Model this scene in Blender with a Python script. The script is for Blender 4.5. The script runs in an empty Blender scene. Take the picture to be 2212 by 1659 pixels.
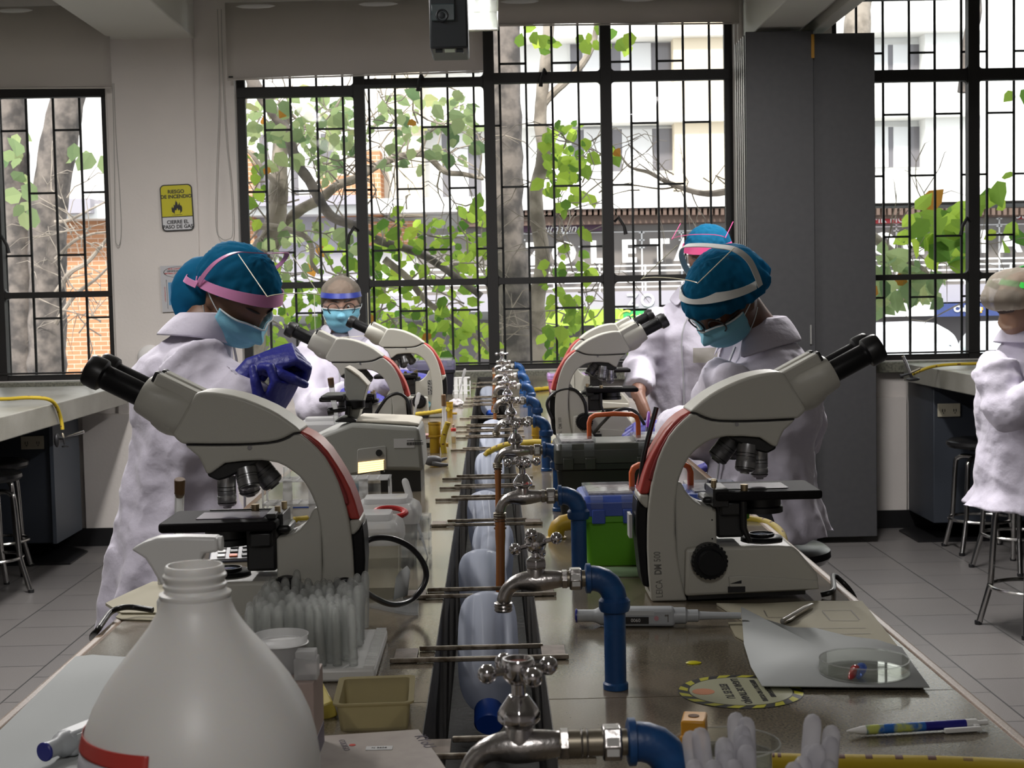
import bpy, bmesh, math, random
from mathutils import Vector, Matrix
random.seed(7)
R = math.radians
sc = bpy.context.scene
C = sc.collection

# ------------------------------------------------------------------ camera
FPX = 3200.0; EYE = 1.355
cam_d = bpy.data.cameras.new('camera'); cam = bpy.data.objects.new('camera', cam_d); C.objects.link(cam)
cam_d.sensor_width = 36.0; cam_d.lens = FPX/2212*36
_yaw = math.atan(.01316); _pit = math.atan(.0611); _rol = .0205
F_ = Vector((math.sin(_yaw)*math.cos(_pit), math.cos(_yaw)*math.cos(_pit), -math.sin(_pit)))
R0 = Vector((math.cos(_yaw), -math.sin(_yaw), 0)); U0 = R0.cross(F_)
CR = R0*math.cos(_rol) - U0*math.sin(_rol); CU = R0*math.sin(_rol) + U0*math.cos(_rol)
cam.matrix_world = Matrix(((CR.x, CU.x, -F_.x, 0), (CR.y, CU.y, -F_.y, 0), (CR.z, CU.z, -F_.z, EYE), (0, 0, 0, 1)))
cam_d.dof.use_dof = True; cam_d.dof.focus_distance = 2.6; cam_d.dof.aperture_fstop = 26
cam_d.clip_start = .05; cam_d.clip_end = 300
sc.camera = cam
EYEP = Vector((0, 0, EYE))
def ray(px, py):
    return F_ + CR*((px-1106)/FPX) + CU*((829.5-py)/FPX)
def at(px, py, Y):                      # point of the place seen at a pixel, at depth Y
    d = ray(px, py); return EYEP + d*(Y/d.y)
def on(px, py, z=.9):                   # point on a level surface
    d = ray(px, py); return EYEP + d*((z-EYE)/d.z)

# ------------------------------------------------------------------ light and exposure
sc.view_settings.view_transform = 'Standard'; sc.view_settings.look = 'None'
sc.view_settings.exposure = 0.0; sc.view_settings.gamma = 1.0; sc.view_settings.use_curve_mapping = False
w = bpy.data.worlds.new('sky'); sc.world = w; w.use_nodes = True
bg = w.node_tree.nodes['Background']; bg.inputs[0].default_value = (.93, .96, 1, 1); bg.inputs[1].default_value = 2.3
sun_d = bpy.data.lights.new('sun', 'SUN'); sun_d.energy = 5.2; sun_d.angle = R(6); sun_d.color = (1, .95, .88)
sun = bpy.data.objects.new('sun', sun_d); C.objects.link(sun); sun.rotation_euler = (R(50), 0, R(-14))
CYC = sc.cycles
CYC.max_bounces = 6; CYC.diffuse_bounces = 3; CYC.glossy_bounces = 3; CYC.transmission_bounces = 4
CYC.transparent_max_bounces = 64; CYC.sample_clamp_indirect = 6; CYC.caustics_reflective = False; CYC.caustics_refractive = False
CYC.use_adaptive_sampling = True; CYC.adaptive_threshold = .02; CYC.use_denoising = True

# ------------------------------------------------------------------ materials
MATS = {}
def lin(c):
    return tuple((x/12.92 if x <= .04045 else ((x+.055)/1.055)**2.4) for x in c)
def hx(h): return lin(tuple(int(h[i:i+2], 16)/255 for i in (0, 2, 4)))
def mat(name, col=(.5, .5, .5), rough=.5, metal=0.0, alpha=1.0, trans=0.0, emit=None, es=0, coat=0.0, sub=0.0, noise=None, bump=None, sheen=0):
    """noise=(scale, second colour, low, high); bump=(scale, strength)"""
    if name in MATS: return MATS[name]
    m = bpy.data.materials.new(name); m.use_nodes = True; nt = m.node_tree; b = nt.nodes['Principled BSDF']
    if isinstance(col, str): col = hx(col)
    b.inputs['Base Color'].default_value = (*col, 1); b.inputs['Roughness'].default_value = rough
    b.inputs['Metallic'].default_value = metal; b.inputs['Alpha'].default_value = alpha
    b.inputs['Transmission Weight'].default_value = trans
    b.inputs['Coat Weight'].default_value = coat; b.inputs['Sheen Weight'].default_value = sheen
    if sub: b.inputs['Subsurface Weight'].default_value = sub; b.inputs['Subsurface Radius'].default_value = (.02, .015, .01)
    if emit: b.inputs['Emission Color'].default_value = (*emit, 1); b.inputs['Emission Strength'].default_value = es
    tc = nt.nodes.new('ShaderNodeTexCoord')
    if noise:
        n = nt.nodes.new('ShaderNodeTexNoise'); n.inputs['Scale'].default_value = noise[0]; n.inputs['Detail'].default_value = 6
        r = nt.nodes.new('ShaderNodeMapRange'); r.inputs[1].default_value = noise[2]; r.inputs[2].default_value = noise[3]
        x = nt.nodes.new('ShaderNodeMix'); x.data_type = 'RGBA'
        c2 = hx(noise[1]) if isinstance(noise[1], str) else noise[1]
        x.inputs[6].default_value = (*col, 1); x.inputs[7].default_value = (*c2, 1)
        nt.links.new(tc.outputs['Object'], n.inputs['Vector']); nt.links.new(n.outputs[0], r.inputs[0])
        nt.links.new(r.outputs[0], x.inputs[0]); nt.links.new(x.outputs[2], b.inputs['Base Color'])
    if bump:
        n2 = nt.nodes.new('ShaderNodeTexNoise'); n2.inputs['Scale'].default_value = bump[0]; n2.inputs['Detail'].default_value = 4
        bp = nt.nodes.new('ShaderNodeBump'); bp.inputs['Strength'].default_value = bump[1]; bp.inputs['Distance'].default_value = .01
        nt.links.new(tc.outputs['Object'], n2.inputs['Vector']); nt.links.new(n2.outputs[0], bp.inputs['Height']); nt.links.new(bp.outputs[0], b.inputs['Normal'])
    MATS[name] = m; return m
def thin(name, tint=(1, 1, 1), refl=.35, rough=.02, diff=0.0, dcol=(.8, .8, .8), tl_=.5, rk=.6):
    """thin clear sheet: lets light pass, mirrors at grazing angles, optionally a little milky"""
    if name in MATS: return MATS[name]
    m = bpy.data.materials.new(name); m.use_nodes = True; nt = m.node_tree; nt.nodes.clear()
    o = nt.nodes.new('ShaderNodeOutputMaterial'); t = nt.nodes.new('ShaderNodeBsdfTransparent'); t.inputs[0].default_value = (*tint, 1)
    g = nt.nodes.new('ShaderNodeBsdfGlossy'); g.inputs['Roughness'].default_value = rough
    lw = nt.nodes.new('ShaderNodeLayerWeight'); lw.inputs[0].default_value = refl
    mx = nt.nodes.new('ShaderNodeMixShader'); mm = nt.nodes.new('ShaderNodeMath'); mm.operation = 'MULTIPLY'; mm.inputs[1].default_value = rk
    nt.links.new(lw.outputs['Fresnel'], mm.inputs[0]); nt.links.new(mm.outputs[0], mx.inputs[0])
    nt.links.new(t.outputs[0], mx.inputs[1]); nt.links.new(g.outputs[0], mx.inputs[2]); out = mx
    if diff:
        d = nt.nodes.new('ShaderNodeBsdfDiffuse'); d.inputs[0].default_value = (*dcol, 1)
        tl = nt.nodes.new('ShaderNodeBsdfTranslucent'); tl.inputs[0].default_value = (*dcol, 1)
        a = nt.nodes.new('ShaderNodeMixShader'); a.inputs[0].default_value = tl_
        nt.links.new(d.outputs[0], a.inputs[1]); nt.links.new(tl.outputs[0], a.inputs[2])
        m2 = nt.nodes.new('ShaderNodeMixShader'); m2.inputs[0].default_value = diff
        nt.links.new(mx.outputs[0], m2.inputs[1]); nt.links.new(a.outputs[0], m2.inputs[2]); out = m2
    nt.links.new(out.outputs[0], o.inputs[0]); MATS[name] = m; return m

# ------------------------------------------------------------------ mesh building
def frame(d):
    d = Vector(d).normalized(); a = Vector((0, 0, 1)) if abs(d.z) < .95 else Vector((1, 0, 0))
    u = d.cross(a).normalized(); v = u.cross(d).normalized(); return u, v, d
class MB:
    def __init__(s): s.v = []; s.f = []; s.m = []; s.mi = 0
    def add(s, vs, fs):
        n = len(s.v); s.v += [Vector(p) for p in vs]; s.f += [tuple(i+n for i in f) for f in fs]; s.m += [s.mi]*len(fs); return s
    def box(s, lo, hi, M=None):
        x0, y0, z0 = lo; x1, y1, z1 = hi
        vs = [Vector(p) for p in ((x0,y0,z0),(x1,y0,z0),(x1,y1,z0),(x0,y1,z0),(x0,y0,z1),(x1,y0,z1),(x1,y1,z1),(x0,y1,z1))]
        if M: vs = [M @ p for p in vs]
        return s.add(vs, [(0,3,2,1),(4,5,6,7),(0,1,5,4),(1,2,6,5),(2,3,7,6),(3,0,4,7)])
    def prism(s, pts, y0, y1, M=None, axis='y', caps=True):
        """outline in the XZ plane (axis y) or XY plane (axis z), given thickness"""
        n = len(pts)
        if axis == 'y': vs = [Vector((p[0], y0, p[1])) for p in pts] + [Vector((p[0], y1, p[1])) for p in pts]
        else: vs = [Vector((p[0], p[1], y0)) for p in pts] + [Vector((p[0], p[1], y1)) for p in pts]
        if M: vs = [M @ p for p in vs]
        fs = [(i, (i+1) % n, n+(i+1) % n, n+i) for i in range(n)]
        if caps: fs += [tuple(range(n))[::-1], tuple(range(n, 2*n))]
        return s.add(vs, fs)
    def rings(s, rs, caps=True, closed=False):
        n = len(rs[0]); vs = [p for r in rs for p in r]; fs = []
        m = len(rs)
        for k in range(m if closed else m-1):
            a = k*n; b = ((k+1) % m)*n
            for i in range(n): fs.append((a+i, a+(i+1) % n, b+(i+1) % n, b+i))
        if caps and not closed: fs += [tuple(range(n))[::-1], tuple(range((m-1)*n, m*n))]
        return s.add(vs, fs)
    def tube(s, pts, r, n=10, caps=True, closed=False, flat=1.0):
        pts = [Vector(p) for p in pts]; m = len(pts); rs = r if isinstance(r, (list, tuple)) else [r]*m
        out = []; u = None
        for i, p in enumerate(pts):
            a = pts[i-1] if (i > 0 or closed) else p; b = pts[(i+1) % m] if (i < m-1 or closed) else p
            d = (b-a).normalized() if (b-a).length > 1e-9 else Vector((0, 0, 1))
            if u is None: u, v, _ = frame(d)
            else:
                u = (u - d*u.dot(d))
                u = u.normalized() if u.length > 1e-6 else frame(d)[0]
                v = u.cross(d).normalized()
            out.append([p + (u*math.cos(2*math.pi*k/n) + v*math.sin(2*math.pi*k/n)*flat)*rs[i] for k in range(n)])
        return s.rings(out, caps, closed)
    def cyl(s, a, b, r, r2=None, n=20):
        return s.tube([a, b], [r, r if r2 is None else r2], n)
    def lathe(s, prof, o=(0, 0, 0), d=(0, 0, 1), n=24, sq=None):
        """prof: (radius, height) along d from o"""
        u, v, w_ = frame(d); o = Vector(o); out = []
        for r, h in prof:
            out.append([o + w_*h + (u*math.cos(2*math.pi*k/n) + v*math.sin(2*math.pi*k/n))*max(r, 1e-5) for k in range(n)])
        return s.rings(out, True)
    def ball(s, c, r, n=14, M=None):
        c = Vector(c); rx, ry, rz = r if isinstance(r, (tuple, list)) else (r, r, r); out = []
        k = n//2
        for i in range(k+1):
            t = math.pi*i/k; t = min(max(t, .02), math.pi-.02)
            ring = [Vector((math.sin(t)*math.cos(2*math.pi*j/n)*rx, math.sin(t)*math.sin(2*math.pi*j/n)*ry, -math.cos(t)*rz)) for j in range(n)]
            out.append([c + ((M @ p) if M else p) for p in ring])
        return s.rings(out, True)
    def sheet(s, grid):
        n = len(grid[0]); vs = [p for r in grid for p in r]
        return s.add(vs, [(a*n+i, a*n+i+1, (a+1)*n+i+1, (a+1)*n+i) for a in range(len(grid)-1) for i in range(n-1)])
    def slab(s, g, t):
        n = len(g[0]); m = len(g); nm = []
        for j in range(m):
            for i in range(n):
                a = g[j][min(i+1, n-1)]-g[j][max(i-1, 0)]; b = g[min(j+1, m-1)][i]-g[max(j-1, 0)][i]; c = a.cross(b)
                nm.append(c.normalized() if c.length > 1e-12 else Vector((0, 0, 1)))
        P0 = [g[j][i]-nm[j*n+i]*t/2 for j in range(m) for i in range(n)]; P1 = [g[j][i]+nm[j*n+i]*t/2 for j in range(m) for i in range(n)]; k = m*n; f = []
        for j in range(m-1):
            for i in range(n-1):
                a, b, c, d = j*n+i, j*n+i+1, (j+1)*n+i+1, (j+1)*n+i; f += [(a, b, c, d), (k+d, k+c, k+b, k+a)]
        bd = [i for i in range(n)] + [j*n+n-1 for j in range(1, m)] + [(m-1)*n+i for i in range(n-2, -1, -1)] + [j*n for j in range(m-2, 0, -1)]
        for q in range(len(bd)): a, b = bd[q], bd[(q+1) % len(bd)]; f.append((a, b, k+b, k+a))
        return s.add(P0+P1, f)
    def torus(s, c, d, Rr, r, n=28, k=8, a0=0, a1=360):
        u, v, _ = frame(d); c = Vector(c); cl = (a1-a0) == 360; m = n if cl else n+1
        return s.tube([c + (u*math.cos(R(a0+(a1-a0)*i/n)) + v*math.sin(R(a0+(a1-a0)*i/n)))*Rr for i in range(m)], r, k, not cl, cl)
    def build(s, name, m=None, parent=None, bevel=0, seg=2, sub=0, smooth=40, solid=0, fix=True, loc=None, **tags):
        me = bpy.data.meshes.new(name)
        off = Vector(loc) if loc is not None else Vector((0, 0, 0))
        me.from_pydata([tuple(p-off) for p in s.v], [], s.f)
        ms = m if isinstance(m, (list, tuple)) else [m]
        for q in ms:
            if q: me.materials.append(q)
        if len(ms) > 1: me.polygons.foreach_set('material_index', s.m)
        if fix:
            b = bmesh.new(); b.from_mesh(me); bmesh.ops.recalc_face_normals(b, faces=b.faces); b.to_mesh(me); b.free()
        if smooth:
            me.polygons.foreach_set('use_smooth', [True]*len(me.polygons)); me.set_sharp_from_angle(angle=R(smooth))
        me.update()
        o = bpy.data.objects.new(name, me); C.objects.link(o); o.location = off
        if parent is not None: o.parent = parent
        if solid: q = o.modifiers.new('thickness', 'SOLIDIFY'); q.thickness = solid; q.offset = 0
        if bevel: q = o.modifiers.new('bevel', 'BEVEL'); q.width = bevel; q.segments = seg; q.limit_method = 'ANGLE'; q.angle_limit = R(35)
        if sub: q = o.modifiers.new('subdivision', 'SUBSURF'); q.levels = sub; q.render_levels = sub
        for k, t in tags.items(): o[k] = t
        return o
def empty(name, loc=(0, 0, 0), rz=0, label=None, cat=None, group=None, rot=None):
    o = bpy.data.objects.new(name, None); C.objects.link(o); o.location = loc
    o.rotation_euler = rot if rot else (0, 0, rz); o.empty_display_size = .05
    if label: o['label'] = label
    if cat: o['category'] = cat
    if group: o['group'] = group
    return o
def tag(o, label=None, cat=None, group=None, kind=None):
    for k, t in (('label', label), ('category', cat), ('group', group), ('kind', kind)):
        if t: o[k] = t
    return o
def struct(o): o['kind'] = 'structure'; return o
def copy_tree(o, parent=None):
    c = o.copy(); C.objects.link(c)
    if parent is not None: c.parent = parent
    for ch in [q for q in bpy.data.objects if q.parent == o and q is not c]: copy_tree(ch, c)
    return c
def text(name, body, M, size, m, parent, ext=.0006, align='CENTER', bold=0.0, shear=0, sx=1.0, space=1.0):
    cu = bpy.data.curves.new(name, 'FONT'); cu.body = body; cu.size = size; cu.align_x = align; cu.align_y = 'CENTER'
    cu.extrude = ext; cu.offset = bold; cu.shear = shear; cu.space_character = space; cu.resolution_u = 3
    tmp = bpy.data.objects.new('tmp', cu); C.objects.link(tmp); bpy.context.view_layer.update()
    me = bpy.data.meshes.new_from_object(tmp.evaluated_get(bpy.context.evaluated_depsgraph_get())); bpy.data.objects.remove(tmp); bpy.data.curves.remove(cu)
    me.name = name; me.materials.clear(); me.materials.append(m); o = bpy.data.objects.new(name, me); C.objects.link(o)
    o.matrix_local = M @ Matrix.Diagonal((sx, 1, 1, 1)); o.parent = parent
    return o
def TM(loc, xdir, ydir):                # frame with text running along xdir, letters standing along ydir
    x = Vector(xdir).normalized(); y = Vector(ydir).normalized(); z = x.cross(y)
    return Matrix(((x.x, y.x, z.x, loc[0]), (x.y, y.y, z.y, loc[1]), (x.z, y.z, z.z, loc[2]), (0, 0, 0, 1)))
def arc(c, r, a0, a1, n=6): return [(c[0]+r*math.cos(R(a0+(a1-a0)*i/n)), c[1]+r*math.sin(R(a0+(a1-a0)*i/n))) for i in range(n+1)]
def rrect(x0, y0, x1, y1, r, n=5):
    return arc((x1-r, y1-r), r, 0, 90, n) + arc((x0+r, y1-r), r, 90, 180, n) + arc((x0+r, y0+r), r, 180, 270, n) + arc((x1-r, y0+r), r, 270, 360, n)
def smooth_path(pts, n=6):              # Catmull-Rom through the points
    pts = [Vector(p) for p in pts]; out = []
    P = [pts[0]] + pts + [pts[-1]]
    for i in range(1, len(P)-2):
        for k in range(n):
            t = k/n; a, b, c, d = P[i-1], P[i], P[i+1], P[i+2]
            out.append(.5*((2*b) + (c-a)*t + (2*a-5*b+4*c-d)*t*t + (3*b-a-3*c+d)*t**3))
    out.append(pts[-1]); return out
# ================================================================== THE ROOM
WALL = 8.25                              # inner face of the window wall
def P(px, py): return at(px, py, WALL)
m_wall = mat('wall_paint', (.69, .645, .61), .75, noise=(3, (.64, .6, .57), .35, .7), bump=(60, .08))
m_cream = mat('beam_paint', (.68, .67, .62), .7, bump=(40, .06))
m_black = mat('black_enamel', (.006, .005, .005), .6)
m_sill = mat('sill_stone', (.19, .19, .15), .35, noise=(90, (.11, .11, .09), .45, .6))
m_base = mat('black_skirting', (.008, .008, .009), .4)
m_glass = thin('window_glass', (.97, .98, .98), .12, .0)
m_fabric = thin('blind_fabric', (1, 1, 1), .01, .5, 1.0, (.62, .58, .54), .2)

def floor_mat():
    m = bpy.data.materials.new('floor_tiles'); m.use_nodes = True; nt = m.node_tree; b = nt.nodes['Principled BSDF']
    tc = nt.nodes.new('ShaderNodeTexCoord'); mp = nt.nodes.new('ShaderNodeMapping'); mp.inputs['Location'].default_value = (.0, .03, 0)
    mp.inputs['Rotation'].default_value = (0, 0, R(90))
    br = nt.nodes.new('ShaderNodeTexBrick'); br.inputs['Scale'].default_value = 1; br.offset = .5; br.inputs['Brick Width'].default_value = .333; br.inputs['Row Height'].default_value = .333
    br.inputs['Mortar Size'].default_value = .0035; br.inputs['Mortar Smooth'].default_value = .2
    br.inputs['Color1'].default_value = (.165, .155, .15, 1); br.inputs['Color2'].default_value = (.15, .142, .14, 1); br.inputs['Mortar'].default_value = (.05, .05, .05, 1)
    n = nt.nodes.new('ShaderNodeTexNoise'); n.inputs['Scale'].default_value = 260; n.inputs['Detail'].default_value = 3
    x = nt.nodes.new('ShaderNodeMix'); x.data_type = 'RGBA'; x.blend_type = 'MULTIPLY'; x.inputs[0].default_value = .5
    nt.links.new(tc.outputs['Object'], mp.inputs[0]); nt.links.new(mp.outputs[0], br.inputs['Vector']); nt.links.new(tc.outputs['Object'], n.inputs['Vector'])
    rr = nt.nodes.new('ShaderNodeMapRange'); rr.inputs[1].default_value = .3; rr.inputs[2].default_value = .7; rr.inputs[3].default_value = .6; rr.inputs[4].default_value = 1.25
    nt.links.new(n.outputs[0], rr.inputs[0]); nt.links.new(br.outputs[0], x.inputs[6]); nt.links.new(rr.outputs[0], x.inputs[7]); nt.links.new(x.outputs[2], b.inputs['Base Color'])
    b.inputs['Roughness'].default_value = .38
    return m
m_floor = floor_mat()
XL, XR, YB, CEIL = -5.2, 5.6, -3.0, 3.05
struct(MB().box((XL-.2, YB-.2, -.12), (XR+.2, WALL+.3, 0)).build('floor', m_floor))
struct(MB().box((XL-.2, YB-.2, CEIL), (XR+.2, WALL+.3, CEIL+.15)).build('ceiling', m_cream))
struct(MB().box((XL-.2, YB, 0), (XL, WALL, CEIL)).build('wall_left', m_wall))
struct(MB().box((XR, YB, 0), (XR+.2, WALL, CEIL)).build('wall_right', m_wall))
struct(MB().box((XL, YB-.2, 0), (XR, YB, CEIL)).build('wall_rear', m_wall))

# window openings (read off the photograph), x0, x1, z0, z1
ZS = P(160, 822).z; 
OPEN = [(-4.6, P(238, 500).x, P(160, 822).z, 2.97), (P(512, 400).x, P(1590, 400).x, P(1080, 800).z, 2.97), (P(1800, 500).x, 4.7, P(2000, 778).z, 2.97)]
WT = .24                                 # wall thickness
def wall_piece(x0, x1, z0, z1, mb): mb.box((x0, WALL, z0), (x1, WALL+WT, z1))
mb = MB()
xs = [XL-.2] + [q for o_ in OPEN for q in (o_[0], o_[1])] + [XR+.2]
for i in range(0, len(xs), 2): wall_piece(xs[i], xs[i+1], 0, CEIL, mb)
for x0, x1, z0, z1 in OPEN: wall_piece(x0, x1, 0, z0, mb); wall_piece(x0, x1, z1, CEIL, mb)
struct(mb.build('wall_window_side', m_wall))
# lower wall panel that stands slightly proud, with a ledge
zl = P(240, 893).z
struct(MB().box((-2.28, WALL-.035, .09), (2.31, WALL+.001, zl)).build('trim_1', m_wall, bevel=.004))
for i, (a, b_) in enumerate(((XL, XR),)):
    struct(MB().box((a, WALL-.05, 0), (b_, WALL-.03, .1)).build('baseboard_window_side', m_base))
# sills
for i, (x0, x1, z0, z1) in enumerate(OPEN):
    struct(MB().box((x0-.02, WALL-.07, z0-.062), (x1+.02, WALL+.12, z0-.002)).build('trim_%d' % (i+2), m_sill, bevel=.004))

# windows: frame rails / mullions, burglar grille, panes, handles
def window(idx, x0, x1, z0, z1, mull, rails, bars, cross, handles):
    root = struct(empty('window_%d' % idx, ((x0+x1)/2, WALL+.1, z0)))
    o = Vector((-(x0+x1)/2, -(WALL+.1), -z0))
    f = MB(); y0, y1 = WALL+.08, WALL+.12
    t = .028
    f.box((x0, y0, z0), (x0+t*1.6, y1, z1)); f.box((x1-t*1.6, y0, z0), (x1, y1, z1))
    f.box((x0, y0, z0), (x1, y1, z0+.03)); f.box((x0, y0, z1-t), (x1, y1, z1))
    f.box((x0, y0-.02, z0+.036), (x1, y0-.008, z0+.046))
    for x, w_ in mull: f.box((x-w_/2, y0-.01, z0), (x+w_/2, y1+.01, z1))
    for z, w_, a, b_ in rails:
        f.box((a, y0-.005, z-w_/2), (b_, y1+.005, z+w_/2))
        for x, mw in mull:                # rounded gussets in the corners where rail meets mullion
            if a-.01 <= x <= b_+.01:
                for sx in (-1, 1):
                    for sz in (-1, 1):
                        c = (x+sx*(mw/2+.022), z+sz*(w_/2+.022))
                        if not (a < c[0] < b_): continue
                        pts = [(x+sx*mw/2, z+sz*w_/2)] + [(c[0]-sx*.022*math.cos(R(q)), c[1]-sz*.022*math.sin(R(q))) for q in (0, 30, 60, 90)]
                        f.prism(pts, y0, y1)
    for p in f.v: p += o
    f.build('window_frame', m_black, root, bevel=.003)
    g = MB(); yb = WALL+.175
    for x in bars: g.box((x-.0065, yb-.005, z0-.05), (x+.0065, yb+.005, z1))
    for x, z in cross: g.box((x[0], yb-.005, z-.006), (x[1], yb+.005, z+.006))
    for p in g.v: p += o
    g.build('grille', m_black, root)
    cols = [x0+.04] + [m[0] for m in mull] + [x1-.04]
    for i in range(len(cols)-1):
        q = MB().box((cols[i], WALL+.098, z0+.02), (cols[i+1], WALL+.102, z1-.02))
        for p in q.v: p += o
        q.build('pane', m_glass, root)
    for hx_, hz, s in handles:
        h = MB().tube([Vector((hx_, y0-.01, hz)), Vector((hx_+s*.02, y0-.035, hz+.02)), Vector((hx_+s*.05, y0-.045, hz-.03)), Vector((hx_+s*.058, y0-.045, hz-.075))], [.008, .009, .009, .012], 8)
        for p in h.v: p += o
        h.build('window_handle', m_black, root)
    return root
def bars_for(pxs, rows, py=500):          # staggered bars of the grille
    xs = [at(p, py, WALL+.175).x for p in pxs]; return xs
def cross_for(xs, zs):                    # zs: function of column index -> list of heights
    out = []
    for i in range(len(xs)-1):
        for z in zs(i): out.append(((xs[i], xs[i+1]), z))
    return out
zc = lambda py, px: at(px, py, WALL+.175).z
# left window
bx = bars_for([-159, -102, -46, 11, 67, 125, 182, 238], 0)
zz = [zc(416, 90), zc(282, 90), zc(552, 90), zc(688, 90)]
W1 = window(1, *OPEN[0], [(at(3, 640, WALL+.1).x, .05), (at(3, 640, WALL+.1).x-1.05, .05)], [(zc(637, 120), .034, OPEN[0][0], OPEN[0][1]), (zc(203, 120), .062, OPEN[0][0], OPEN[0][1])], bx,
            cross_for(bx, lambda i: [zz[1], zz[2]] if i % 2 else [zz[0]-0.004, zz[3], zz[0]+2*(zz[1]-zz[0])]), [(at(3, 520, WALL+.1).x, zc(520, 10), 1)])
# middle window
pm = [523+56.3*i for i in range(20)]
bx = bars_for([p for p in pm if p < 1590], 0, 500)
st = zc(276, 620)-zc(409, 620)
z0_ = zc(404, 1100)
W2 = window(2, *OPEN[1], [(at(783, 480, WALL+.1).x, .062), (at(1062, 480, WALL+.1).x, .062), (at(1313, 480, WALL+.1).x, .062)],
            [(zc(608, 1060), .036, OPEN[1][0], OPEN[1][1]), (zc(203, 650), .058, OPEN[1][0], at(783, 200, WALL+.1).x), (zc(183, 915), .05, at(783, 200, WALL+.1).x, at(1062, 200, WALL+.1).x),
             (zc(172, 1190), .058, at(1062, 200, WALL+.1).x, OPEN[1][1])], bx,
            cross_for(bx, lambda i: [z0_+st*k for k in ((0, 2, -2) if i % 2 == 0 else (1, -1, 3))]),
            [(at(775, 505, WALL+.1).x, zc(500, 775), -1), (at(1180, 160, WALL+.1).x, zc(165, 1180), -.6), (at(1327, 480, WALL+.1).x, zc(480, 1330), 1), (at(915, 180, WALL+.1).x, zc(175, 915), -.5)])
# right window
bx = bars_for([1852, 1909, 1965, 2020, 2077, 2132, 2190, 2247, 2304, 2360], 0)
z0_ = zc(379, 1990)
W3 = window(3, *OPEN[2], [(at(2101, 400, WALL+.1).x, .064), (at(2101, 400, WALL+.1).x+1.1, .06), (OPEN[2][0]+.0, .06)],
            [(zc(598, 2000), .032, OPEN[2][0], OPEN[2][1]), (zc(168, 1990), .066, OPEN[2][0], OPEN[2][1])], bx,
            cross_for(bx, lambda i: [z0_+st*k for k in ((0, 2, -2) if i % 2 == 0 else (1, -1, 3))]), [(at(2090, 480, WALL+.1).x, zc(480, 2090), -1)])
# white reveal strip on the left jamb of the middle window
# ceiling beams
bz = at(420, 84, WALL).z
struct(MB().box((at(240, 75, WALL).x, -2.9, bz), (at(421, 84, WALL).x, WALL-.001, CEIL-.001)).build('trim_6', m_cream, bevel=.008))
struct(MB().box((at(241, 500, WALL).x, WALL-.02, 0.1), (at(427, 400, WALL).x, WALL+.001, CEIL)).build('trim_8', m_wall, bevel=.01))
bz2 = at(1700, 57, 7.7).z
struct(MB().box((at(1640, 57, 7.7).x, -2.9, bz2), (at(1740, 57, 7.7).x, WALL-.001, CEIL-.001)).box((at(1770, 57, 7.7).x, -2.9, bz2), (at(1800, 57, 7.7).x, WALL-.001, CEIL-.001)).box((at(1740, 57, 7.7).x, -2.9, bz2+.05), (at(1770, 57, 7.7).x, WALL-.001, CEIL-.001)).build('trim_7', m_cream, bevel=.006))
# conduit down the wall beside the partition
struct(MB().cyl((at(1606, 60, 8.1).x, 8.2, 2.6), (at(1606, 60, 8.1).x, 8.2, CEIL), .018).build('trim_9', m_wall))

# roller blinds
def blind(px0, px1, py0, py1, label, Y=8.12):
    a = at(px0, py0, Y); b_ = at(px1, py1, Y)
    zb = (a.z+b_.z)/2; W = b_.x-a.x
    root = empty('roller_blind', (a.x, Y, zb), 0, label, 'window blind')
    n = 24; g = []
    for i in range(2):
        g.append([Vector((W*k/n, .006*math.sin(k*.55), (2.95-zb)*i + (b_.z-a.z)*(k/n-.5)*(1-i))) for k in range(n+1)])
    MB().sheet(g).build('fabric', m_fabric, root, solid=.002)
    dz = (b_.z-a.z)/2
    MB().tube([(0, 0, -dz-.006), (W, 0, dz-.006)], .008, 8, flat=.6).build('bottom_bar', m_fabric, root)
    MB().cyl((0, .03, 2.93-zb), (W, .03, 2.93-zb), .028).build('roller', mat('white_plastic', (.7, .7, .69), .4), root)
    MB().box((.008, -.008, .004-dz), (.032, -.004, .012-dz)).build('end_tag', m_black, root)
    return root
blind(-260, 241, 190, 187, 'grey roller blind hanging over the leftmost window, left of the pillar')
blind(491, 1044, 170, 152, 'grey roller blind pulled lowest, over the left half of the middle window')
blind(1060, 1597, 53, 48, 'grey roller blind pulled up high over the right half of the middle window')
m_cord = mat('cord', (.35, .34, .32), .7)
for (pts, lab) in (([(243, 180), (247, 330), (249, 500), (253, 528), (259, 526), (262, 490), (258, 400), (251, 300), (246, 180)], 'thin beaded blind cord looping beside the left window'),
                   ([(470, 20), (474, 200), (468, 380), (467, 490), (478, 515), (493, 517), (503, 500), (499, 400), (489, 300), (481, 150), (478, 20)], 'thin beaded blind cord looping beside the middle window, right of the pillar')):
    q = smooth_path([at(x, y, 8.2) for x, y in pts], 5)
    tag(MB().tube(q, .0022, 5).build('blind_cord', m_cord), lab, 'cord')

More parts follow.
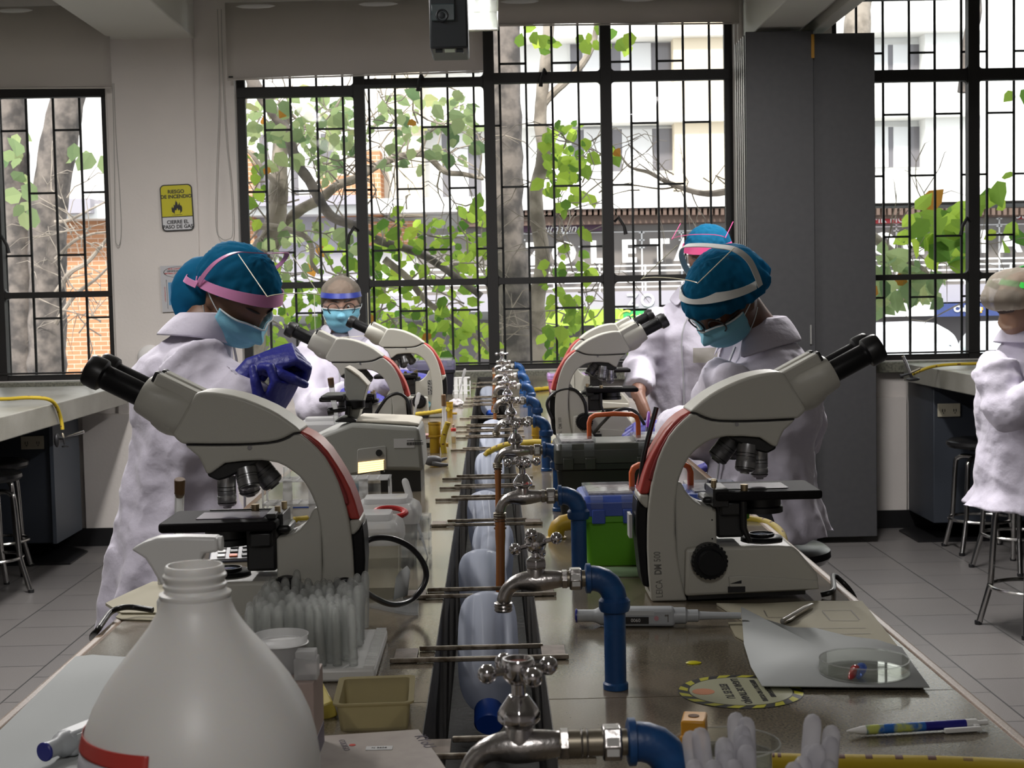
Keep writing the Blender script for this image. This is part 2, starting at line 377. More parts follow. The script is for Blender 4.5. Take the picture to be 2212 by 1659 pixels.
# ---- signs on the pillar
m_white = mat('sign_white', (.62, .62, .64), .4); m_yel = mat('sign_yellow', (.55, .5, .012), .4); m_ink = mat('ink', (.01, .01, .012), .5); m_redink = mat('red_ink', (.55, .04, .03), .5)
a = at(345, 399, 8.22); b_ = at(420, 498, 8.22); W = b_.x-a.x; H = a.z-b_.z
root = empty('safety_sign', ((a.x+b_.x)/2, 8.219, (a.z+b_.z)/2), rot=(0, R(-1.6), 0), label='yellow and white RIESGO DE INCENDIO fire warning sign on the pillar', cat='sign')
W -= .005
MB().prism(rrect(-W/2, -H/2, W/2, H/2, .025), -.003, .003).build('panel', m_ink, root)
MB().prism(rrect(-W/2+.006, -H/2+.065, W/2-.006, H/2-.006, .02)[:12] + [(-W/2+.006, -H/2+.08), (W/2-.006, -H/2+.08)], -.0045, -.002).build('yellow_field', m_yel, root)
MB().prism([(W/2-.006, -H/2+.075), (-W/2+.006, -H/2+.075)] + rrect(-W/2+.006, -H/2+.006, W/2-.006, H/2-.1, .02)[12:], -.0045, -.002).build('white_field', m_white, root)
for s_, z, sz in (('RIESGO', .087, .027), ('DE INCENDIO', .06, .027), ('CIERRE EL', -.079, .027), ('PASO DE GAS', -.105, .027)):
    text('lettering', s_, TM((0, -.0052, z), (1, 0, 0), (0, 0, 1)), sz, m_ink, root, .0004, bold=.0009)
fl = [(-.012, -.035), (-.028, -.022), (-.03, -.002), (-.024, .008), (-.022, -.004), (-.016, .006), (-.018, .018), (-.01, .012), (-.004, .04), (.004, .026), (.006, .012), (.012, .02), (.016, .03), (.018, .012), (.024, .012), (.029, 0), (.028, -.02), (.014, -.035), (.018, -.022), (.014, -.01), (.008, -.018), (.002, -.002), (-.004, -.016), (-.01, -.012), (-.014, -.026)]
MB().prism(fl, -.0055, -.004).box((-.028, -.0055, -.041), (.028, -.004, -.039)).build('flame_symbol', m_ink, root)
a = at(347, 574, 8.22); b_ = at(424, 672, 8.22); W = b_.x-a.x; H = a.z-b_.z
root = empty('container_poster', ((a.x+b_.x)/2, 8.219, (a.z+b_.z)/2), rot=(0, R(-1.2), 0), label='small white poster with a red-lidded container picture, on the pillar under the fire sign', cat='poster')
MB().box((-W/2, -.003, -H/2), (W/2, .003, H/2)).build('sheet', mat('poster_paper', (.5, .5, .52), .35), root)
MB().box((-.055, -.004, -.09), (-.0, -.0031, .035)).build('blue_band', mat('poster_blue', (.12, .3, .5), .4), root)
MB().box((-.018, -.0055, -.12), (.05, -.0045, .045)).build('container_picture', mat('poster_pinkgrey', (.42, .36, .38), .4), root)
MB().box((-.018, -.0062, .045), (.05, -.0045, .05)).box((.005, -.0062, .05), (.028, -.0045, .057)).build('lid_picture', mat('poster_darkred', (.22, .02, .05), .4), root)
MB().box((-.0635, -.0045, -.11), (-.062, -.0032, .05)).build('rule', m_ink, root)
for s_, z, mm in (('EN EL CONTENEDOR', .108, m_redink), ('DEPOSITE UNICAMENTE', .096, m_ink), ('MATERIAL CORTOPUNZANTE', .084, m_redink)):
    text('lettering', s_, TM((0, -.004, z), (1, 0, 0), (0, 0, 1)), .0105, mm, root, .0003, bold=.0003)
text('lettering', 'CORTOPUNZANTES', TM((-.073, -.004, -.03), (0, 0, 1), (-1, 0, 0)), .009, m_redink, root, .0003)
MB().torus((0, -.004, .095), (0, 1, 0), .03, .0008, 32, 5).build('speech_bubble', m_ink, root).scale = (2.5, 1, .95)

# ---- folding partition, stacked
m_part = mat('partition_laminate', (.052, .052, .055), .55, noise=(30, (.044, .044, .048), .3, .7))
m_edge = mat('partition_edge', (.5, .5, .47), .3, .6)
xa = at(1616, 600, 7.7).x; xb = at(1761, 600, 7.7).x; xc = at(1880, 600, 7.85).x
zt = at(1700, 62, 7.7).z-.012
root = empty('folding_partition', ((xa+xc)/2, 7.9, 0), 0, 'tall dark grey folding partition folded up beside the middle window', 'partition')
ox = (xa+xc)/2
MB().box((xa-ox, -.2, .02), (xb-ox, -.17, zt)).build('leaf', m_part, root, bevel=.003)
q = MB().box((xb-ox-.01, -.165, .035), (xc-ox, -.135, zt-.01)).build('leaf', m_part, root, bevel=.003)
for i in range(5):
    y = -.125 + i*.062
    MB().box((xa-ox+.004, y, .02), (xb-ox, y+.03, zt-.005)).build('leaf', m_part, root, bevel=.003)
    MB().box((xa-ox, y+.003, .02), (xa-ox+.004, y+.012, zt-.01)).build('edge_strip', m_edge, root)
MB().box((xb-ox-.012, -.206, zt-.14), (xb-ox+.004, -.2, zt-.02)).build('tape_mark', mat('amber_tape', (.4, .2, .02), .6), root)
MB().box((xb-ox-.03, -.212, 1.06), (xb-ox-.024, -.2, 1.16)).build('pull_handle', m_edge, root)
# ================================================================== THE STREET OUTSIDE
FY = 44.0                                # distance of the facade across the street
m_fac = mat('facade_cream', (.78, .68, .52), .8)
m_fac2 = mat('facade_white', (.8, .79, .76), .8)
m_lilac = mat('facade_lilac', (.34, .32, .36), .7)
m_dark = mat('shopfront_dark', (.2, .18, .165), .4)
m_brown = mat('cornice_brown', (.13, .085, .065), .8)
m_lett = mat('letter_white', (.85, .85, .84), .4)
m_curt = mat('curtain_white', (.7, .7, .7), .8)
m_pane = mat('facade_glass', (.16, .15, .16), .1)
def brick_mat():
    m = bpy.data.materials.new('brick'); m.use_nodes = True; nt = m.node_tree; b = nt.nodes['Principled BSDF']; b.inputs['Roughness'].default_value = .9
    tc = nt.nodes.new('ShaderNodeTexCoord'); mp = nt.nodes.new('ShaderNodeMapping'); mp.inputs['Rotation'].default_value = (R(90), 0, 0)
    br = nt.nodes.new('ShaderNodeTexBrick'); br.inputs['Scale'].default_value = 1; br.inputs['Brick Width'].default_value = .4; br.inputs['Row Height'].default_value = .13; br.inputs['Mortar Size'].default_value = .012
    br.inputs['Color1'].default_value = (.5, .25, .13, 1); br.inputs['Color2'].default_value = (.42, .2, .1, 1); br.inputs['Mortar'].default_value = (.6, .45, .35, 1)
    nt.links.new(tc.outputs['Object'], mp.inputs[0]); nt.links.new(mp.outputs[0], br.inputs['Vector']); nt.links.new(br.outputs[0], b.inputs['Base Color']); return m
m_brick = brick_mat()
struct(MB().box((-60, WALL+.3, -2.2), (60, FY+2, -2.0)).build('ground', mat('asphalt', (.2, .2, .2), .9)))
def fbox(px0, py0, px1, py1, y0=0, y1=.6, mb=None):
    rx = (px0+px1)/2 if px1-px0 < 600 else (1400 if px1 > 1400 else 120)
    a = at(px0, 600, FY); b_ = at(px1, 600, FY); a.z = at(rx, py0, FY).z; b_.z = at(rx, py1, FY).z; mb = mb or MB()
    return mb.box((a.x, FY-y1, min(a.z, b_.z)), (b_.x, FY-y0, max(a.z, b_.z)))
bd = empty('shop_building', (0, FY, -2), 0, 'sunlit cream and brick shop building across the street behind the trees', 'building')
OB = Vector((0, -FY, 2))
def fac(name, mb, m, par=None, **k):
    for p in mb.v: p += OB
    return mb.build(name, m, par or bd, **k)
fac('wall', fbox(-800, -700, 2900, 1000, -.6, 0), m_fac2)
# storeys, piers
fac('pier', fbox(1455, -600, 1568, 455, 0, .7), m_fac)
fac('pier', fbox(1985, -600, 2300, 440, 0, .7), m_fac2)
fac('pier', fbox(860, -600, 925, 470, 0, .8), m_fac)
fac('pier', fbox(-200, -600, 235, 440, 0, .8), m_fac2)
fac('brick_pier', fbox(-300, 478, 245, 900, 0, .5), m_brick)
fac('brick_pier', fbox(524, 330, 562, 560, 0, .9), m_brick)
fac('brick_pier', fbox(700, 380, 835, 470, 0, .5), m_brick)
fac('brick_pier', fbox(800, 330, 832, 470, 0, .9), m_brick)
fac('brick_pier', fbox(800, 480, 905, 530, 0, .5), m_brick)
for (a, b_, c, d) in ((570, 290, 735, 430), (905, 290, 1045, 430), (1240, 95, 1455, 160), (1240, 280, 1455, 370), (1872, 98, 1985, 168), (1872, 275, 1985, 362), (905, 80, 1045, 160)):
    f = fac('window', fbox(a-3, b_-3, c+3, d+3, 0, .08), m_fac2)
    wd = (c-a)
    q = fbox(a, b_, c, d, 0, .11); fac('pane', q, m_pane, f)
    q = MB(); fbox(a+wd*.12, b_, a+wd*.4, d, .11, .16, q); fbox(a+wd*.5, b_, a+wd*.8, d, .11, .15, q); fac('curtain', q, m_curt, f)
for y in (92, 272): fac('ledge', fbox(860, y-14, 2100, y, 0, 1.1), m_fac2)
fac('ledge', fbox(-400, 425, 2800, 455, 0, 1.6), m_fac2)
fac('ledge', fbox(-400, 440, 240, 470, 0, 2.0), m_lilac)
fac('ledge', fbox(530, 432, 800, 452, 0, 1.9), m_lilac)
q = MB(); fbox(1000, 468, 2800, 486, 0, 1.2, q)
for i in range(150): fbox(1002+i*12, 456, 1009+i*12, 470, 0, 1.5, q)
for i in range(30): fbox(530+i*9, 452, 536+i*9, 464, 0, 1.5, q)
fac('cornice', q, m_brown)
fac('shopfront', fbox(905, 486, 2800, 640, 0, .3), m_dark)
fac('shopfront', fbox(562, 466, 800, 640, 0, .3), m_lilac)
q = MB()
for x, yy in ((1385, 500), (1470, 500), (1255, 530), (1130, 500), (1930, 480), (2010, 480), (2150, 470)):
    fbox(x-1.5, yy, x+1.5, 640, .3, .36, q)
    for k in range(3): fbox(x-6, yy+2+k*16, x+6, yy+5+k*16, .3, .36, q)
fbox(905, 500, 2800, 502, .3, .36, q)
fac('glazing_bar', q, m_lett)
sg = fac('purple_fascia', fbox(1120, 484, 1320, 502, .3, .8), mat('purple', (.06, .02, .05), .5))
text('lettering', 'Reimagine', TM(tuple(at(1205, 494, FY-.83)+OB), (1, 0, 0), (0, 0, 1)), .34, m_lett, sg, .01, shear=.3)
sg = fac('red_fascia', fbox(1876, 463, 1990, 484, .3, .9), mat('shop_red', (.5, .03, .04), .5))
text('lettering', 'MR MORA', TM(tuple(at(1935, 474, FY-.93)+OB), (1, 0, 0), (0, 0, 1)), .3, m_lett, sg, .01)
sg = fac('red_fascia', fbox(2190, 452, 2290, 474, .3, .9), MATS['shop_red'])
text('lettering', '3B', TM(tuple(at(2207, 464, FY-.93)+OB), (1, 0, 0), (0, 0, 1)), .34, m_lett, sg, .01)
# big white letters
for ch, px, py in (('Z', 1157, 551), ('O', 1218, 549), ('L', 1290, 547), ('E', 1358, 545), ('T', 1425, 543), ('A', 1480, 541), ('C', 1860, 528), ('O', 1908, 529), ('M', 1972, 528), ('I', 2030, 526), ('L', 2070, 525), ('I', 2125, 524), ('A', 2182, 523)):
    if ch in 'C': continue
    p = at(px, py, FY-1.0)+OB
    text('sign_letter', ch, TM(tuple(p), (1, 0, 0), (0, 0, 1)), .86, m_lett, bd, .06, bold=.035)
# railings
q = MB()
for k in range(5): fbox(900, 574+k*11, 2800, 577+k*11, 1.6, 1.66, q)
for k in range(5): fbox(540, 600+k*10, 800, 603+k*10, 1.6, 1.66, q)
for i in range(14): fbox(905+i*95, 574, 908+i*95, 632, 1.6, 1.68, q)
fac('railing', q, m_lett)
fac('floor_slab', fbox(500, 628, 2800, 664, 0, 2.2), m_lilac)
for ch, px in (('Z', 1366), ('O', 1399)):
    text('outline_letter', ch, TM(tuple(at(px, 650, FY-2.22)+OB), (1, 0, 0), (0, 0, 1)), .5, mat('letter_grey', (.6, .6, .62), .3), bd, .03, bold=.01)
sg = fac('green_fascia', fbox(1110, 668, 1330, 700, 0, 2.3), mat('lime_sign', (.32, .5, .05), .5))
sg = fac('green_fascia', fbox(1330, 668, 1560, 700, 0, 2.3), mat('green_sign', (.04, .36, .1), .5))
text('lettering', 'Carre', TM(tuple(at(1375, 684, FY-2.33)+OB), (1, 0, 0), (0, 0, 1)), .5, mat('lime_ink', (.6, .75, .1), .5), sg, .01, shear=.35)
sg = fac('blue_fascia', fbox(1965, 652, 2300, 678, 0, 2.6), mat('navy_sign', (.03, .05, .17), .5))
text('lettering', 'Colsubs', TM(tuple(at(2090, 667, FY-2.63)+OB), (1, 0, 0), (0, 0, 1)), .24, m_lett, sg, .01, bold=.01)
q = MB(); fbox(2040, 660, 2043, 663, 2.6, 2.63, q); fbox(2044, 662, 2060, 668, 2.6, 2.63, q); fbox(2046, 669, 2050, 673, 2.6, 2.63, q); fbox(2054, 669, 2058, 673, 2.6, 2.63, q)
fac('cart_symbol', q, mat('cart_orange', (.7, .35, .02), .5), sg)
fac('white_fascia', fbox(1700, 655, 1962, 682, 0, 2.6), m_lett)
fac('lower_shopfront', fbox(-400, 684, 2800, 900, 0, .2), mat('lower_shop', (.16, .14, .14), .4))
fac('brick_base', fbox(-400, 690, 250, 900, 0, .6), m_brick)
# parked vehicles (roofs and windscreens show over the sill)
m_car = mat('van_white', (.75, .77, .8), .25, coat=.4); m_cblue = mat('van_cyan', (.1, .45, .7), .25); m_cgl = mat('car_glass', (.05, .06, .07), .08)
def van(px0, px1, pyt, Y, label, m1, stripe):
    a = at(px0, pyt, Y); b_ = at(px1, pyt, Y); L = b_.x-a.x; top = a.z+2.0
    root = empty('van', ((a.x+b_.x)/2, Y, -2.0), 0, label, 'van', 'vehicles parked in the street')
    prof = [(-L/2, .45), (L/2, .45), (L/2, top*.55), (L*.46, top*.62), (L*.33, top*.93), (L*.2, top), (-L*.38, top*.99), (-L*.48, top*.85)]
    MB().prism(prof, -.9, .9).build('body', m1, root, bevel=.12, seg=3)
    MB().prism([(-L*.42, top*.6), (L*.36, top*.6), (L*.29, top*.86), (-L*.4, top*.86)], -.93, -.905).build('side_window', m_cgl, root)
    if stripe: MB().prism([(-L*.499, top*.5), (L*.47, top*.5), (L*.4, top*.57), (-L*.49, top*.57)], -.94, -.908).build('stripe', m_cblue, root)
    MB().box((-L*.3, -.2, top-.01), (-L*.22, .2, top+.06)).build('roof_vent', m_cblue, root)
    for sx in (-.3, .3):
        for sy in (-1, 1): MB().cyl((L*sx, sy*.7, .36), (L*sx, sy*.92, .36), .36, n=18).build('wheel', m_base, root)
van(1770, 2085, 700, 26, 'white van with cyan stripe and roof vent seen low through the right window', m_car, True)
van(2092, 2460, 694, 27, 'white van with cyan roof vent at the right end of the street', m_car, True)
van(1720, 2120, 742, 21, 'plain white car roof closest below the right window', m_car, False)

# ---- trees
m_bark = mat('bark_grey', (.2, .17, .15), .95, noise=(9, (.08, .07, .065), .4, .62), bump=(25, .6))
m_bark2 = mat('bark_pale', (.36, .31, .26), .95, noise=(7, (.2, .17, .14), .45, .6), bump=(20, .5))
def leaf_mat(name, c1, c2):
    m = bpy.data.materials.new(name); m.use_nodes = True; nt = m.node_tree; nt.nodes.clear()
    o = nt.nodes.new('ShaderNodeOutputMaterial'); d = nt.nodes.new('ShaderNodeBsdfDiffuse'); t = nt.nodes.new('ShaderNodeBsdfTranslucent'); x = nt.nodes.new('ShaderNodeMixShader'); x.inputs[0].default_value = .5
    at_ = nt.nodes.new('ShaderNodeAttribute'); at_.attribute_name = 'tone'; cr = nt.nodes.new('ShaderNodeValToRGB')
    e = cr.color_ramp.elements; e[0].color = (*c1, 1); e[1].color = (.42, .2, .04, 1); e[1].position = 1
    k = cr.color_ramp.elements.new(.9); k.color = (*c2, 1); k = cr.color_ramp.elements.new(.5); k.color = ((c1[0]+c2[0])/2, (c1[1]+c2[1])/2, (c1[2]+c2[2])/2, 1)
    nt.links.new(at_.outputs['Fac'], cr.inputs[0]); nt.links.new(cr.outputs[0], d.inputs[0]); nt.links.new(cr.outputs[0], t.inputs[0])
    nt.links.new(d.outputs[0], x.inputs[1]); nt.links.new(t.outputs[0], x.inputs[2]); nt.links.new(x.outputs[0], o.inputs[0]); return m
m_leaf = leaf_mat('leaves', (.09, .2, .04), (.5, .68, .1))
m_leaf2 = leaf_mat('leaves_greyish', (.16, .25, .12), (.5, .58, .28))
def leaf_cloud(name, blobs, m, parent, off, size):
    """blobs: (px, py, rx, ry, depth, depth spread, count) -> broad pointed leaves hanging at random"""
    vs = []; fs = []; tones = []
    for px, py, rx, ry, Y, dY, cnt in blobs:
        for _ in range(int(cnt*.8+.5)):
            while True:
                a, b_ = random.uniform(-1, 1), random.uniform(-1, 1)
                if a*a+b_*b_ < 1: break
            y = Y + random.uniform(-dY, dY)
            c = at(px+a*rx, py+b_*ry, y) + off
            s = size*random.uniform(.55, 1.25)
            ax = Vector((random.gauss(0, .7), random.gauss(0, .5), random.gauss(-.5, .5))).normalized()
            sd = ax.cross(Vector((random.gauss(0, .5), 1, random.gauss(0, .5)))).normalized(); nn = ax.cross(sd)
            b0 = len(vs)
            for u, v, k in ((0, 0, 0), (.25, .36, .06), (.6, .34, .07), (1.0, 0, -.04), (.6, -.34, .07), (.25, -.36, .06), (.5, 0, 0)):
                vs.append(c + ax*u*s + sd*v*s + nn*k*s)
            for i in range(6): fs.append((b0+6, b0+i, b0+(i+1) % 6))
            t = random.random()**.8*.93 if random.random() > .012 else 1.0
            tones += [t]*6
    mb = MB(); mb.add(vs, fs); o = mb.build(name, m, parent, fix=False, smooth=0)
    at_ = o.data.attributes.new('tone', 'FLOAT', 'FACE'); at_.data.foreach_set('value', tones); return o
def limb(pts, rs, Y, off, n=10, name='branch', m=None, parent=None, wob=.0):
    q = smooth_path([at(x, y, Y + (z[0] if z else 0)) + off for x, y, *z in pts], 5); k = len(q)
    rr = [rs[0] + (rs[1]-rs[0])*i/(k-1) for i in range(k)]
    rr = [r*(1+random.uniform(-.07, .07)) for r in rr]
    return MB().tube(q, rr, n).build(name, m, parent)
def twigs(seeds, Y, off, m, parent, n=5, L=.5, r=.008):
    mb = MB()
    for px, py in seeds:
        p = at(px, py, Y)+off; d = Vector((random.uniform(-1, 1), random.uniform(-.5, .5), random.uniform(-.5, 1))).normalized()
        pts = [p]
        for k in range(5):
            d = (d + Vector((random.gauss(0, .35), random.gauss(0, .3), random.gauss(0, .35)))).normalized(); pts.append(pts[-1]+d*L/5)
            if k in (1, 3):
                e = (d + Vector((random.gauss(0, .8), random.gauss(0, .5), random.gauss(0, .8)))).normalized()
                mb.tube([pts[-1], pts[-1]+e*L*.25, pts[-1]+(e+Vector((0, 0, -.3)))*L*.45], [r*.6, r*.45, r*.2], 4)
        mb.tube(pts, [r, r*.9, r*.7, r*.6, r*.4, r*.2], 5)
    return mb.build('twigs', m, parent)
def tree(label, base_px, Y, group='street trees outside the windows'):
    b_ = at(base_px, 640, Y); return empty('tree', (b_.x, Y, -2.0), 0, label, 'tree', group), Vector((-b_.x, -Y, 2.0))
# 1 left: forked trunk
t, o = tree('forked pale grey tree trunk filling the leftmost window', 70, 11.5)
limb([(80, 2300), (82, 1300), (66, 900), (48, 790), (42, 600), (28, 420), (14, 200), (-10, -50), (-30, -400)], (.17, .12), 11.5, o, 14, 'trunk', m_bark, t)
limb([(90, 1250), (98, 900), (102, 760), (103, 600), (104, 470), (122, 340), (150, 190), (185, 0), (230, -300)], (.15, .125), 11.4, o, 14, 'trunk', m_bark, t)
limb([(118, 640), (150, 590), (190, 565), (238, 510), (300, 470)], (.025, .008), 11, o, 7, 'branch', m_bark2, t)
limb([(120, 700), (160, 640), (210, 600), (250, 560)], (.02, .006), 11, o, 7, 'branch', m_bark2, t)
limb([(118, 480), (150, 475), (190, 455), (240, 430)], (.016, .006), 11, o, 7, 'branch', m_bark2, t)
limb([(120, 560), (160, 520), (200, 505), (240, 500)], (.016, .006), 11, o, 7, 'branch', m_bark2, t)
twigs([(160+random.uniform(-30, 60), random.uniform(420, 740)) for _ in range(22)], 11, o, m_bark2, t, L=.5, r=.006)
leaf_cloud('foliage', [(60, 410, 30, 60, 10.5, .8, 12), (40, 330, 25, 40, 10.5, .8, 6), (160, 330, 40, 30, 10.5, .8, 5), (215, 330, 15, 12, 10.5, .5, 2), (50, 290, 20, 20, 10.5, .5, 3)], m_leaf2, t, o, .15)
# 2 centre thick trunk
t, o = tree('thick dark grey tree trunk behind the centre mullion of the middle window', 1105, 10.5)
limb([(1120, 2200), (1118, 1200), (1112, 800), (1108, 640), (1092, 500), (1092, 340), (1090, 190), (1092, 0), (1092, -400)], (.165, .1), 10.5, o, 14, 'trunk', m_bark, t)
limb([(1062, 300), (1062, 400), (1066, 560), (1080, 700), (1100, 850)], (.03, .05), 10.8, o, 8, 'branch', m_bark2, t)
# 3 slim trunk
t, o = tree('slim crooked pale tree with one raised branch, right of the thick trunk', 1160, 9.6)
limb([(1160, 2200), (1170, 1000), (1166, 780), (1160, 660), (1172, 560), (1160, 470), (1158, 410), (1175, 330), (1167, 270), (1172, 190), (1185, 60), (1195, -300)], (.062, .036), 9.6, o, 10, 'trunk', m_bark2, t)
limb([(1172, 226), (1200, 196), (1240, 160), (1275, 110), (1288, 60), (1300, -60)], (.028, .016), 9.6, o, 8, 'branch', m_bark2, t)
leaf_cloud('foliage', [(1215, 330, 55, 75, 9.3, .7, 75), (1230, 380, 60, 60, 9.3, .7, 35), (1150, 100, 45, 50, 9.0, .4, 14), (1270, 80, 30, 25, 9.0, .4, 8), (1345, 80, 35, 25, 9.0, .4, 8), (1320, 325, 20, 20, 9, .4, 5), (1215, 425, 20, 30, 8.9, .1, 3), (1255, 495, 15, 20, 8.8, .1, 2), (1220, 580, 60, 50, 9.3, .7, 20),
    (1240, 700, 80, 70, 9.3, .9, 75), (1230, 760, 70, 50, 9.3, .9, 60), (1320, 740, 50, 50, 9.3, .9, 14)], m_leaf, t, o, .095)
twigs([(random.uniform(1190, 1320), random.uniform(280, 760)) for _ in range(28)], 9.4, o, m_bark2, t, L=.5, r=.006)
# 4 left of the middle window: leaning branches
t, o = tree('leafy branching tree filling the left part of the middle window', 560, 9.8)
limb([(500, 2200), (520, 1300), (545, 760), (562, 560), (585, 520), (600, 430), (604, 340), (612, 250)], (.11, .045), 9.8, o, 12, 'trunk', m_bark2, t)
limb([(588, 520), (640, 460), (692, 430), (730, 400), (772, 385), (830, 350), (910, 332), (960, 370), (1000, 376), (1045, 386)], (.04, .014), 9.9, o, 9, 'branch', m_bark2, t)
limb([(520, 100), (548, 180), (590, 240), (622, 290), (640, 350), (668, 390), (695, 440), (720, 470), (765, 488), (820, 520), (900, 545), (960, 580), (1040, 640)], (.042, .022), 9.5, o, 9, 'branch', m_bark, t)
limb([(545, 490), (590, 490), (650, 505), (672, 530), (675, 570), (690, 590)], (.026, .012), 9.7, o, 8, 'branch', m_bark2, t)
limb([(600, 400), (572, 370), (540, 330), (525, 320)], (.02, .008), 9.7, o, 7, 'branch', m_bark2, t)
limb([(830, 560), (880, 600), (920, 650), (980, 690), (1020, 720), (1060, 760)], (.025, .012), 9.5, o, 8, 'branch', m_bark2, t)
limb([(905, 335), (925, 290), (945, 270), (930, 250)], (.014, .005), 9.8, o, 6, 'branch', m_bark2, t)
twigs([(random.uniform(530, 1050), random.uniform(200, 780)) for _ in range(110)], 9.7, o, m_bark2, t, L=.55, r=.0065)
leaf_cloud('foliage', [(650, 240, 130, 55, 9.7, .9, 95), (560, 300, 40, 60, 9.3, .6, 26), (720, 300, 70, 60, 9.7, .9, 55), (700, 350, 50, 40, 9.7, .9, 18), (640, 330, 40, 40, 9.7, .6, 10),
    (920, 240, 120, 40, 9.7, .9, 60), (850, 300, 60, 60, 9.7, .9, 24), (980, 290, 60, 50, 9.7, .9, 34), (960, 350, 60, 40, 9.7, .9, 10),
    (700, 520, 130, 50, 9.9, .9, 45), (600, 560, 60, 70, 9.7, .9, 30)], m_leaf2, t, o, .1)
leaf_cloud('foliage', [(720, 600, 130, 90, 9.9, .9, 110), (900, 620, 140, 130, 9.9, .9, 190), (960, 730, 110, 70, 9.9, .9, 130), (620, 720, 90, 80, 9.9, .9, 80), (880, 500, 90, 50, 9.9, .9, 36), (1010, 480, 45, 50, 9.9, .9, 20), (1020, 560, 40, 80, 9.9, .9, 30), (800, 720, 80, 60, 9.9, .9, 40), (550, 400, 25, 90, 9.3, .6, 12)], m_leaf, t, o, .095)
# 5 right: bare curving branch and right window branch
t, o = tree('tree with big bright leaves seen through the right window', 1870, 10)
limb([(1830, 2200), (1840, 1300), (1835, 600), (1850, 100), (1862, -50), (1880, -300)], (.12, .075), 10.3, o, 12, 'trunk', m_bark2, t)
limb([(2060, -200), (2105, 0), (2092, 90), (2080, 200)], (.05, .035), 10, o, 10, 'branch', m_bark, t)
limb([(1840, 470), (1885, 510), (1930, 548), (1960, 568), (2000, 590), (1975, 620), (1940, 650), (1890, 650)], (.038, .01), 9.5, o, 9, 'branch', m_bark2, t)
limb([(1660, 380), (1575, 412), (1520, 418), (1470, 405), (1430, 388), (1400, 372), (1360, 360), (1338, 330)], (.026, .006), 9.5, o, 7, 'branch', m_bark2, t)
limb([(1470, 400), (1430, 408), (1370, 400), (1340, 398)], (.008, .004), 9.5, o, 6, 'branch', m_bark2, t)
twigs([(random.uniform(1380, 1570), random.uniform(370, 420)) for _ in range(12)], 9.5, o, m_bark2, t, L=.35, r=.005)
twigs([(random.uniform(1890, 2100), random.uniform(450, 660)) for _ in range(20)], 9.5, o, m_bark2, t, L=.5, r=.006)
leaf_cloud('foliage', [(2000, 490, 60, 40, 9.3, .4, 26), (2050, 510, 60, 50, 9.3, .4, 14), (2080, 480, 60, 40, 9.3, .4, 10), (2160, 440, 40, 30, 9.0, .2, 7), (2155, 385, 20, 15, 8.9, .1, 2), (1985, 450, 15, 15, 9, .1, 2), (2205, 190, 20, 40, 9, .2, 4), (2180, 500, 30, 40, 9.2, .3, 6)], m_leaf, t, o, .15)
leaf_cloud('foliage', [(1930, 590, 60, 50, 9.3, .5, 45), (2010, 620, 50, 40, 9.3, .5, 30), (1900, 640, 30, 30, 9.3, .5, 14)], m_leaf2, t, o, .14)
# ================================================================== BENCHES
def terrazzo(name, base, dark, light, rough):
    m = bpy.data.materials.new(name); m.use_nodes = True; nt = m.node_tree; b = nt.nodes['Principled BSDF']; N = nt.nodes.new; L = nt.links.new
    tc = N('ShaderNodeTexCoord'); n1 = N('ShaderNodeTexNoise'); n1.inputs['Scale'].default_value = 350; n1.inputs['Detail'].default_value = 2
    n2 = N('ShaderNodeTexNoise'); n2.inputs['Scale'].default_value = 5; n2.inputs['Detail'].default_value = 5
    v = N('ShaderNodeTexVoronoi'); v.inputs['Scale'].default_value = 120
    c1 = N('ShaderNodeMix'); c1.data_type = 'RGBA'; c1.inputs[6].default_value = (*base, 1); c1.inputs[7].default_value = (*dark, 1)
    r1 = N('ShaderNodeMapRange'); r1.inputs[1].default_value = .4; r1.inputs[2].default_value = .6
    L(tc.outputs['Object'], n1.inputs['Vector']); L(n1.outputs[0], r1.inputs[0]); L(r1.outputs[0], c1.inputs[0])
    c2 = N('ShaderNodeMix'); c2.data_type = 'RGBA'; c2.inputs[7].default_value = (*light, 1)
    r2 = N('ShaderNodeMapRange'); r2.inputs[1].default_value = .42; r2.inputs[2].default_value = .68; r2.inputs[4].default_value = .75
    L(tc.outputs['Object'], n2.inputs['Vector']); L(n2.outputs[0], r2.inputs[0]); L(c1.outputs[2], c2.inputs[6]); L(r2.outputs[0], c2.inputs[0])
    c3 = N('ShaderNodeMix'); c3.data_type = 'RGBA'; c3.inputs[7].default_value = (.02, .018, .015, 1)
    r3 = N('ShaderNodeMapRange'); r3.inputs[1].default_value = .12; r3.inputs[2].default_value = .05
    L(tc.outputs['Object'], v.inputs['Vector']); L(v.outputs[0], r3.inputs[0])
    mu = N('ShaderNodeMath'); mu.operation = 'MULTIPLY'; r4 = N('ShaderNodeMapRange'); r4.inputs[1].default_value = .55; r4.inputs[2].default_value = .62
    n3 = N('ShaderNodeTexNoise'); n3.inputs['Scale'].default_value = 18; L(tc.outputs['Object'], n3.inputs['Vector']); L(n3.outputs[0], r4.inputs[0])
    L(r3.outputs[0], mu.inputs[0]); L(r4.outputs[0], mu.inputs[1]); L(mu.outputs[0], c3.inputs[0]); L(c2.outputs[2], c3.inputs[6]); L(c3.outputs[2], b.inputs['Base Color'])
    r5 = N('ShaderNodeMapRange'); r5.inputs[3].default_value = rough*.7; r5.inputs[4].default_value = rough*1.5; L(n2.outputs[0], r5.inputs[0]); L(r5.outputs[0], b.inputs['Roughness'])
    b.inputs['Specular IOR Level'].default_value = .38
    bp = N('ShaderNodeBump'); bp.inputs['Strength'].default_value = .04; bp.inputs['Distance'].default_value = .002; L(n1.outputs[0], bp.inputs['Height']); L(bp.outputs[0], b.inputs['Normal'])
    return m
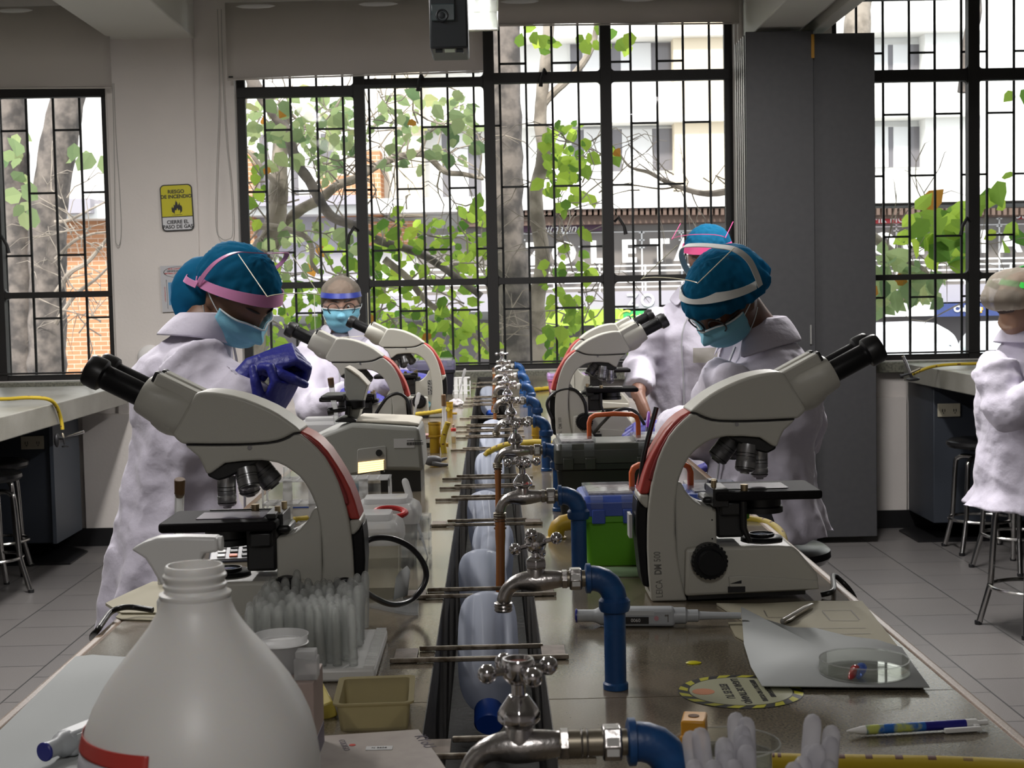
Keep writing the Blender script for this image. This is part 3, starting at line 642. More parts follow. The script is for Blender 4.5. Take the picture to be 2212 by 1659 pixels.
m_top = terrazzo('polished_stone', (.15, .13, .092), (.085, .073, .055), (.19, .15, .11), .12)
m_edgest = terrazzo('stone_edge', (.26, .18, .12), (.16, .1, .07), (.34, .25, .18), .4)
m_side = terrazzo('side_stone', (.24, .235, .2), (.16, .155, .13), (.3, .29, .26), .3)
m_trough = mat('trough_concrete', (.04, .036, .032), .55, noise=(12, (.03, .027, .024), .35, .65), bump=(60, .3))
m_cab = mat('cabinet_blue_grey', (.03, .036, .048), .55)
BX0, BX1 = -.552, .53; CX0, CX1 = -.081, .056; BY0, BY1 = .35, 8.17; BZ = .9
bench = empty('workbench', (0, 4, 0), 0, 'long stone-topped laboratory workbench with a water trough down its middle', 'workbench')
O4 = Vector((0, -4, 0))
def bpart(name, mb, m, par=None, **k):
    for p in mb.v: p += O4
    return mb.build(name, m, par or bench, **k)
tops = []
yj = on(1300, 1508).y
for x0, x1 in ((BX0+.018, CX0), (CX1, BX1-.018)):
    mb = MB(); ys = [BY0, yj-.0012, yj+.0012, BY1]
    mb.box((x0, BY0, BZ-.05), (x1, yj-.0012, BZ)); mb.box((x0, yj+.0012, BZ-.05), (x1, BY1, BZ)); mb.box((x0, yj-.0012, BZ-.05), (x1, yj+.0012, BZ-.003))
    bpart('worktop', mb, m_top)
bpart('edge_strip', MB().box((BX0, BY0, BZ-.1), (BX0+.018, BY1, BZ)), m_edgest, bevel=.006, seg=3)
bpart('edge_strip', MB().box((BX1-.018, BY0, BZ-.1), (BX1, BY1, BZ)), m_edgest, bevel=.006, seg=3)
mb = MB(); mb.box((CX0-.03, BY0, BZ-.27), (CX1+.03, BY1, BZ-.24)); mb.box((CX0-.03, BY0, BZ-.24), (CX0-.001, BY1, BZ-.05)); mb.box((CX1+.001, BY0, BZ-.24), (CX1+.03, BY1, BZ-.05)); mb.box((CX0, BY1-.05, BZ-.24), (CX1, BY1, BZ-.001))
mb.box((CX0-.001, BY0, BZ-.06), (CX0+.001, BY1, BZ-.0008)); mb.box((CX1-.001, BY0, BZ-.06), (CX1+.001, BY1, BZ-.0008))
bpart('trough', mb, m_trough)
for y in (1.3, 3.3, 5.3, 7.2):
    bpart('cabinet', MB().box((-.4, y-.9, .081), (-.115, y+.9, .849)), m_cab); bpart('cabinet', MB().box((.09, y-.9, .08), (.4, y+.9, .85)), m_cab)
bpart('plinth', MB().box((-.38, BY0+.1, 0), (.38, BY1-.1, .08)), m_base)

# slots and the flat bars laid across the trough
m_bar = mat('worn_steel', (.33, .29, .24), .38, .85, noise=(60, (.12, .09, .06), .45, .65))
m_slot = mat('slot_block', (.2, .155, .125), .55, noise=(40, (.11, .08, .06), .4, .65))
bars = [(1640, 1600, 900, 1290, 1), (1430, 1403, 843, 1230, 1), (1292, 1276, 872, 1203, 1), (1137, 1127, 928, 1173, 1), (1081, 1075, 941, 1155, 0), (1056, 1051, 950, 1156, 0), (1036, 1030, 956, 1152, 0), (974, 970, 974, 1140, 0),
        (947, 943, 982, 1134, 0), (934, 930, 985, 1132, 0), (923, 919, 986, 1130, 0), (905, 901, 993, 1123, 0), (877, 874, 1000, 1119, 0), (869, 866, 1003, 1116, 0), (861, 858, 1006, 1112, 0), (838, 836, 1015, 1100, 0), (829, 827, 1020, 1095, 0)]
where = ['nearest the camera behind the tap in front', 'over the jug with the blue cap', 'under the spout of the second tap', 'just behind the third tap spout']
for i, (y1, y2, xa_, xb_, big) in enumerate(bars):
    p = on((xa_+xb_)/2, y1); q = on((xa_+xb_)/2, y2); xl = on(xa_, y1).x; xr = on(xb_, y1).x; d = q.y-p.y
    root = empty('trough_bar_pair', ((xl+xr)/2, p.y, BZ), 0, 'worn metal bar pair across the trough, ' + (where[i] if i < 4 else ['fifth', 'sixth', 'seventh', 'eighth', 'ninth', 'tenth', 'eleventh', 'twelfth', 'thirteenth', 'fourteenth', 'fifteenth', 'sixteenth', 'seventeenth'][i-4]+' pair from the bottom of the picture'), 'metal bars', 'metal bar pairs laid across the trough')
    W = xr-xl
    MB().box((-W/2, 0, .0005), (W/2, .005, .0065)).build('bar', m_bar, root, bevel=.0012)
    MB().box((-W/2+.034, d-.005, .0005), (W/2-.03, d, .0065)).build('bar', m_bar, root, bevel=.0012)
    if big:
        MB().box((-W/2+.004, .0055, .0003), (-W/2+.033, d-.001, .004)).build('end_block', m_slot, root, bevel=.0008)
        MB().box((W/2-.033, .0055, .0003), (W/2-.003, d-.001, .004)).build('end_block', m_slot, root, bevel=.0008)

# side benches with pedestals, outlets
m_outlet = mat('outlet_beige', (.42, .39, .3), .5)
def side_bench(name_lab, x0, x1, y0, y1, zt, ped):
    cx = (x0+x1)/2; root = empty('side_bench', (cx, (y0+y1)/2, 0), 0, name_lab, 'bench'); o = Vector((-cx, -(y0+y1)/2, 0))
    for nm, mb, m in (('worktop', MB().box((x0, y0, zt-.1), (x1, y1, zt)), m_side), ('pedestal', MB().box((ped[0], 7.72, .1), (ped[1], 8.19, zt-.1)), m_cab), ('pedestal', MB().box((ped[0], 1.0, .1), (ped[1], 1.5, zt-.1)), m_cab)):
        for p in mb.v: p += o
        q = mb.build(nm, m, root, bevel=.005)
    return root, o
rootL, oL = side_bench('pale stone side bench at the left window with dark pedestal', XL+.02, -1.985, .2, 8.1, .9, (XL+.05, -2.31))
rootR, oR = side_bench('pale stone side bench at the right window, beyond the partition', 2.26, XR-.02, .2, 8.1, .93, (2.31, XR-.05))
for root, o, px, py in ((rootL, oL, 70, 956), (rootR, oR, 2050, 886)):
    c = at(px, py, 7.715); q = MB().box((c.x-.06, c.y-.004, c.z-.035), (c.x+.06, c.y+.006, c.z+.035))
    for p in q.v: p += o
    pl = q.build('power_outlet', m_outlet, root, bevel=.003)
    q = MB()
    for sx in (-.03, .03):
        for dx in (-.006, .006): q.box((c.x+sx+dx-.0015, c.y-.0055, c.z-.008), (c.x+sx+dx+.0015, c.y-.0035, c.z+.006))
        q.ball((c.x+sx, c.y-.0045, c.z-.015), .003, 8)
    for p in q.v: p += o
    q.build('socket_holes', m_ink, pl)
# blue-grey side panel strip of left pedestal
MB().box((-2.309-(XL-1.965)/2, 7.70-4.15, .1), (-2.29-(XL-1.965)/2, 8.18-4.15, .8)).build('side_panel', mat('panel_blue', (.08, .095, .12), .5), rootL)
for pts, lab, px in (([(60, 1195), (150, 1182), (190, 1193), (152, 1220), (60, 1222)], 'black mat doubling as floor shadow under the left side bench', 0), ([(1942, 1148), (1985, 1135), (2110, 1140), (2110, 1172), (1983, 1172)], 'black mat doubling as floor shadow under the right side bench', 0)):  # flat black mats that put in the dark shadow below the side benches
    q = [on(x, y, .0) for x, y in pts]
    if pts[0][0] < 500: q[0].x -= .8; q[4].x -= .8
    else: q[2].x += .8; q[3].x += .8
    tag(MB().prism([(p.x, p.y) for p in q], .001, .009, axis='z').build('floor_mat', m_base), lab, 'mat')

# ceiling luminaire + hanging box
def luminaire(x, y, z, L, lab, power, vis=True):
    root = empty('ceiling_lamp', (x, y, z), 0, lab, 'lamp', 'fluorescent ceiling lamps')
    m_met = mat('lamp_metal', (.6, .6, .55), .25, .8); m_tube = mat('lamp_tube', (1, 1, 1), .3, emit=(.95, 1, 1), es=6)
    MB().box((-.075, -L/2, .055), (.075, L/2, .075)).box((-.075, -L/2-.02, -.01), (.075, -L/2, .075)).box((-.075, L/2, -.01), (.075, L/2+.02, .075)).build('housing', m_met, root, bevel=.004)
    for sx in (-.028, .028): MB().tube([(sx, -L/2+.01, .02), (sx, L/2-.01, .02)], .014, 10).build('tube', m_tube, root)
    for sy in (-L*.35, L*.35): MB().cyl((0, sy, .075), (0, sy, CEIL-z), .006).build('hanger_rod', m_met, root)
    ld = bpy.data.lights.new('lamp_light', 'AREA'); ld.shape = 'RECTANGLE'; ld.size = .14; ld.size_y = L*.95; ld.energy = power; ld.color = (1, .965, .94)
    lo = bpy.data.objects.new('lamp_light', ld); C.objects.link(lo); lo.parent = root; lo.location = (0, 0, -.0)
    return root
c = at(1032, 74, 5.45)
luminaire(c.x, 5.45-.62, c.z+.02, 1.2, 'lit fluorescent lamp with two bright tubes at the top centre, beside the dark box', 6)
for x, y, pw in ((-1.35, 5.4, 82), (1.2, 5.4, 80), (-1.5, 2.9, 36), (1.5, 2.9, 34), (0, -1.2, 26)):  # lamps out of view, added as base fill for the room
    luminaire(x, y, 2.75, 1.2, 'unseen fluorescent fill lamp added on the ceiling above the picture', pw)
a = at(925, -60, 3.9); b_ = at(1012, 104, 3.9); W = b_.x-a.x; H = a.z-b_.z
root = empty('ceiling_projector', ((a.x+b_.x)/2, 4.0, (a.z+b_.z)/2), 0, 'dark grey box with a round dial hanging from the ceiling at the top centre', 'projector')
m_dg = mat('dark_grey_plastic', (.025, .03, .035), .45); m_dg2 = mat('teal_window', (.045, .065, .07), .2)
MB().box((-W/2, -.1, -H/2), (W/2, .1, H/2)).build('housing', m_dg, root, bevel=.006)
MB().box((-W/2+.003, -.104, H/2-.11), (W*.17, -.098, H/2-.005)).build('front_panel', mat('dark_grey_plastic_2', (.035, .04, .045), .5), root, bevel=.002)
MB().torus((-W*.17, -.106, H/2-.112), (0, 1, 0), .014, .003).ball((-W*.17, -.104, H/2-.112), (.011, .004, .011)).build('dial', m_dg, root)
MB().box((-W/2+.005, -.106, -H/2+.07), (W*.17, -.1, -H/2+.115)).build('window_panel', m_dg2, root, bevel=.003)
for x_ in (-.036, .018): MB().box((x_, -.09, -H/2-.009), (x_+.018, -.05, -H/2)).build('latch', m_dg, root)
MB().box((-.012, -.095, -H/2-.009), (.014, -.09, -H/2)).build('latch_label', mat('pale_green', (.4, .45, .35), .5), root)
MB().cyl((0, .05, H/2), (0, .05, CEIL-(a.z+b_.z)/2), .02).build('mount_pole', m_dg, root)
# ================================================================== MICROSCOPES
m_body = mat('scope_cream', (.47, .46, .41), .42, bump=(600, .05))
m_red = mat('scope_red', (.42, .045, .035), .38); m_blk = mat('scope_black', (.007, .007, .008), .38); m_satin = mat('scope_satin_black', (.009, .009, .01), .38)
m_satin.node_tree.nodes['Principled BSDF'].inputs['Specular IOR Level'].default_value = .18; m_chr = mat('chrome', (.62, .61, .62), .16, 1.0); m_obj = mat('objective_grey', (.3, .3, .31), .3, .8); m_lens = mat('lens_glass', (.5, .55, .65), .03, .6)
m_gtext = mat('grey_print', (.16, .155, .14), .5); m_cable = mat('cable_black', (.006, .006, .007), .35)
K = 2.419e-4
def cc(pts): return [((x-115)*K, (1625-y)*K) for x, y in pts]
def make_scope():
    r = empty('microscope')
    lower = cc([(130, 1622), (116, 1450), (111, 1300), (113, 1180), (118, 1080), (128, 1000), (140, 920), (158, 840), (182, 760), (212, 690), (250, 620), (295, 565), (340, 522), (384, 487), (420, 490), (445, 505), (475, 519), (510, 529), (560, 537), (640, 541), (720, 542), (860, 540), (1015, 536),
                (985, 565), (945, 600), (925, 640), (905, 690), (895, 700), (870, 688), (800, 640), (700, 630), (600, 628), (560, 634), (510, 645), (470, 664), (430, 692), (395, 722), (365, 760), (342, 800), (325, 840), (310, 880), (298, 930), (288, 1000), (282, 1080), (281, 1200), (290, 1320), (306, 1440), (330, 1560), (350, 1622)])
    MB().prism(lower, -.044, .044).build('arm', m_body, r, bevel=.004, seg=3)
    up = cc([(376, 478), (400, 452), (450, 412), (500, 376), (550, 347), (610, 318), (680, 289), (740, 270), (800, 257), (850, 249), (900, 246), (945, 248), (985, 310), (1030, 385), (1083, 478), (1060, 505), (1032, 530), (860, 535), (720, 537), (640, 536), (560, 532), (512, 524), (475, 512), (440, 496), (418, 484)])
    MB().prism(up, -.043, .043).build('head', m_body, r, bevel=.007, seg=3)
    # dark joint between head and arm
    MB().prism(cc([(384, 482), (420, 484), (445, 499), (475, 513), (512, 525), (560, 532), (640, 537), (720, 539), (860, 537), (1010, 532), (1005, 537), (860, 543), (720, 544), (640, 543), (560, 538), (510, 532), (475, 522), (440, 508), (418, 492)]), -.0438, .0438).build('joint_line', m_blk, r)
    # red grip in the back of the arm
    red = MB().prism(cc([(384, 474), (330, 503), (283, 540), (238, 592), (195, 660), (155, 730), (122, 800), (98, 870), (80, 940), (72, 972), (128, 972), (150, 900), (172, 820), (200, 745), (235, 672), (280, 602), (330, 545), (388, 500), (415, 488)]), -.034, .034).build('grip', m_red, r, bevel=.005, seg=3)
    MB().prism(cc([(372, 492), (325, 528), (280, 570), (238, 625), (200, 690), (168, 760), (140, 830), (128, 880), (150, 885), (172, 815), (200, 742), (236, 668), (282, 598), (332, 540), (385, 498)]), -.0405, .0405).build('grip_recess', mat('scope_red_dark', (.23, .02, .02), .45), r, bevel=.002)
    MB().prism(cc([(72, 972), (130, 976), (124, 1060), (104, 1052), (82, 1030), (66, 1005)]), -.036, .036).build('back_cap', m_body, r, bevel=.003)
    MB().prism(cc([(60, 1000), (80, 1032), (122, 1056), (116, 1180), (114, 1320), (124, 1545), (86, 1532), (72, 1450), (58, 1300), (50, 1200), (52, 1080)]), -.034, .034).build('rear_panel', m_satin, r, bevel=.003)
    # pillar and base
    MB().prism(cc([(283, 900), (320, 900), (336, 925), (350, 955), (372, 985), (405, 1020), (440, 1042), (470, 1055), (535, 1064), (538, 1590), (290, 1590)]), -.038, .038).build('pillar', m_body, r, bevel=.003)
    base = [(.03, -.046), (.02, .046)]
    b = MB()
    prof = cc([(330, 1585), (340, 1300), (400, 1292), (560, 1288), (900, 1290), (985, 1296), (1020, 1330), (1128, 1462), (1136, 1500), (1136, 1556), (1050, 1568), (380, 1584)])
    b.prism(prof, -.056, .056).build('base', m_body, r, bevel=.005, seg=3)
    MB().prism(cc([(590, 1466), (680, 1462), (1128, 1502), (1136, 1556), (600, 1570)]), -.0585, .0585).build('base_lip', m_body, r, bevel=.002)
    MB().prism(cc([(350, 1570), (1060, 1562), (1060, 1592), (350, 1610)]), -.05, .05).build('rubber_foot', m_blk, r)
    for s in (-1, 1):
        kn = MB(); o = Vector(((475-115)*K, 0, (1368-K*0-1368+1625-1368)*K)) if 0 else Vector(((475-115)*K, 0, (1625-1368)*K))
        kn.cyl(o+Vector((0, s*.05, 0)), o+Vector((0, s*.072, 0)), .0262, .0245, 28)
        for k in range(24):
            a = 2*math.pi*k/24; kn.ball(o+Vector((math.cos(a)*.0252, s*.062, math.sin(a)*.0252)), (.0022, .009, .0022), 6)
        kn.cyl(o+Vector((0, s*.07, 0)), o+Vector((0, s*.082, 0)), .0195, .0175, 24)
        kn.build('focus_knob', m_satin, r)
    c1 = MB(); y = -.0592
    c1.box(((586-115)*K, y, (1625-1563)*K), ((690-115)*K, y+.002, (1625-1528)*K)); c1.prism(cc([(600, 1510), (668, 1510), (668, 1490)]), y, y+.002)
    c1.build('switch_mark', m_ink, r)
    c1 = MB(); c1.box(((586-115)*K, -y-.002, (1625-1563)*K), ((690-115)*K, -y, (1625-1528)*K)); c1.prism(cc([(600, 1510), (668, 1510), (668, 1490)]), -y-.002, -y); c1.build('switch_mark', m_ink, r)
    lx = (835-115)*K; lz = (1625-1290)*K
    MB().lathe([(.031, 0), (.031, .004), (.029, .006), (.019, .007), (.019, .0105), (.0175, .0105), (.0165, .007)], (lx, 0, lz)).build('light_ring', m_satin, r)
    MB().lathe([(.0162, .0), (.0162, .0085), (.008, .0092), (.001, .0095)], (lx, 0, lz)).build('light_lens', m_lens, r)
    # stage
    st = MB(); z0, z1 = (1625-1018)*K, (1625-957)*K
    pl = [((520-115)*K, -.062), ((1130-115)*K, -.062)] + [((1130-115)*K+.008*math.sin(R(a)), -.054-.008*math.cos(R(a))) for a in (30, 60, 90)] + [((1165-115)*K, .054), ((1150-115)*K, .062), ((520-115)*K, .062)]
    st.prism(pl, z0+.002, z1, axis='z'); m_stg = mat('stage_black', (.012, .011, .012), .6); m_stg.node_tree.nodes['Principled BSDF'].inputs['Specular IOR Level'].default_value = .04
    st.build('stage', m_stg, r, bevel=.004, seg=3)
    MB().box(((610-115)*K, -.03, z1), ((980-115)*K, .03, z1+.0012)).build('glass_slide', mat('slide_glass', (.12, .1, .12), .25), r)
    MB().box(((505-115)*K, -.055, z1-.022), ((600-115)*K, .02, z1+.004)).box(((530-115)*K, .02, z1+.001), ((580-115)*K, .045, z1+.008)).box(((580-115)*K, -.046, z1+.001), ((960-115)*K, -.042, z1+.003)).build('slide_holder', m_blk, r, bevel=.002)
    m_brass = mat('brass', (.5, .4, .24), .3, .9)
    for x_, y_, h_, r_ in ((525, -.03, .014, .004), (545, 0, .012, .004), (700, -.045, .009, .0055)): MB().cyl(((x_-115)*K, y_, z1), ((x_-115)*K, y_, z1+h_), r_).build('holder_screw', m_brass, r)
    MB().box(((535-115)*K, -.04, (1625-1245)*K), ((700-115)*K, .04, z0+.003)).box(((460-115)*K, -.03, (1625-1040)*K), ((540-115)*K, .03, (1625-1000)*K)).box(((550-115)*K, -.05, (1625-1110)*K), ((680-115)*K, .05, z0)).build('stage_carrier', m_blk, r, bevel=.004)
    MB().tube([((690-115)*K, -.05, z0), ((690-115)*K, -.05, (1625-1180)*K), ((728-115)*K, -.05, (1625-1268)*K)], [.005, .005, .0035], 10).build('stage_drive', m_blk, r)
    ox = (826-115)*K
    MB().lathe([(.017, 0), (.034, .0), (.034, .008), (.031, .01), (.031, .022), (.017, .026)], (ox, 0, (1625-1112)*K)).build('condenser', m_blk, r)
    # revolving nosepiece and objectives
    n = Vector((math.sin(R(-14)), 0, math.cos(R(-14)))); nd = Vector((.24, 0, -.0)); 
    c0 = Vector(((760-115)*K, 0, (1625-665)*K)); ax = Vector((-.3, 0, -.95)).normalized()
    MB().prism(cc([(610, 630), (700, 628), (800, 636), (905, 690), (906, 715), (850, 742), (790, 726), (640, 655)]), -.033, .033).build('nosepiece', m_blk, r, bevel=.003)
    def objective(p, d, rr, L, m, name='objective'):
        d = Vector(d).normalized(); o = MB().lathe([(rr, 0), (rr, L*.55), (rr*.98, L*.56), (rr*.98, L*.6), (rr*1.02, L*.61), (rr*1.0, L*.86), (rr*.8, L*.93), (rr*.5, L*.95), (rr*.45, L)], p, d, 22).build(name, m, r)
        MB().lathe([(rr*1.012, L*.3), (rr*1.012, L*.33)], p, d, 22).lathe([(rr*1.012, L*.42), (rr*1.012, L*.44)], p, d, 22).lathe([(rr*1.03, L*.8), (rr*1.03, L*.83)], p, d, 22).build('ring_mark', m_blk, o)
    objective((ox, 0, (1625-735)*K), (0, 0, -1), .0125, .043, mat('objective_pale', (.5, .5, .52), .25, .7))
    objective(((740-115)*K, -.022, (1625-690)*K), (-.16, -.2, -1), .0145, .043, m_obj)
    objective(((660-115)*K, 0, (1625-660)*K), (-.62, 0, -.78), .0155, .042, mat('objective_dark', (.12, .12, .125), .35, .6))
    objective(((700-115)*K, .024, (1625-680)*K), (-.25, .3, -1), .0135, .03, m_obj)
    # binocular body, eyepieces
    d = Vector((math.cos(R(27.5)), 0, math.sin(R(27.5)))); uo = Vector((-d.z, 0, d.x))
    A = Vector(((985-115)*K, 0, (1625-398)*K))
    b = MB(); rs = []
    L = .0745
    for t, ru, ry in ((0, .034, .037), (.15, .035, .04), (.35, .034, .044), (.75, .030, .047), (.95, .0275, .047), (1, .026, .0455)):
        c = A + d*L*t; rs.append([c + uo*(math.copysign(abs(math.cos(q))**.8, math.cos(q))*ru) + Vector((0, math.copysign(abs(math.sin(q))**.8, math.sin(q))*ry, 0)) for q in [2*math.pi*k/32 for k in range(32)]])
    b.rings(rs).build('binocular_body', m_body, r, smooth=30)
    # lower rounded chin of the binocular body
    MB().ball(A + d*.03 - uo*.014, (.034, .04, .024), 20, Matrix.Rotation(R(-30), 3, 'Y')).build('binocular_chin', m_body, r)
    for s in (-1, 1):
        M4 = A + d*.02 + Vector((0, s*.022, 0)) + d*.012
        MB().box((-.034, -.014, 0), (.034, .014, .0365), Matrix.Translation(M4) @ Matrix(((d.x, 0, uo.x, 0), (0, 1, 0, 0), (d.z, 0, uo.z, 0), (0, 0, 0, 1)))).build('tube_cover', m_body, r, bevel=.003)
        MB().box((.03, -.012, .022), (.038, .012, .037), Matrix.Translation(M4) @ Matrix(((d.x, 0, uo.x, 0), (0, 1, 0, 0), (d.z, 0, uo.z, 0), (0, 0, 0, 1)))).build('cover_end', m_blk, r, bevel=.002)
        E = A + d*L*.97 + Vector((0, s*.029, 0)) - uo*.0
        E = E + d*.009; ep = MB().lathe([(.0165, -.012), (.0165, .042), (.0162, .043), (.0168, .046), (.0168, .05)], E, d, 28).build('eyepiece', m_satin, r)
        MB().lathe([(.0172, .046), (.0215, .049), (.0222, .054), (.0218, .066), (.0205, .07), (.0195, .0715), (.013, .071), (.0115, .06)], E, d, 28).build('rubber_eyecup', m_blk, ep)
        MB().lathe([(.01165, .061), (.006, .0625), (.0005, .063)], E, d, 20).build('eye_lens', m_lens, ep)
    MB().cyl(((660-115)*K, -.0455, (1625-556)*K), ((660-115)*K, -.042, (1625-556)*K), .003).cyl(((660-115)*K, .042, (1625-556)*K), ((660-115)*K, .0455, (1625-556)*K), .003).build('side_screw', m_obj, r)
    for y_ in (1135, 1250): MB().cyl(((508-115)*K, -.0385, (1625-y_)*K), ((508-115)*K, -.037, (1625-y_)*K), .0013, n=8).build('screw', m_ink, r)
    for s in (-1, 1):
        M4 = TM(((182-115)*K, s*.0445, (1625-1565)*K), (.03*s if 0 else 0, 0, 1), (-s*-1 if s > 0 else -1, 0, 0)) if 0 else None
    for s_, z_, b__ in (('LEICA', .0065, 0), ('DM', .0405, .0005), ('500', .0595, 0)): text('lettering', s_, TM(((184-z_*200-115)*K, -.0442, z_), (-.02, 0, 1), (-1, 0, -.02)), .0142, m_gtext, r, .0002, 'LEFT', bold=b__, sx=.72)
    return r
sc0 = make_scope()
scopes = [((at(1401.6, 1308, 2.14).x, 2.14+.044, BZ), 0, 'cream microscope nearest on the right, its black eyepieces pointing right'),
          ((at(764, 1290, 1.957).x, 1.957+.044, BZ), 180, 'cream microscope nearest on the left, black eyepieces pointing left over the white jug'),
          ((at(622+.348*736, 900, 4.35).x, 4.39, BZ), 180, 'second cream microscope on the left, eyepieces pointing at the blue gloves'),
          ((at(755+.348*582, 900, 5.5).x, 5.54, BZ), 180, 'farthest cream microscope on the left, in front of the masked person with round glasses'),
          ((at(1447-.348*711, 900, 4.5).x, 4.54, BZ), 0, 'second cream microscope on the right, behind the black toolbox'),
          ((at(1418-.348*572, 900, 5.6).x, 5.64, BZ), 0, 'farthest cream microscope on the right, half hidden behind another one')]
SC = []
for i, (loc, rz, lab) in enumerate(scopes):
    q = sc0 if i == 0 else copy_tree(sc0)
    q.location = loc; q.rotation_euler = (0, 0, R(rz)); tag(q, lab, 'microscope', 'cream and red binocular microscopes on the bench'); SC.append(q)
for q in list(SC[1].children):             # the lettering belongs to the side facing away on the left-hand ones
    pass
# stickers on the two far microscopes
MB().cyl((.058, .0445, .05), (.058, .046, .05), .013, n=24).build('globe_sticker', mat('globe_blue', (.05, .3, .42), .3, noise=(60, (.4, .6, .65), .45, .55)), SC[3])
MB().box((.04, .0445, .085), (.055, .0455, .14)).build('barcode_sticker', mat('label_grey', (.3, .3, .29), .5, noise=(200, (.02, .02, .02), .5, .52)), SC[3])
MB().box((-.024, -.012, .09), (-.0195, .02, .125)).build('rating_label', mat('label_white', (.5, .5, .5), .4), SC[0])
# cables
def cable(pts, lab, r=.0042, m=None, name='power_cable', cat='cable', group=None):
    return tag(MB().tube(smooth_path(pts, 8), r, 10).build(name, m or m_cable), lab, cat, group)
A = lambda x, y, Y: at(x, y, Y)
cable([A(772, 1190, 2.06), A(800, 1165, 2.06), A(845, 1163, 2.08), A(890, 1185, 2.1), A(918, 1225, 2.12), A(917, 1260, 2.12), A(890, 1295, 2.1), A(850, 1306, 2.05), A(810, 1292, 2.0), A(775, 1268, 1.94), A(750, 1254, 1.93), A(728, 1260, 1.93), A(712, 1282, 1.93), A(700, 1310, 1.93)], 'thick black power cable looping behind the nearest left microscope')
cable([on(330, 1318, .912), on(290, 1312, .915), on(262, 1313, .917), on(240, 1322, .912), on(225, 1340, .91), on(210, 1362, .905), on(200, 1372, .88), on(198, 1380, .8)], 'black cable bending over the left bench edge, on the tan notebook')
cable([on(1774, 1285, .905), on(1800, 1275, .91), A(1800, 1243, 2.3), A(1825, 1262, 2.3), A(1845, 1290, 2.3), A(1850, 1320, 2.3)], 'black cable hanging over the right bench edge behind the nearest microscope', .004)
cable([A(1193, 905, 4.5), A(1182, 870, 4.5), A(1205, 845, 4.5), A(1240, 842, 4.5), A(1262, 868, 4.5), A(1268, 905, 4.5), A(1280, 935, 4.45), A(1300, 915, 4.35), A(1330, 888, 4.3), A(1365, 885, 4.3), A(1388, 910, 4.3), A(1404, 945, 4.3)], 'long black cable arching in front of the second right microscope', .005)
cable([A(806, 905, 4.3), A(822, 878, 4.3), A(838, 858, 4.3), A(860, 850, 4.3), A(878, 862, 4.3), A(886, 890, 4.3), A(886, 925, 4.35)], 'black cable arching over the second left microscope', .005)
cable([A(1418, 880, 2.2)-Vector((0, 0, 0)), A(1392, 980, 2.19), A(1384, 1040, 2.19), A(1382, 1080, 2.19), A(1386, 1120, 2.19), A(1395, 1150, 2.19)], 'black cable running down behind the red grip of the nearest right microscope', .004)

# older grey microscope base with lamp vent
YB_ = 3.42
def q_(px, py, Y=YB_): p = at(px, py, Y); return (p.x, p.z)
r = empty('microscope', (q_(850, 1063)[0], YB_+.11, BZ), 0, 'older grey microscope with a glowing lamp vent and barcode label', 'microscope')
o = Vector((-r.location.x, -r.location.y, -BZ))
def gp(name, mb, m, par=None, **k):
    for p in mb.v: p += o
    return mb.build(name, m, par or r, **k)
m_gr = mat('old_scope_grey', (.3, .305, .28), .45, bump=(500, .06)); m_crm = mat('old_scope_cream', (.58, .54, .46), .45)
gp('base', MB().prism([q_(*p) for p in ((655, 958), (700, 936), (738, 922), (760, 914), (830, 918), (905, 923), (911, 960), (916, 1018), (870, 1017), (825, 1017), (780, 1026), (730, 1038), (655, 1040))], YB_, YB_+.22), m_gr, bevel=.01, seg=3)
gp('base_top', MB().prism([q_(*p) for p in ((760, 913), (830, 917), (905, 922), (904, 916), (880, 912), (770, 908))], YB_+.02, YB_+.21), m_crm, bevel=.003)
gp('foot', MB().box((q_(822, 1063)[0], YB_+.01, BZ), (q_(909, 1063)[0], YB_+.2, q_(850, 1016)[1]+.004)).box((q_(690, 1063)[0], YB_+.01, BZ), (q_(745, 1063)[0], YB_+.2, q_(850, 1030)[1])), m_blk)
gp('arm', MB().prism([q_(*p) for p in ((739, 797), (742, 796), (752, 801), (770, 814), (790, 836), (787, 845), (771, 903), (767, 910), (746, 903), (741, 840))], YB_+.05, YB_+.13), m_gr, bevel=.004, seg=3)
gp('arm_top', MB().prism([q_(*p) for p in ((740, 796), (744, 795), (754, 800), (772, 813), (792, 835), (790, 837), (770, 816), (752, 803))], YB_+.045, YB_+.135), m_crm, bevel=.002)
gp('stage', MB().box((q_(692, 866)[0], YB_+.0, q_(692, 866)[1]), (q_(742, 866)[0], YB_+.13, q_(692, 855)[1])), m_blk, bevel=.004)
gp('condenser', MB().lathe([(.02, 0), (.024, .004), (.024, .02), (.012, .022)], (q_(738, 0)[0], YB_+.06, q_(738, 888)[1])), m_satin)
gp('stage_knob', MB().cyl((q_(704, 893)[0], YB_+.04, q_(704, 893)[1]), (q_(716, 891)[0], YB_+.04, q_(716, 891)[1]), .009).cyl((q_(716, 891)[0], YB_+.04, q_(716, 891)[1]), (q_(745, 888)[0], YB_+.04, q_(745, 888)[1]), .004).cyl((q_(724, 0)[0], YB_+.04, q_(724, 900)[1]), (q_(726, 0)[0], YB_+.04, q_(726, 880)[1]), .008), m_blk)
gp('lamp_cover', MB().prism([q_(*p) for p in ((722, 910), (735, 904), (755, 903), (768, 909), (768, 914), (722, 914))], YB_+.02, YB_+.12), m_blk, bevel=.004)
pn = gp('lamp_hatch', MB().prism([q_(*p) for p in ((772, 973), (775, 970), (830, 963), (834, 965), (836, 1014), (771, 1024))], YB_-.0015, YB_+.002), mat('hatch_grey', (.33, .33, .31), .45), bevel=.001)
mb = MB()
for k in range(5):
    mb.prism([q_(*p) for p in ((774, 999+k*4.8), (830, 992.5+k*4.6), (830, 996+k*4.6), (774, 1003+k*4.8))], YB_-.003, YB_-.0016)
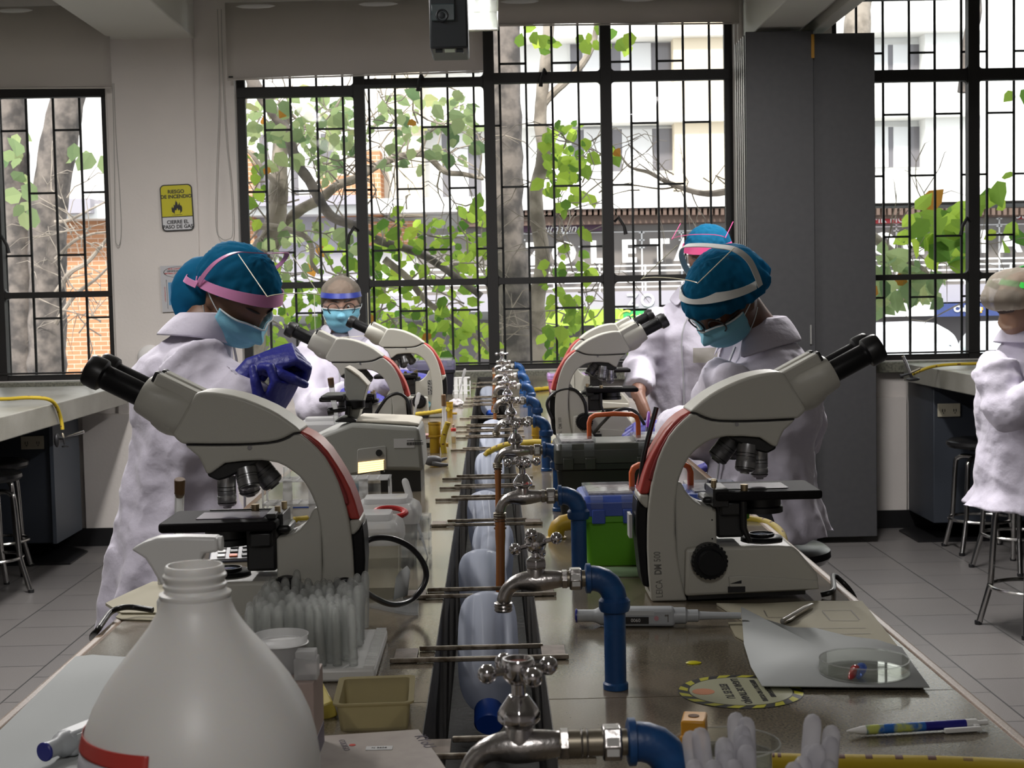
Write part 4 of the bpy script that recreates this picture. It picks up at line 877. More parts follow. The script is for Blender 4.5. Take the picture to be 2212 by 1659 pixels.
gp('lamp_slot', mb, mat('lamp_glow', (1, .7, .3), .5, emit=(1, .62, .25), es=2.6), pn)
gp('vent_slat', MB().box((q_(803, 0)[0], YB_-.004, q_(803, 1020)[1]), (q_(805, 0)[0], YB_-.003, q_(803, 994)[1])), m_gr, pn)
gp('hatch_screw', MB().cyl((q_(819, 978)[0], YB_-.004, q_(819, 978)[1]), (q_(819, 978)[0], YB_+.002, q_(819, 978)[1]), .0078), m_blk, pn)
lb = gp('barcode_label', MB().box((q_(851, 968)[0], YB_-.001, q_(851, 968)[1]), (q_(895, 968)[0], YB_+.001, q_(851, 948)[1])), mat('label_white', (.5, .5, .5), .4))
mb = MB(); x = 855
while x < 892:
    w_ = random.choice((.6, 1, 1.6)); mb.box((q_(x, 0)[0], YB_-.0016, q_(851, 962)[1]), (q_(x+w_, 0)[0], YB_-.0011, q_(851, 956)[1])); x += w_+random.choice((.7, 1.1))
mb.box((q_(855, 0)[0], YB_-.0016, q_(851, 953)[1]), (q_(889, 0)[0], YB_-.0011, q_(851, 952)[1]))
gp('barcode', mb, m_ink, lb)

# ================================================================== TAPS
m_tap = mat('dull_chrome', (.42, .4, .39), .28, 1.0, bump=(90, .12)); m_tapc = mat('bright_chrome', (.66, .64, .66), .1, 1.0)
m_bp = mat('blue_pipe_paint', (.006, .05, .17), .42, noise=(30, (.01, .08, .24), .5, .7), bump=(120, .08))
m_brass2 = mat('old_brass', (.25, .22, .17), .4, .8); m_hose = mat('amber_rubber', (.24, .085, .02), .45)
def make_tap(style=0, ext=0):
    """origin on the bench at the foot of the blue pipe; spout reaches towards -x"""
    r = empty('water_tap')
    zc_ = .128
    MB().lathe([(.0145, 0), (.0145, .006), (.0125, .008), (.0125, .088), (.0165, .09), (.018, .094), (.018, .102), (.0145, .106)], (0, 0, 0)).build('supply_pipe', m_bp, r)
    q = [(0, 0, .1)] + [(-.024+.024*math.cos(R(a)), 0, .104+.024*math.sin(R(a))) for a in (0, 20, 40, 60, 80, 90)] + [(-.032, 0, zc_)]
    el = MB().tube(q, [.0145]*len(q), 18); el.lathe([(.0145, 0), (.0172, .001), (.0172, .006), (.0145, .007)], (-.026, 0, zc_), (-1, 0, 0), 20)
    el.build('elbow', m_bp, r)
    MB().cyl((-.03, 0, zc_), (-.06-ext, 0, zc_), .0095).build('nipple', m_brass2, r)
    MB().lathe([(.012, 0), (.0138, .001), (.0138, .013), (.012, .014)], (-.037, 0, zc_), (-1, 0, 0), 6).build('union_nut', m_tap, r, bevel=.0008)
    MB().box((-.0485, -.0132, zc_-.0065), (-.0395, -.0119, zc_+.007)).build('tape_tag', mat('tag_silver', (.75, .75, .74), .3, .4), r)
    MB().lathe([(.0095, 0), (.0112, .001), (.0112, .006), (.0095, .007)], (-.053-ext, 0, zc_), (-1, 0, 0), 6).build('lock_nut', m_tap, r)
    if ext: MB().lathe([(.008, 0), (.0105, .002), (.008, .004), (.0105, .006), (.008, .008)], (-.06, 0, zc_), (-1, 0, 0), 18).build('thread_collar', m_tap, r)
    b = MB(); e = ext; bx = -.089-e
    b.tube([(-.054-e, 0, zc_), (-.064-e, 0, zc_), (-.076-e, 0, zc_-.001), (-.093-e, 0, zc_-.002), (-.105-e, 0, zc_-.001), (-.115-e, 0, zc_-.004), (-.1225-e, 0, zc_-.011), (-.126-e, 0, zc_-.02), (-.127-e, 0, zc_-.027)], [.0095, .0098, .0122, .013, .0105, .0088, .0082, .0082, .009], 16)
    b.lathe([(.0125, -.004), (.0118, .004), (.0098, .012), (.0095, .018)], (bx, 0, zc_), (0, 0, 1), 18)
    b.build('tap_body', m_tap, r, sub=1)
    MB().lathe([(.009, 0), (.0106, .001), (.0096, .003), (.0106, .005), (.0096, .007), (.0106, .009), (.009, .011), (.007, .011), (.007, .004)], (-.127-e, 0, zc_-.025), (0, 0, -1), 18).build('spout_ring', m_brass2 if style else m_tap, r)
    if style: MB().lathe([(.0098, 0), (.0125, .002), (.0158, .005), (.0158, .011), (.0135, .015), (.0085, .022), (.0072, .024)], (bx, 0, zc_+.013), (0, 0, 1), 8).build('bonnet', m_tapc, r, bevel=.0012)
    else: MB().lathe([(.0112, 0), (.0128, .001), (.0128, .009), (.0118, .011), (.008, .014)], (bx, 0, zc_+.013), (0, 0, 1), 6).build('bonnet', m_tapc, r, bevel=.001)
    zs = zc_+.026; zh = zc_+(.043 if style == 0 else .057)
    MB().lathe([(.0055, 0), (.0045, .004), (.0052, .012), (.0052, zh-zs)], (bx, 0, zs), (0, 0, 1), 12).build('spindle', m_tapc, r)
    h = empty('handle', (bx, 0, zh)); h.parent = r
    MB().lathe([(.0065, -.012), (.0105, -.008), (.0122, -.004), (.0125, .004), (.0112, .0065), (.0095, .0065), (.0085, .0035)], (0, 0, 0), (0, 0, 1), 22).build('hub', m_tapc, h)
    MB().lathe([(.0088, 0), (.0001, .0002)], (0, 0, .0037), (0, 0, 1), 18).build('index_disc', mat('rusty_red', (.2, .06, .04), .6), h)
    for k in range(4):
        a = R(90*k+12); dv = Vector((math.cos(a), math.sin(a), 0)); dw = Vector((0, 0, -.002))
        MB().tube([dv*.008+dw, dv*.014+dw, dv*.021+dw], [.0036, .0028, .0026], 8).ball(dv*.0245+dw, .0071, 14).build('cross_arm', m_tapc, h)
    return r
tapA = make_tap(1); tapB = make_tap(0); tapC = make_tap(1, .022)
TX = .134
taps = [(1.056, 2, 'nearest chrome tap with a four-ball cross handle, at the bottom centre', .03, 12), (1.674, 0, 'second chrome tap, its open spout over the pale jug', 0, 68), (2.37, 1, 'third chrome tap, with a ribbed brown hose on its spout', 0, 5),
        (3.07, 1, 'fourth chrome tap, beside the black toolbox', 0, -8), (3.77, 1, 'fifth chrome tap, where the yellow hose crosses the trough', 0, 30), (4.5, 1, 'sixth chrome tap along the trough', 0, 15), (5.2, 1, 'seventh chrome tap along the trough', 0, 40),
        (5.9, 1, 'eighth chrome tap along the trough', 0, 5), (6.7, 1, 'farthest chrome tap, a bare cross handle rising against the window', .02, 0)]
first = {0: tapB, 1: tapA, 2: tapC}; used_ = set()
for y, st_, lab, dz, hrot in taps:
    o_ = first[st_]
    if st_ in used_: o_ = copy_tree(first[st_])
    used_.add(st_)
    o_.location = (TX-(.009 if y < 1.1 else 0), y, BZ+.0005); tag(o_, lab, 'tap', 'chrome cross-handle taps along the trough')
    for ch in o_.children:
        if ch.name.startswith('handle'): ch.rotation_euler = (0, 0, R(hrot)) if y != 1.674 else (R(-25), R(30), R(62))
# brown hoses pushed on the spouts
def hose(x, y, z0, z1, lab, dx=0, dy=0, r=.0062):
    n = 14; pts = [Vector((x+dx*t*t, y+dy*t, z0+(z1-z0)*t)) for t in [k/n for k in range(n+1)]]
    root = empty('rubber_hose', (x, y, z0), 0, lab, 'hose', 'brown rubber hoses on the tap spouts'); o = Vector((-x, -y, -z0))
    MB().tube([p+o for p in pts], [r*1.15]*3+[r]*(n-2), 10).build('hose', m_hose, root)
    if r > .005:
        c = MB()
        for k in range(4): c.torus((dx*(k*.03)**2, 0, -.004-.006*k), (0, 0, 1), r*1.2, .0016, 14, 6)
        c.build('clamp_rings', mat('dark_rubber', (.06, .03, .015), .5), root)
hose(TX-.1266, 2.37, BZ+.1, .76, 'ribbed brown hose hanging from the third tap over the first jug', -.008, -.04, .0075)
hose(TX-.1266, 3.07, BZ+.1, .8, 'brown hose hanging from the fourth tap', -.006, -.03)
hose(TX-.1266, 5.2, BZ+.1, .8, 'thin brown hose hanging from the seventh tap', -.01, -.02, .006)
hose(TX-.1266, 6.7, BZ+.12, .82, 'thin brown hose hanging from the farthest tap', -.012, -.02, .006)
# pale plastic jugs lying in the trough
m_jug = thin('jug_plastic', (.85, .88, .95), .3, .25, .88, (.62, .66, .76)); m_jcap = mat('jug_cap_blue', (.01, .06, .35), .45)
def make_jug():
    r = empty('plastic_jug')
    b = MB(); rs = []
    for y, w_, h in ((0, .017, .017), (.012, .018, .018), (.024, .03, .028), (.05, .04, .036), (.09, .0425, .04), (.17, .0425, .04), (.2, .041, .039), (.214, .034, .033), (.216, .02, .02)):
        ring = []
        for k in range(40):
            a = 2*math.pi*k/40; e = .8
            x = math.copysign(abs(math.cos(a))**e, math.cos(a))*w_; z = math.copysign(abs(math.sin(a))**e, math.sin(a))*h
            if .03 < y < .205 and z > 0:     # hollows either side of the handle rib on top
                u = abs(x)/w_; z -= .02*math.exp(-((u-.5)/.2)**2)*math.sin(math.pi*(y-.03)/.175)**.6
            ring.append(Vector((x, y, z)))
        rs.append(ring)
    b.rings(rs).build('jug_body', m_jug, r, sub=1, smooth=60)
    MB().lathe([(.012, 0), (.0185, .002), (.0195, .006), (.0195, .03), (.017, .033)], (0, .006, 0), (0, -1, 0), 24).build('cap', m_jcap, r)
    return r
j0 = make_jug()
for i, (y, z, p, lab) in enumerate(((1.93, .815, 27, 'pale plastic jug with a blue cap lying nearest in the trough'), (2.4, .795, 27, 'pale plastic jug lying under the ribbed brown hose'), (2.82, .79, 24, 'pale plastic jug lying just before the fourth tap'), (3.2, .8, 24, 'pale plastic jug lying just beyond the fourth tap'),
                       (4.05, .80, 24, 'bluish plastic jug lying where the yellow hose crosses the trough'), (5.0, .81, 24, 'pale plastic jug lying beyond the sixth tap'), (6.8, .815, 24, 'farthest pale plastic jug lying in the trough'))):
    q = j0 if i == 0 else copy_tree(j0)
    q.location = (-.014, y, z-.01); q.rotation_euler = (R(p), 0, R((0, 4, -3, 3, 0, -4, 2)[i])); tag(q, lab, 'jug', 'plastic jugs lying in the trough')
# ================================================================== PEOPLE
def skin(name, c): return mat(name, c, .5, sub=.15, noise=(30, tuple(x*.88 for x in c), .4, .65))
m_coat = mat('lab_coat_white', (.54, .51, .6), .85, sheen=.2, bump=(22, .5))
m_net = thin('hair_net_blue', (.5, .7, .8), .1, .6, .88, (.014, .15, .29))
m_netg = thin('hair_net_white', (.8, .8, .78), .1, .6, .6, (.36, .32, .27))
m_mask = mat('mask_blue', (.16, .4, .52), .8, bump=(60, .2)); m_maskw = mat('mask_edge', (.6, .66, .68), .8)
m_visor = thin('visor_clear', (.97, .98, .98), .12, .03); m_visedge = mat('visor_edge', (.7, .66, .5), .3)
m_glove = mat('glove_blue', (.012, .016, .2), .5, bump=(50, .4)); m_glove2 = mat('glove_violet', (.06, .06, .3), .5, bump=(50, .4))
m_hair = mat('hair_black', (.012, .009, .008), .5); m_trous = mat('dark_trousers', (.015, .016, .022), .8); m_shoe = mat('shoe', (.02, .02, .02), .5); m_eye = mat('eye_white', (.5, .5, .48), .3)
def remesh(o, vox, it=3, noise=None):
    q = o.modifiers.new('remesh', 'REMESH'); q.mode = 'VOXEL'; q.voxel_size = vox; q.use_smooth_shade = True
    q = o.modifiers.new('smooth', 'SMOOTH'); q.iterations = it; q.factor = .5
    if noise:
        t = bpy.data.textures.get(noise[0]) or bpy.data.textures.new(noise[0], 'CLOUDS'); t.noise_scale = noise[1]; t.noise_depth = 2
        q = o.modifiers.new('folds', 'DISPLACE'); q.texture = t; q.strength = noise[2]; q.mid_level = .5; q.texture_coords = 'GLOBAL'
        t = bpy.data.textures.get('creases') or bpy.data.textures.new('creases', 'MUSGRAVE'); t.musgrave_type = 'RIDGED_MULTIFRACTAL'; t.noise_scale = .2; t.octaves = 1.6; t.noise_intensity = .8
        q = o.modifiers.new('creases', 'DISPLACE'); q.texture = t; q.strength = noise[2]*.8; q.mid_level = .5; q.texture_coords = 'GLOBAL'
    return o
def ell(c, a, b, yaw, n=28, wave=0, k=7, ph=0):
    cx, sx = math.cos(yaw), math.sin(yaw); out = []
    for i in range(n):
        t = 2*math.pi*i/n; w_ = 1+wave*math.cos(k*t+ph)
        x, y = a*math.cos(t)*w_, b*math.sin(t)*w_       # a across the shoulders, b front to back (+y = front)
        out.append(Vector(c)+Vector((x*cx - y*sx, x*sx + y*cx, 0)))
    return out
def head_r(th, z):
    """radius of the head at angle th from the face direction, height z (-.12 .. .115)"""
    u = z/.118
    base = math.sqrt(max(0, 1-abs(u)**2.3))
    if z < 0: base = max(base, .0) * (1-.18*(-u)) + .0
    fr, bk, sd = .098, .1, .076
    c, s = math.cos(th), math.sin(th); f = fr if c > 0 else bk*(1-.25*max(0, -u))
    r = 1/math.sqrt((c/f)**2+(s/sd)**2)*base
    if c > 0:
        r += .010*math.exp(-((z+.095)/.025)**2)*max(0, c)**4          # chin
        r += .022*math.exp(-((z+.035)/.018)**2)*math.exp(-(th/.16)**2) + .01*math.exp(-((z+.01)/.03)**2)*math.exp(-(th/.1)**2)  # nose
        r -= .009*math.exp(-((z-.004)/.014)**2)*math.exp(-((abs(th)-.34)/.18)**2)   # eye sockets
        r += .004*math.exp(-((z-.024)/.01)**2)*math.exp(-((abs(th)-.3)/.3)**2)     # brows
        r += .005*math.exp(-((z+.067)/.008)**2)*math.exp(-(th/.28)**2)            # lips
    return r
def head_pt(th, z, d=0.0):
    r = head_r(th, z)+d; return Vector((r*math.cos(th), r*math.sin(th), z))
def shell(t0, t1, z0, z1, d, nt=20, nz=8, dfun=None, skew=0):
    g = []
    for j in range(nz+1):
        row = []
        for i in range(nt+1):
            a, b_ = i/nt, j/nz; th = R(t0+(t1-t0)*a); z = z0+(z1-z0)*b_ + skew*(1-math.cos(th))
            row.append(head_pt(th, z, d + (dfun(a, b_) if dfun else 0)))
        g.append(row)
    return MB().sheet(g)
def hand_mb(mb, wrist, fwd, up, size=1.0, curl=.5, spread=.0, thumb=1, lf=1.0):
    """palm and five fingers; fwd along the fingers, up = back of the hand"""
    f = Vector(fwd).normalized(); u = Vector(up); u = (u-f*u.dot(f)).normalized(); s = f.cross(u)*thumb; k = size; w_ = Vector(wrist)
    pal = []
    for t, a, b_ in ((0, .026, .019), (.2, .031, .018), (.5, .039, .0175), (.8, .042, .016), (1.0, .041, .013)):
        pal.append([w_ + f*.088*t*k + s*math.cos(q)*a*k + u*math.sin(q)*b_*k for q in [2*math.pi*i/14 for i in range(14)]])
    mb.rings(pal)
    for i, (off, L, r) in enumerate(((.031, .072, .0088), (.0105, .080, .0092), (-.0105, .074, .0088), (-.031, .058, .0078))):
        p = w_ + f*.082*k + s*off*k; pts = [p - f*.012*k, p]; dirv = (f + s*off*2.2*(1+spread)).normalized()
        a = 0
        for j, seg in enumerate((.44, .31, .25)):
            a += curl*(.75, .95, .6)[j]*(1+.12*i)
            dv = (dirv*math.cos(a) - u*math.sin(a)).normalized()
            pts += [pts[-1]+dv*L*seg*k*.5, pts[-1]+dv*L*seg*k]
        r *= 1.16; mb.tube(pts, [r*k]*2 + [r*k*q for q in (1.0, 1.02, .95, .98, .9, .78)], 10); mb.ball(pts[-1], r*k*.8, 8)
    p = w_ + f*.02*k + s*.022*k; tv = (f*.7 + s*.75 - u*.25).normalized()
    q1 = p + tv*.038*k; q2 = q1 + (f*.85+s*.25-u*(.3+curl*.3)).normalized()*.03*k; q3 = q2 + (f*.8-s*.1-u*(.4+curl*.4)).normalized()*.026*k
    mb.tube([p, q1, q2, q3], [.015*k, .0125*k, .0105*k, .0085*k], 10); mb.ball(q3, .0085*k, 8)
    return mb
def person(label, yaw, hip, chest, neck, head, hrot, arms, hem, coat_wave=.03, sk=(.2, .1, .06), cap='blue', glasses=False, legs=None, cw=1.0, gloves=m_glove, fold=.02, sleeve=1.0, hands=True, lean=None):
    """all points are world; yaw = direction the body faces (radians, 0 = +y); head matrix: face along +x"""
    foot = Vector((hip[0], hip[1], 0)); root = empty('person', foot, 0, label, 'person'); O = -foot
    hip, chest, neck, head = map(Vector, (hip, chest, neck, head)); ms = skin('skin_%02d' % int(sk[0]*100), sk)
    Hm = Matrix.Rotation(R(hrot[0]), 4, 'Z') @ Matrix.Rotation(R(hrot[1]), 4, 'Y') @ Matrix.Rotation(R(hrot[2]), 4, 'X')
    HM = Matrix.Translation(head+O) @ Hm
    def hp(mb, name, m, par=root, **k):
        mb.v = [HM @ p for p in mb.v]; return mb.build(name, m, par, **k)
    # ---- body, one surface
    b = MB(); rs = []
    for j in range(26):
        z = -.117+.233*j/25; rs.append([head_pt(2*math.pi*i/40, z) for i in range(40)])
    b.rings(rs)
    for s in (-1, 1): b.ball((-.005, s*.074, -.012), (.017, .008, .03), 10)
    b.v = [HM @ p for p in b.v]
    hb = HM @ Vector((-.03, 0, -.06))
    b.tube([hb, (hb+neck+O)*.5, neck+O, neck+O+(chest-neck)*.2], [.055, .052, .053, .056], 16)
    P_ = lambda t: hip.lerp(chest, t)+O
    b.rings([ell(hip+O+Vector((0, 0, -.03)), .12*cw, .085, yaw), ell(hip+O, .155*cw, .105, yaw), ell(P_(.4), .11*cw, .075, yaw), ell(P_(.85), .12*cw, .08, yaw), ell(chest+O, .12*cw, .075, yaw), ell(chest+O+(neck-chest)*.6, .08*cw, .055, yaw), ell(neck+O, .05, .05, yaw)])
    for sh, el, wr, hd, hu, th, cu in arms:
        sh, el, wr = Vector(sh)+O, Vector(el)+O, Vector(wr)+O
        b.tube(smooth_path([sh, sh.lerp(el, .5), el, el.lerp(wr, .5), wr], 3), [.038-.01*i/12 for i in range(13)], 12)
    if legs:
        for kn, an in legs:
            kn, an = Vector(kn)+O, Vector(an)+O; h0 = hip+O+(kn-hip-O)*.12
            b.tube([h0, h0.lerp(kn, .5), kn, kn.lerp(an, .45), an], [.085, .07, .052, .048, .034], 12)
    bd_ = remesh(b.build('body', ms, root), .006, 2)
    # ---- coat
    c = MB(); hz = Vector((hip.x, hip.y, hem)); rs = []
    if lean: hz = Vector((lean[0], lean[1], hem))
    for t in (0, .3, .6, .85): q = hz.lerp(hip, t); rs.append(ell(q+O, (.235-.05*t)*cw, .185-.045*t, yaw, 72, coat_wave*1.7*(1-t*.6), 9, t*.5+hem))
    rs += [ell(hip+O, .19*cw, .145, yaw, 72, coat_wave*.9, 9, hem+.6), ell(P_(.45), .172*cw, .125, yaw, 72, .02, 8, 1), ell(P_(.8), .19*cw, .135, yaw, 72, .012, 7), ell(chest+O, .2*cw, .13, yaw, 72), ell(chest.lerp(neck, .45)+O, .165*cw, .1, yaw, 72), ell(chest.lerp(neck, .8)+O, .1, .078, yaw, 72), ell(neck+O, .075, .072, yaw, 72)]
    c.rings(rs)
    for sh, el, wr, hd, hu, th, cu in arms:
        sh, el, wr = Vector(sh)+O, Vector(el)+O, Vector(wr)+O; ww = el.lerp(wr, .86)
        pts = smooth_path([sh, sh.lerp(el, .5), el, el.lerp(ww, .5), ww], 4); k = len(pts)
        c.tube(pts, [sleeve*(.078-.022*i/(k-1))*(1+.05*math.sin(i*2.4)) for i in range(k)], 18); c.ball(sh-Vector((0, 0, .012)), .066, 14)
    co = remesh(c.build('lab_coat', m_coat, root), .009, 4, ('folds', .09, fold))
    # collar: two flaps lying on the shoulders round the neck
    fwd = Vector((-math.sin(yaw), math.cos(yaw), 0)); side = Vector((math.cos(yaw), math.sin(yaw), 0)); upn = (neck-chest).normalized()
    g = []
    for j, (rr, dz) in enumerate(((.062, .03), (.07, .04), (.09, .008), (.107, -.03))):
        row = []
        for i in range(25):
            a = R(-158+316*i/24)                       # opening at the front
            tip = 1+ .22*(abs(a)/R(158))**6*(j/3)
            pz = Vector((0, 0, 0)) + upn*dz - fwd*math.cos(a)*rr*tip*1.0 + side*math.sin(a)*rr*tip*1.12
            pz -= upn*(.05*(abs(a)/R(158))**3*(j/3))
            row.append(neck+O+pz)
        g.append(row)
    MB().sheet(g).build('collar', m_coat, co, solid=.006, sub=1, smooth=80)
    # zip down the front
    zp = [chest.lerp(neck, .7)+O+fwd*.085, chest+O+fwd*.137, P_(.5)+fwd*.134, hip+O+fwd*.15, hz.lerp(hip, .4)+O+fwd*.18]
    MB().tube(smooth_path(zp, 4), .0035, 6).build('zip', mat('zip_tape', (.4, .4, .43), .5), co)
    # ---- hands in gloves
    for i, (sh, el, wr, hd, hu, th, cu) in enumerate(arms):
        if not hands or hd is None: continue
        wr = Vector(wr); el = Vector(el); h = MB(); hand_mb(h, wr+O, hd, hu, 1.2, cu, thumb=th)
        dv = (wr-el).normalized(); h.tube([wr+O-dv*.075, wr+O-dv*.04, wr+O, wr+O+Vector(hd).normalized()*.02], [.036, .034, .028, .026], 14)
        remesh(h.build('glove' if gloves else 'hand', gloves or ms, root), .003, 2)
    # ---- trousers and shoes
    if legs:
        t = MB()
        for kn, an in legs:
            kn, an = Vector(kn)+O, Vector(an)+O; h0 = hip+O+(kn-hip-O)*.05
            t.tube([h0, h0.lerp(kn, .5), kn, kn.lerp(an, .5), an+Vector((0, 0, .03))], [.1, .088, .068, .062, .056], 16)
            sf = fwd if abs(fwd.z) < 1 else fwd
            MB().rings([ell(an+sf*.045+Vector((0, 0, -an.z+zz)), w_, l_, yaw, 20) for zz, w_, l_ in ((.0, .045, .125), (.02, .048, .13), (.05, .04, .105), (.085, .034, .05))]).build('shoe', m_shoe, root, smooth=60)
        remesh(t.build('trousers', m_trous, root), .012, 3)
    # ---- face: eyes and brows
    for s in (-1, 1):
        e = head_pt(s*.34, .004, -.006); q = MB().ball(e, .0115, 14); q2 = MB().ball(e+Vector((math.cos(s*.3), math.sin(s*.3), 0))*.0062-Vector((0, 0, .002)), (.0062, .0062, .0062), 12)
        ey = hp(q, 'eye', m_eye); hp(q2, 'iris', m_hair, ey)
        hp(MB().tube([head_pt(s*t, .027+.004*math.sin((t-.12)*5), .002) for t in (.12, .22, .32, .42, .52)], [.0015, .003, .003, .0025, .001], 6), 'eyebrow', m_hair)
        hp(MB().tube([head_pt(s*t, .0095+.004*math.sin((t-.16)*8), .0015) for t in (.16, .25, .34, .43, .52)], [.0008, .0014, .0016, .0014, .0008], 6), 'eyelid', ms)
    # ---- face mask with pleats, edge and ear loops
    def md(a, b_): return .009 + .018*math.sin(math.pi*a)*math.sin(math.pi*min(1, b_*1.1))**.7 + .0022*math.sin(b_*19)
    k = shell(-64, 64, -.13, -.004, .005, 26, 18, md); 
    mk = hp(k, 'face_mask', m_mask, solid=.0015)
    hp(MB().tube([head_pt(R(a), -.0045, .015+.004*math.sin(math.pi*(a+62)/124)) for a in range(-62, 63, 4)], .0022, 6), 'mask_edge', m_maskw, mk)
    for s in (-1, 1):
        hp(MB().tube(smooth_path([head_pt(s*R(62), -.02, .012), head_pt(s*R(82), -.004, .014), head_pt(s*R(96), .006, .016)], 4), .0013, 6), 'ear_loop', m_maskw, mk)
        hp(MB().tube(smooth_path([head_pt(s*R(62), -.1, .014), head_pt(s*R(84), -.065, .012), head_pt(s*R(97), -.04, .014)], 4), .0013, 6), 'ear_loop', m_maskw, mk)
    if glasses:
        gl = MB()
        for s in (-1, 1):
            cpt = head_pt(s*.34, -.004, .018); dv = Vector((math.cos(s*.18), math.sin(s*.18), -.12)).normalized()
            gl.torus(cpt, dv, .024, .0022, 26, 6); gl.tube([cpt+Vector((-.002, s*.024, .008)), head_pt(s*R(75), .006, .012), head_pt(s*R(98), .0, .012)], .002, 6)
        gl.tube([head_pt(-.1, .002, .026), head_pt(0, .006, .024), head_pt(.1, .002, .026)], .002, 6)
        hp(gl, 'glasses', m_hair)
    return root, HM, hp
def net(hp, puff=.02, z0=.03, m=m_net, back=0, drop=.03, ruffle=.006, name='hair_net', ex=None, skirt=0):
    """puffy cap over the hair, gathered at an elastic edge"""
    b = MB(); rs = []; n = 56
    for j in range(15):
        u = j/14; ring = []
        for i in range(n):
            th = 2*math.pi*i/n; c = math.cos(th)
            ze = z0 - drop*(1-c)/2                      # edge is lower at the back
            z = ze+(.118-ze)*u
            zt_ = .126+puff*.3; z = ze+(zt_-ze)*math.sin(u*math.pi/2)**.9; hz_ = .045
            r = head_r(th, min(z, hz_)); sh_ = 1 if z < hz_ else math.sqrt(max(.001, 1-((z-hz_)/(zt_+.001-hz_))**2))
            p = puff*math.sin(math.pi*min(1, .12+u*.95))**.8
            p += skirt*math.exp(-((u-.14)/.1)**2)
            if j == 0: p = .004
            r = r + p + back*max(0, -c)*math.sin(math.pi*min(1, u+.15)) + ruffle*math.sin(th*17+j*.5)*math.exp(-j/3)
            r *= sh_; ring.append(Vector((r*math.cos(th), r*math.sin(th), z - (skirt*.8*math.exp(-((u-.1)/.1)**2) if skirt else 0))))
        rs.append(ring)
    b.rings(rs)
    if ex: ex(b)
    o = hp(b, name, m, smooth=80); o.modifiers.new('s', 'SUBSURF').render_levels = 1
    q = o.modifiers.new('folds', 'DISPLACE'); t = bpy.data.textures.get('net') or bpy.data.textures.new('net', 'CLOUDS'); t.noise_scale = .014; t.noise_depth = 2; q.texture = t; q.strength = .009; q.texture_coords = 'GLOBAL'
    return o
def band(hp, m, z=.045, d=.012, h=.02, t0=-180, t1=180, tilt=0.0, name='visor_band', par=None):
    g = []
    for zz in (0, 1):
        g.append([head_pt(R(t0+(t1-t0)*i/48), max(-.06, min(.09, z+h*zz + tilt*math.cos(R(t0+(t1-t0)*i/48)))), d) for i in range(49)])
    k = {} if par is None else {'par': par}
    return hp(MB().slab(g, .0022), name, m, smooth=40, **k)
def strap(hp, pts, w_, m, name='visor_frame', up=(0, 0, 1), par=None):
    q = smooth_path(pts, 6); u = Vector(up).normalized()
    g = [[p-u*w_/2 for p in q], [p+u*w_/2 for p in q]]
    return hp(MB().slab(g, .0022), name, m, smooth=40)
def visor(hp, top, bot, w_, depth, m=m_visor, name='visor', edge=m_visedge):
    """curved clear sheet from the top edge centre to the bottom edge centre, bowed sideways by depth"""
    top, bot = Vector(top), Vector(bot); out = Vector((bot-top)).cross(Vector((0, 1, 0))).normalized()
    g = []
    for j in range(7):
        c = top.lerp(bot, j/6); g.append([c + Vector((0, math.sin(R(a))*w_/2*1.05, 0)) + out*(-depth*(1-math.cos(R(a)))) for a in range(-84, 85, 12)])
    v = hp(MB().sheet(g), name, m, smooth=80)
    bd2 = [r_[0] for r_ in g] + g[-1][1:] + [r_[-1] for r_ in g[::-1][1:]]
    hp(MB().tube(bd2, .0013, 5), 'visor_rim', edge, v)
    return v

m_pink = mat('band_pink', (.52, .2, .38), .5); m_hot = mat('band_hot_pink', (.6, .05, .2), .5); m_wband = mat('band_white', (.62, .62, .6), .5); m_navy = mat('band_navy', (.02, .035, .25), .4)
# --- 1 left student, bent over her gloved hands
hd = at(512, 638, 3.72)
Z1 = 3.72
def W(px, py, Y): return at(px, py, Y)
nk = W(440, 700, 3.74)
root, HM, hp = person('person in white coat, blue hair net and raised pink-banded visor, bent over blue-gloved hands', R(-78), W(400, 1010, 3.82), W(395, 800, 3.78), nk, hd, (-38, 42, 0),
    [(W(415, 775, 3.62), W(470, 905, 3.55), W(548, 792, 3.56), W(620, 768, 3.57)-W(548, 792, 3.56), (-.1, -.5, 1), 1, 1.25),
     (W(385, 770, 3.92), W(480, 930, 3.8), W(580, 900, 3.56), W(612, 835, 3.54)-W(580, 900, 3.56), (.8, -.5, -.2), -1, 1.25)], .5, .05, (.17, .085, .05), cw=.95, fold=.03, sleeve=1.12,
    legs=[(W(330, 1350, 3.75), (W(330, 1350, 3.75).x+.02, 3.72, .08)), (W(345, 1350, 3.95), (W(345, 1350, 3.95).x, 3.98, .08))], lean=(W(360, 1300, 3.82).x, 3.82))
def bun(b):
    b.rings([[Vector((-.035-.09*math.sin(2.2*t), 0, .01-.19*t)) + Vector((math.cos(q)*.95, math.sin(q)*.95, -math.cos(q)*.35))*r_*(1+.04*math.sin(7*q+t*9)) for q in [2*math.pi*i/24 for i in range(24)]] for t, r_ in ((0, .085), (.3, .088), (.55, .075), (.8, .058), (.95, .036), (1.0, .012))])
net(hp, .012, .045, drop=.09, back=.02, ex=bun, skirt=.008)
hp(MB().ball((-.05, 0, -.035), (.055, .066, .075), 16), 'hair', m_hair)
vb = band(hp, m_pink, .012, .024, .026, -140, 140, .045)
for s in (-1, 1):
    strap(hp, [(-.13, s*.03, -.04), (-.1, s*.085, -.03), (-.04, s*.104, .0)], .018, m_pink)
    strap(hp, [(-.04, s*.1, .0), (-.03, s*.108, .05), (-.015, s*.108, .1), (.0, s*.085, .138), (.012, s*.04, .148), (.014, 0, .148)], .018, m_pink, up=(.6, 0, .5))
visor(hp, (.014, 0, .155), (.155, 0, .142), .17, .012)
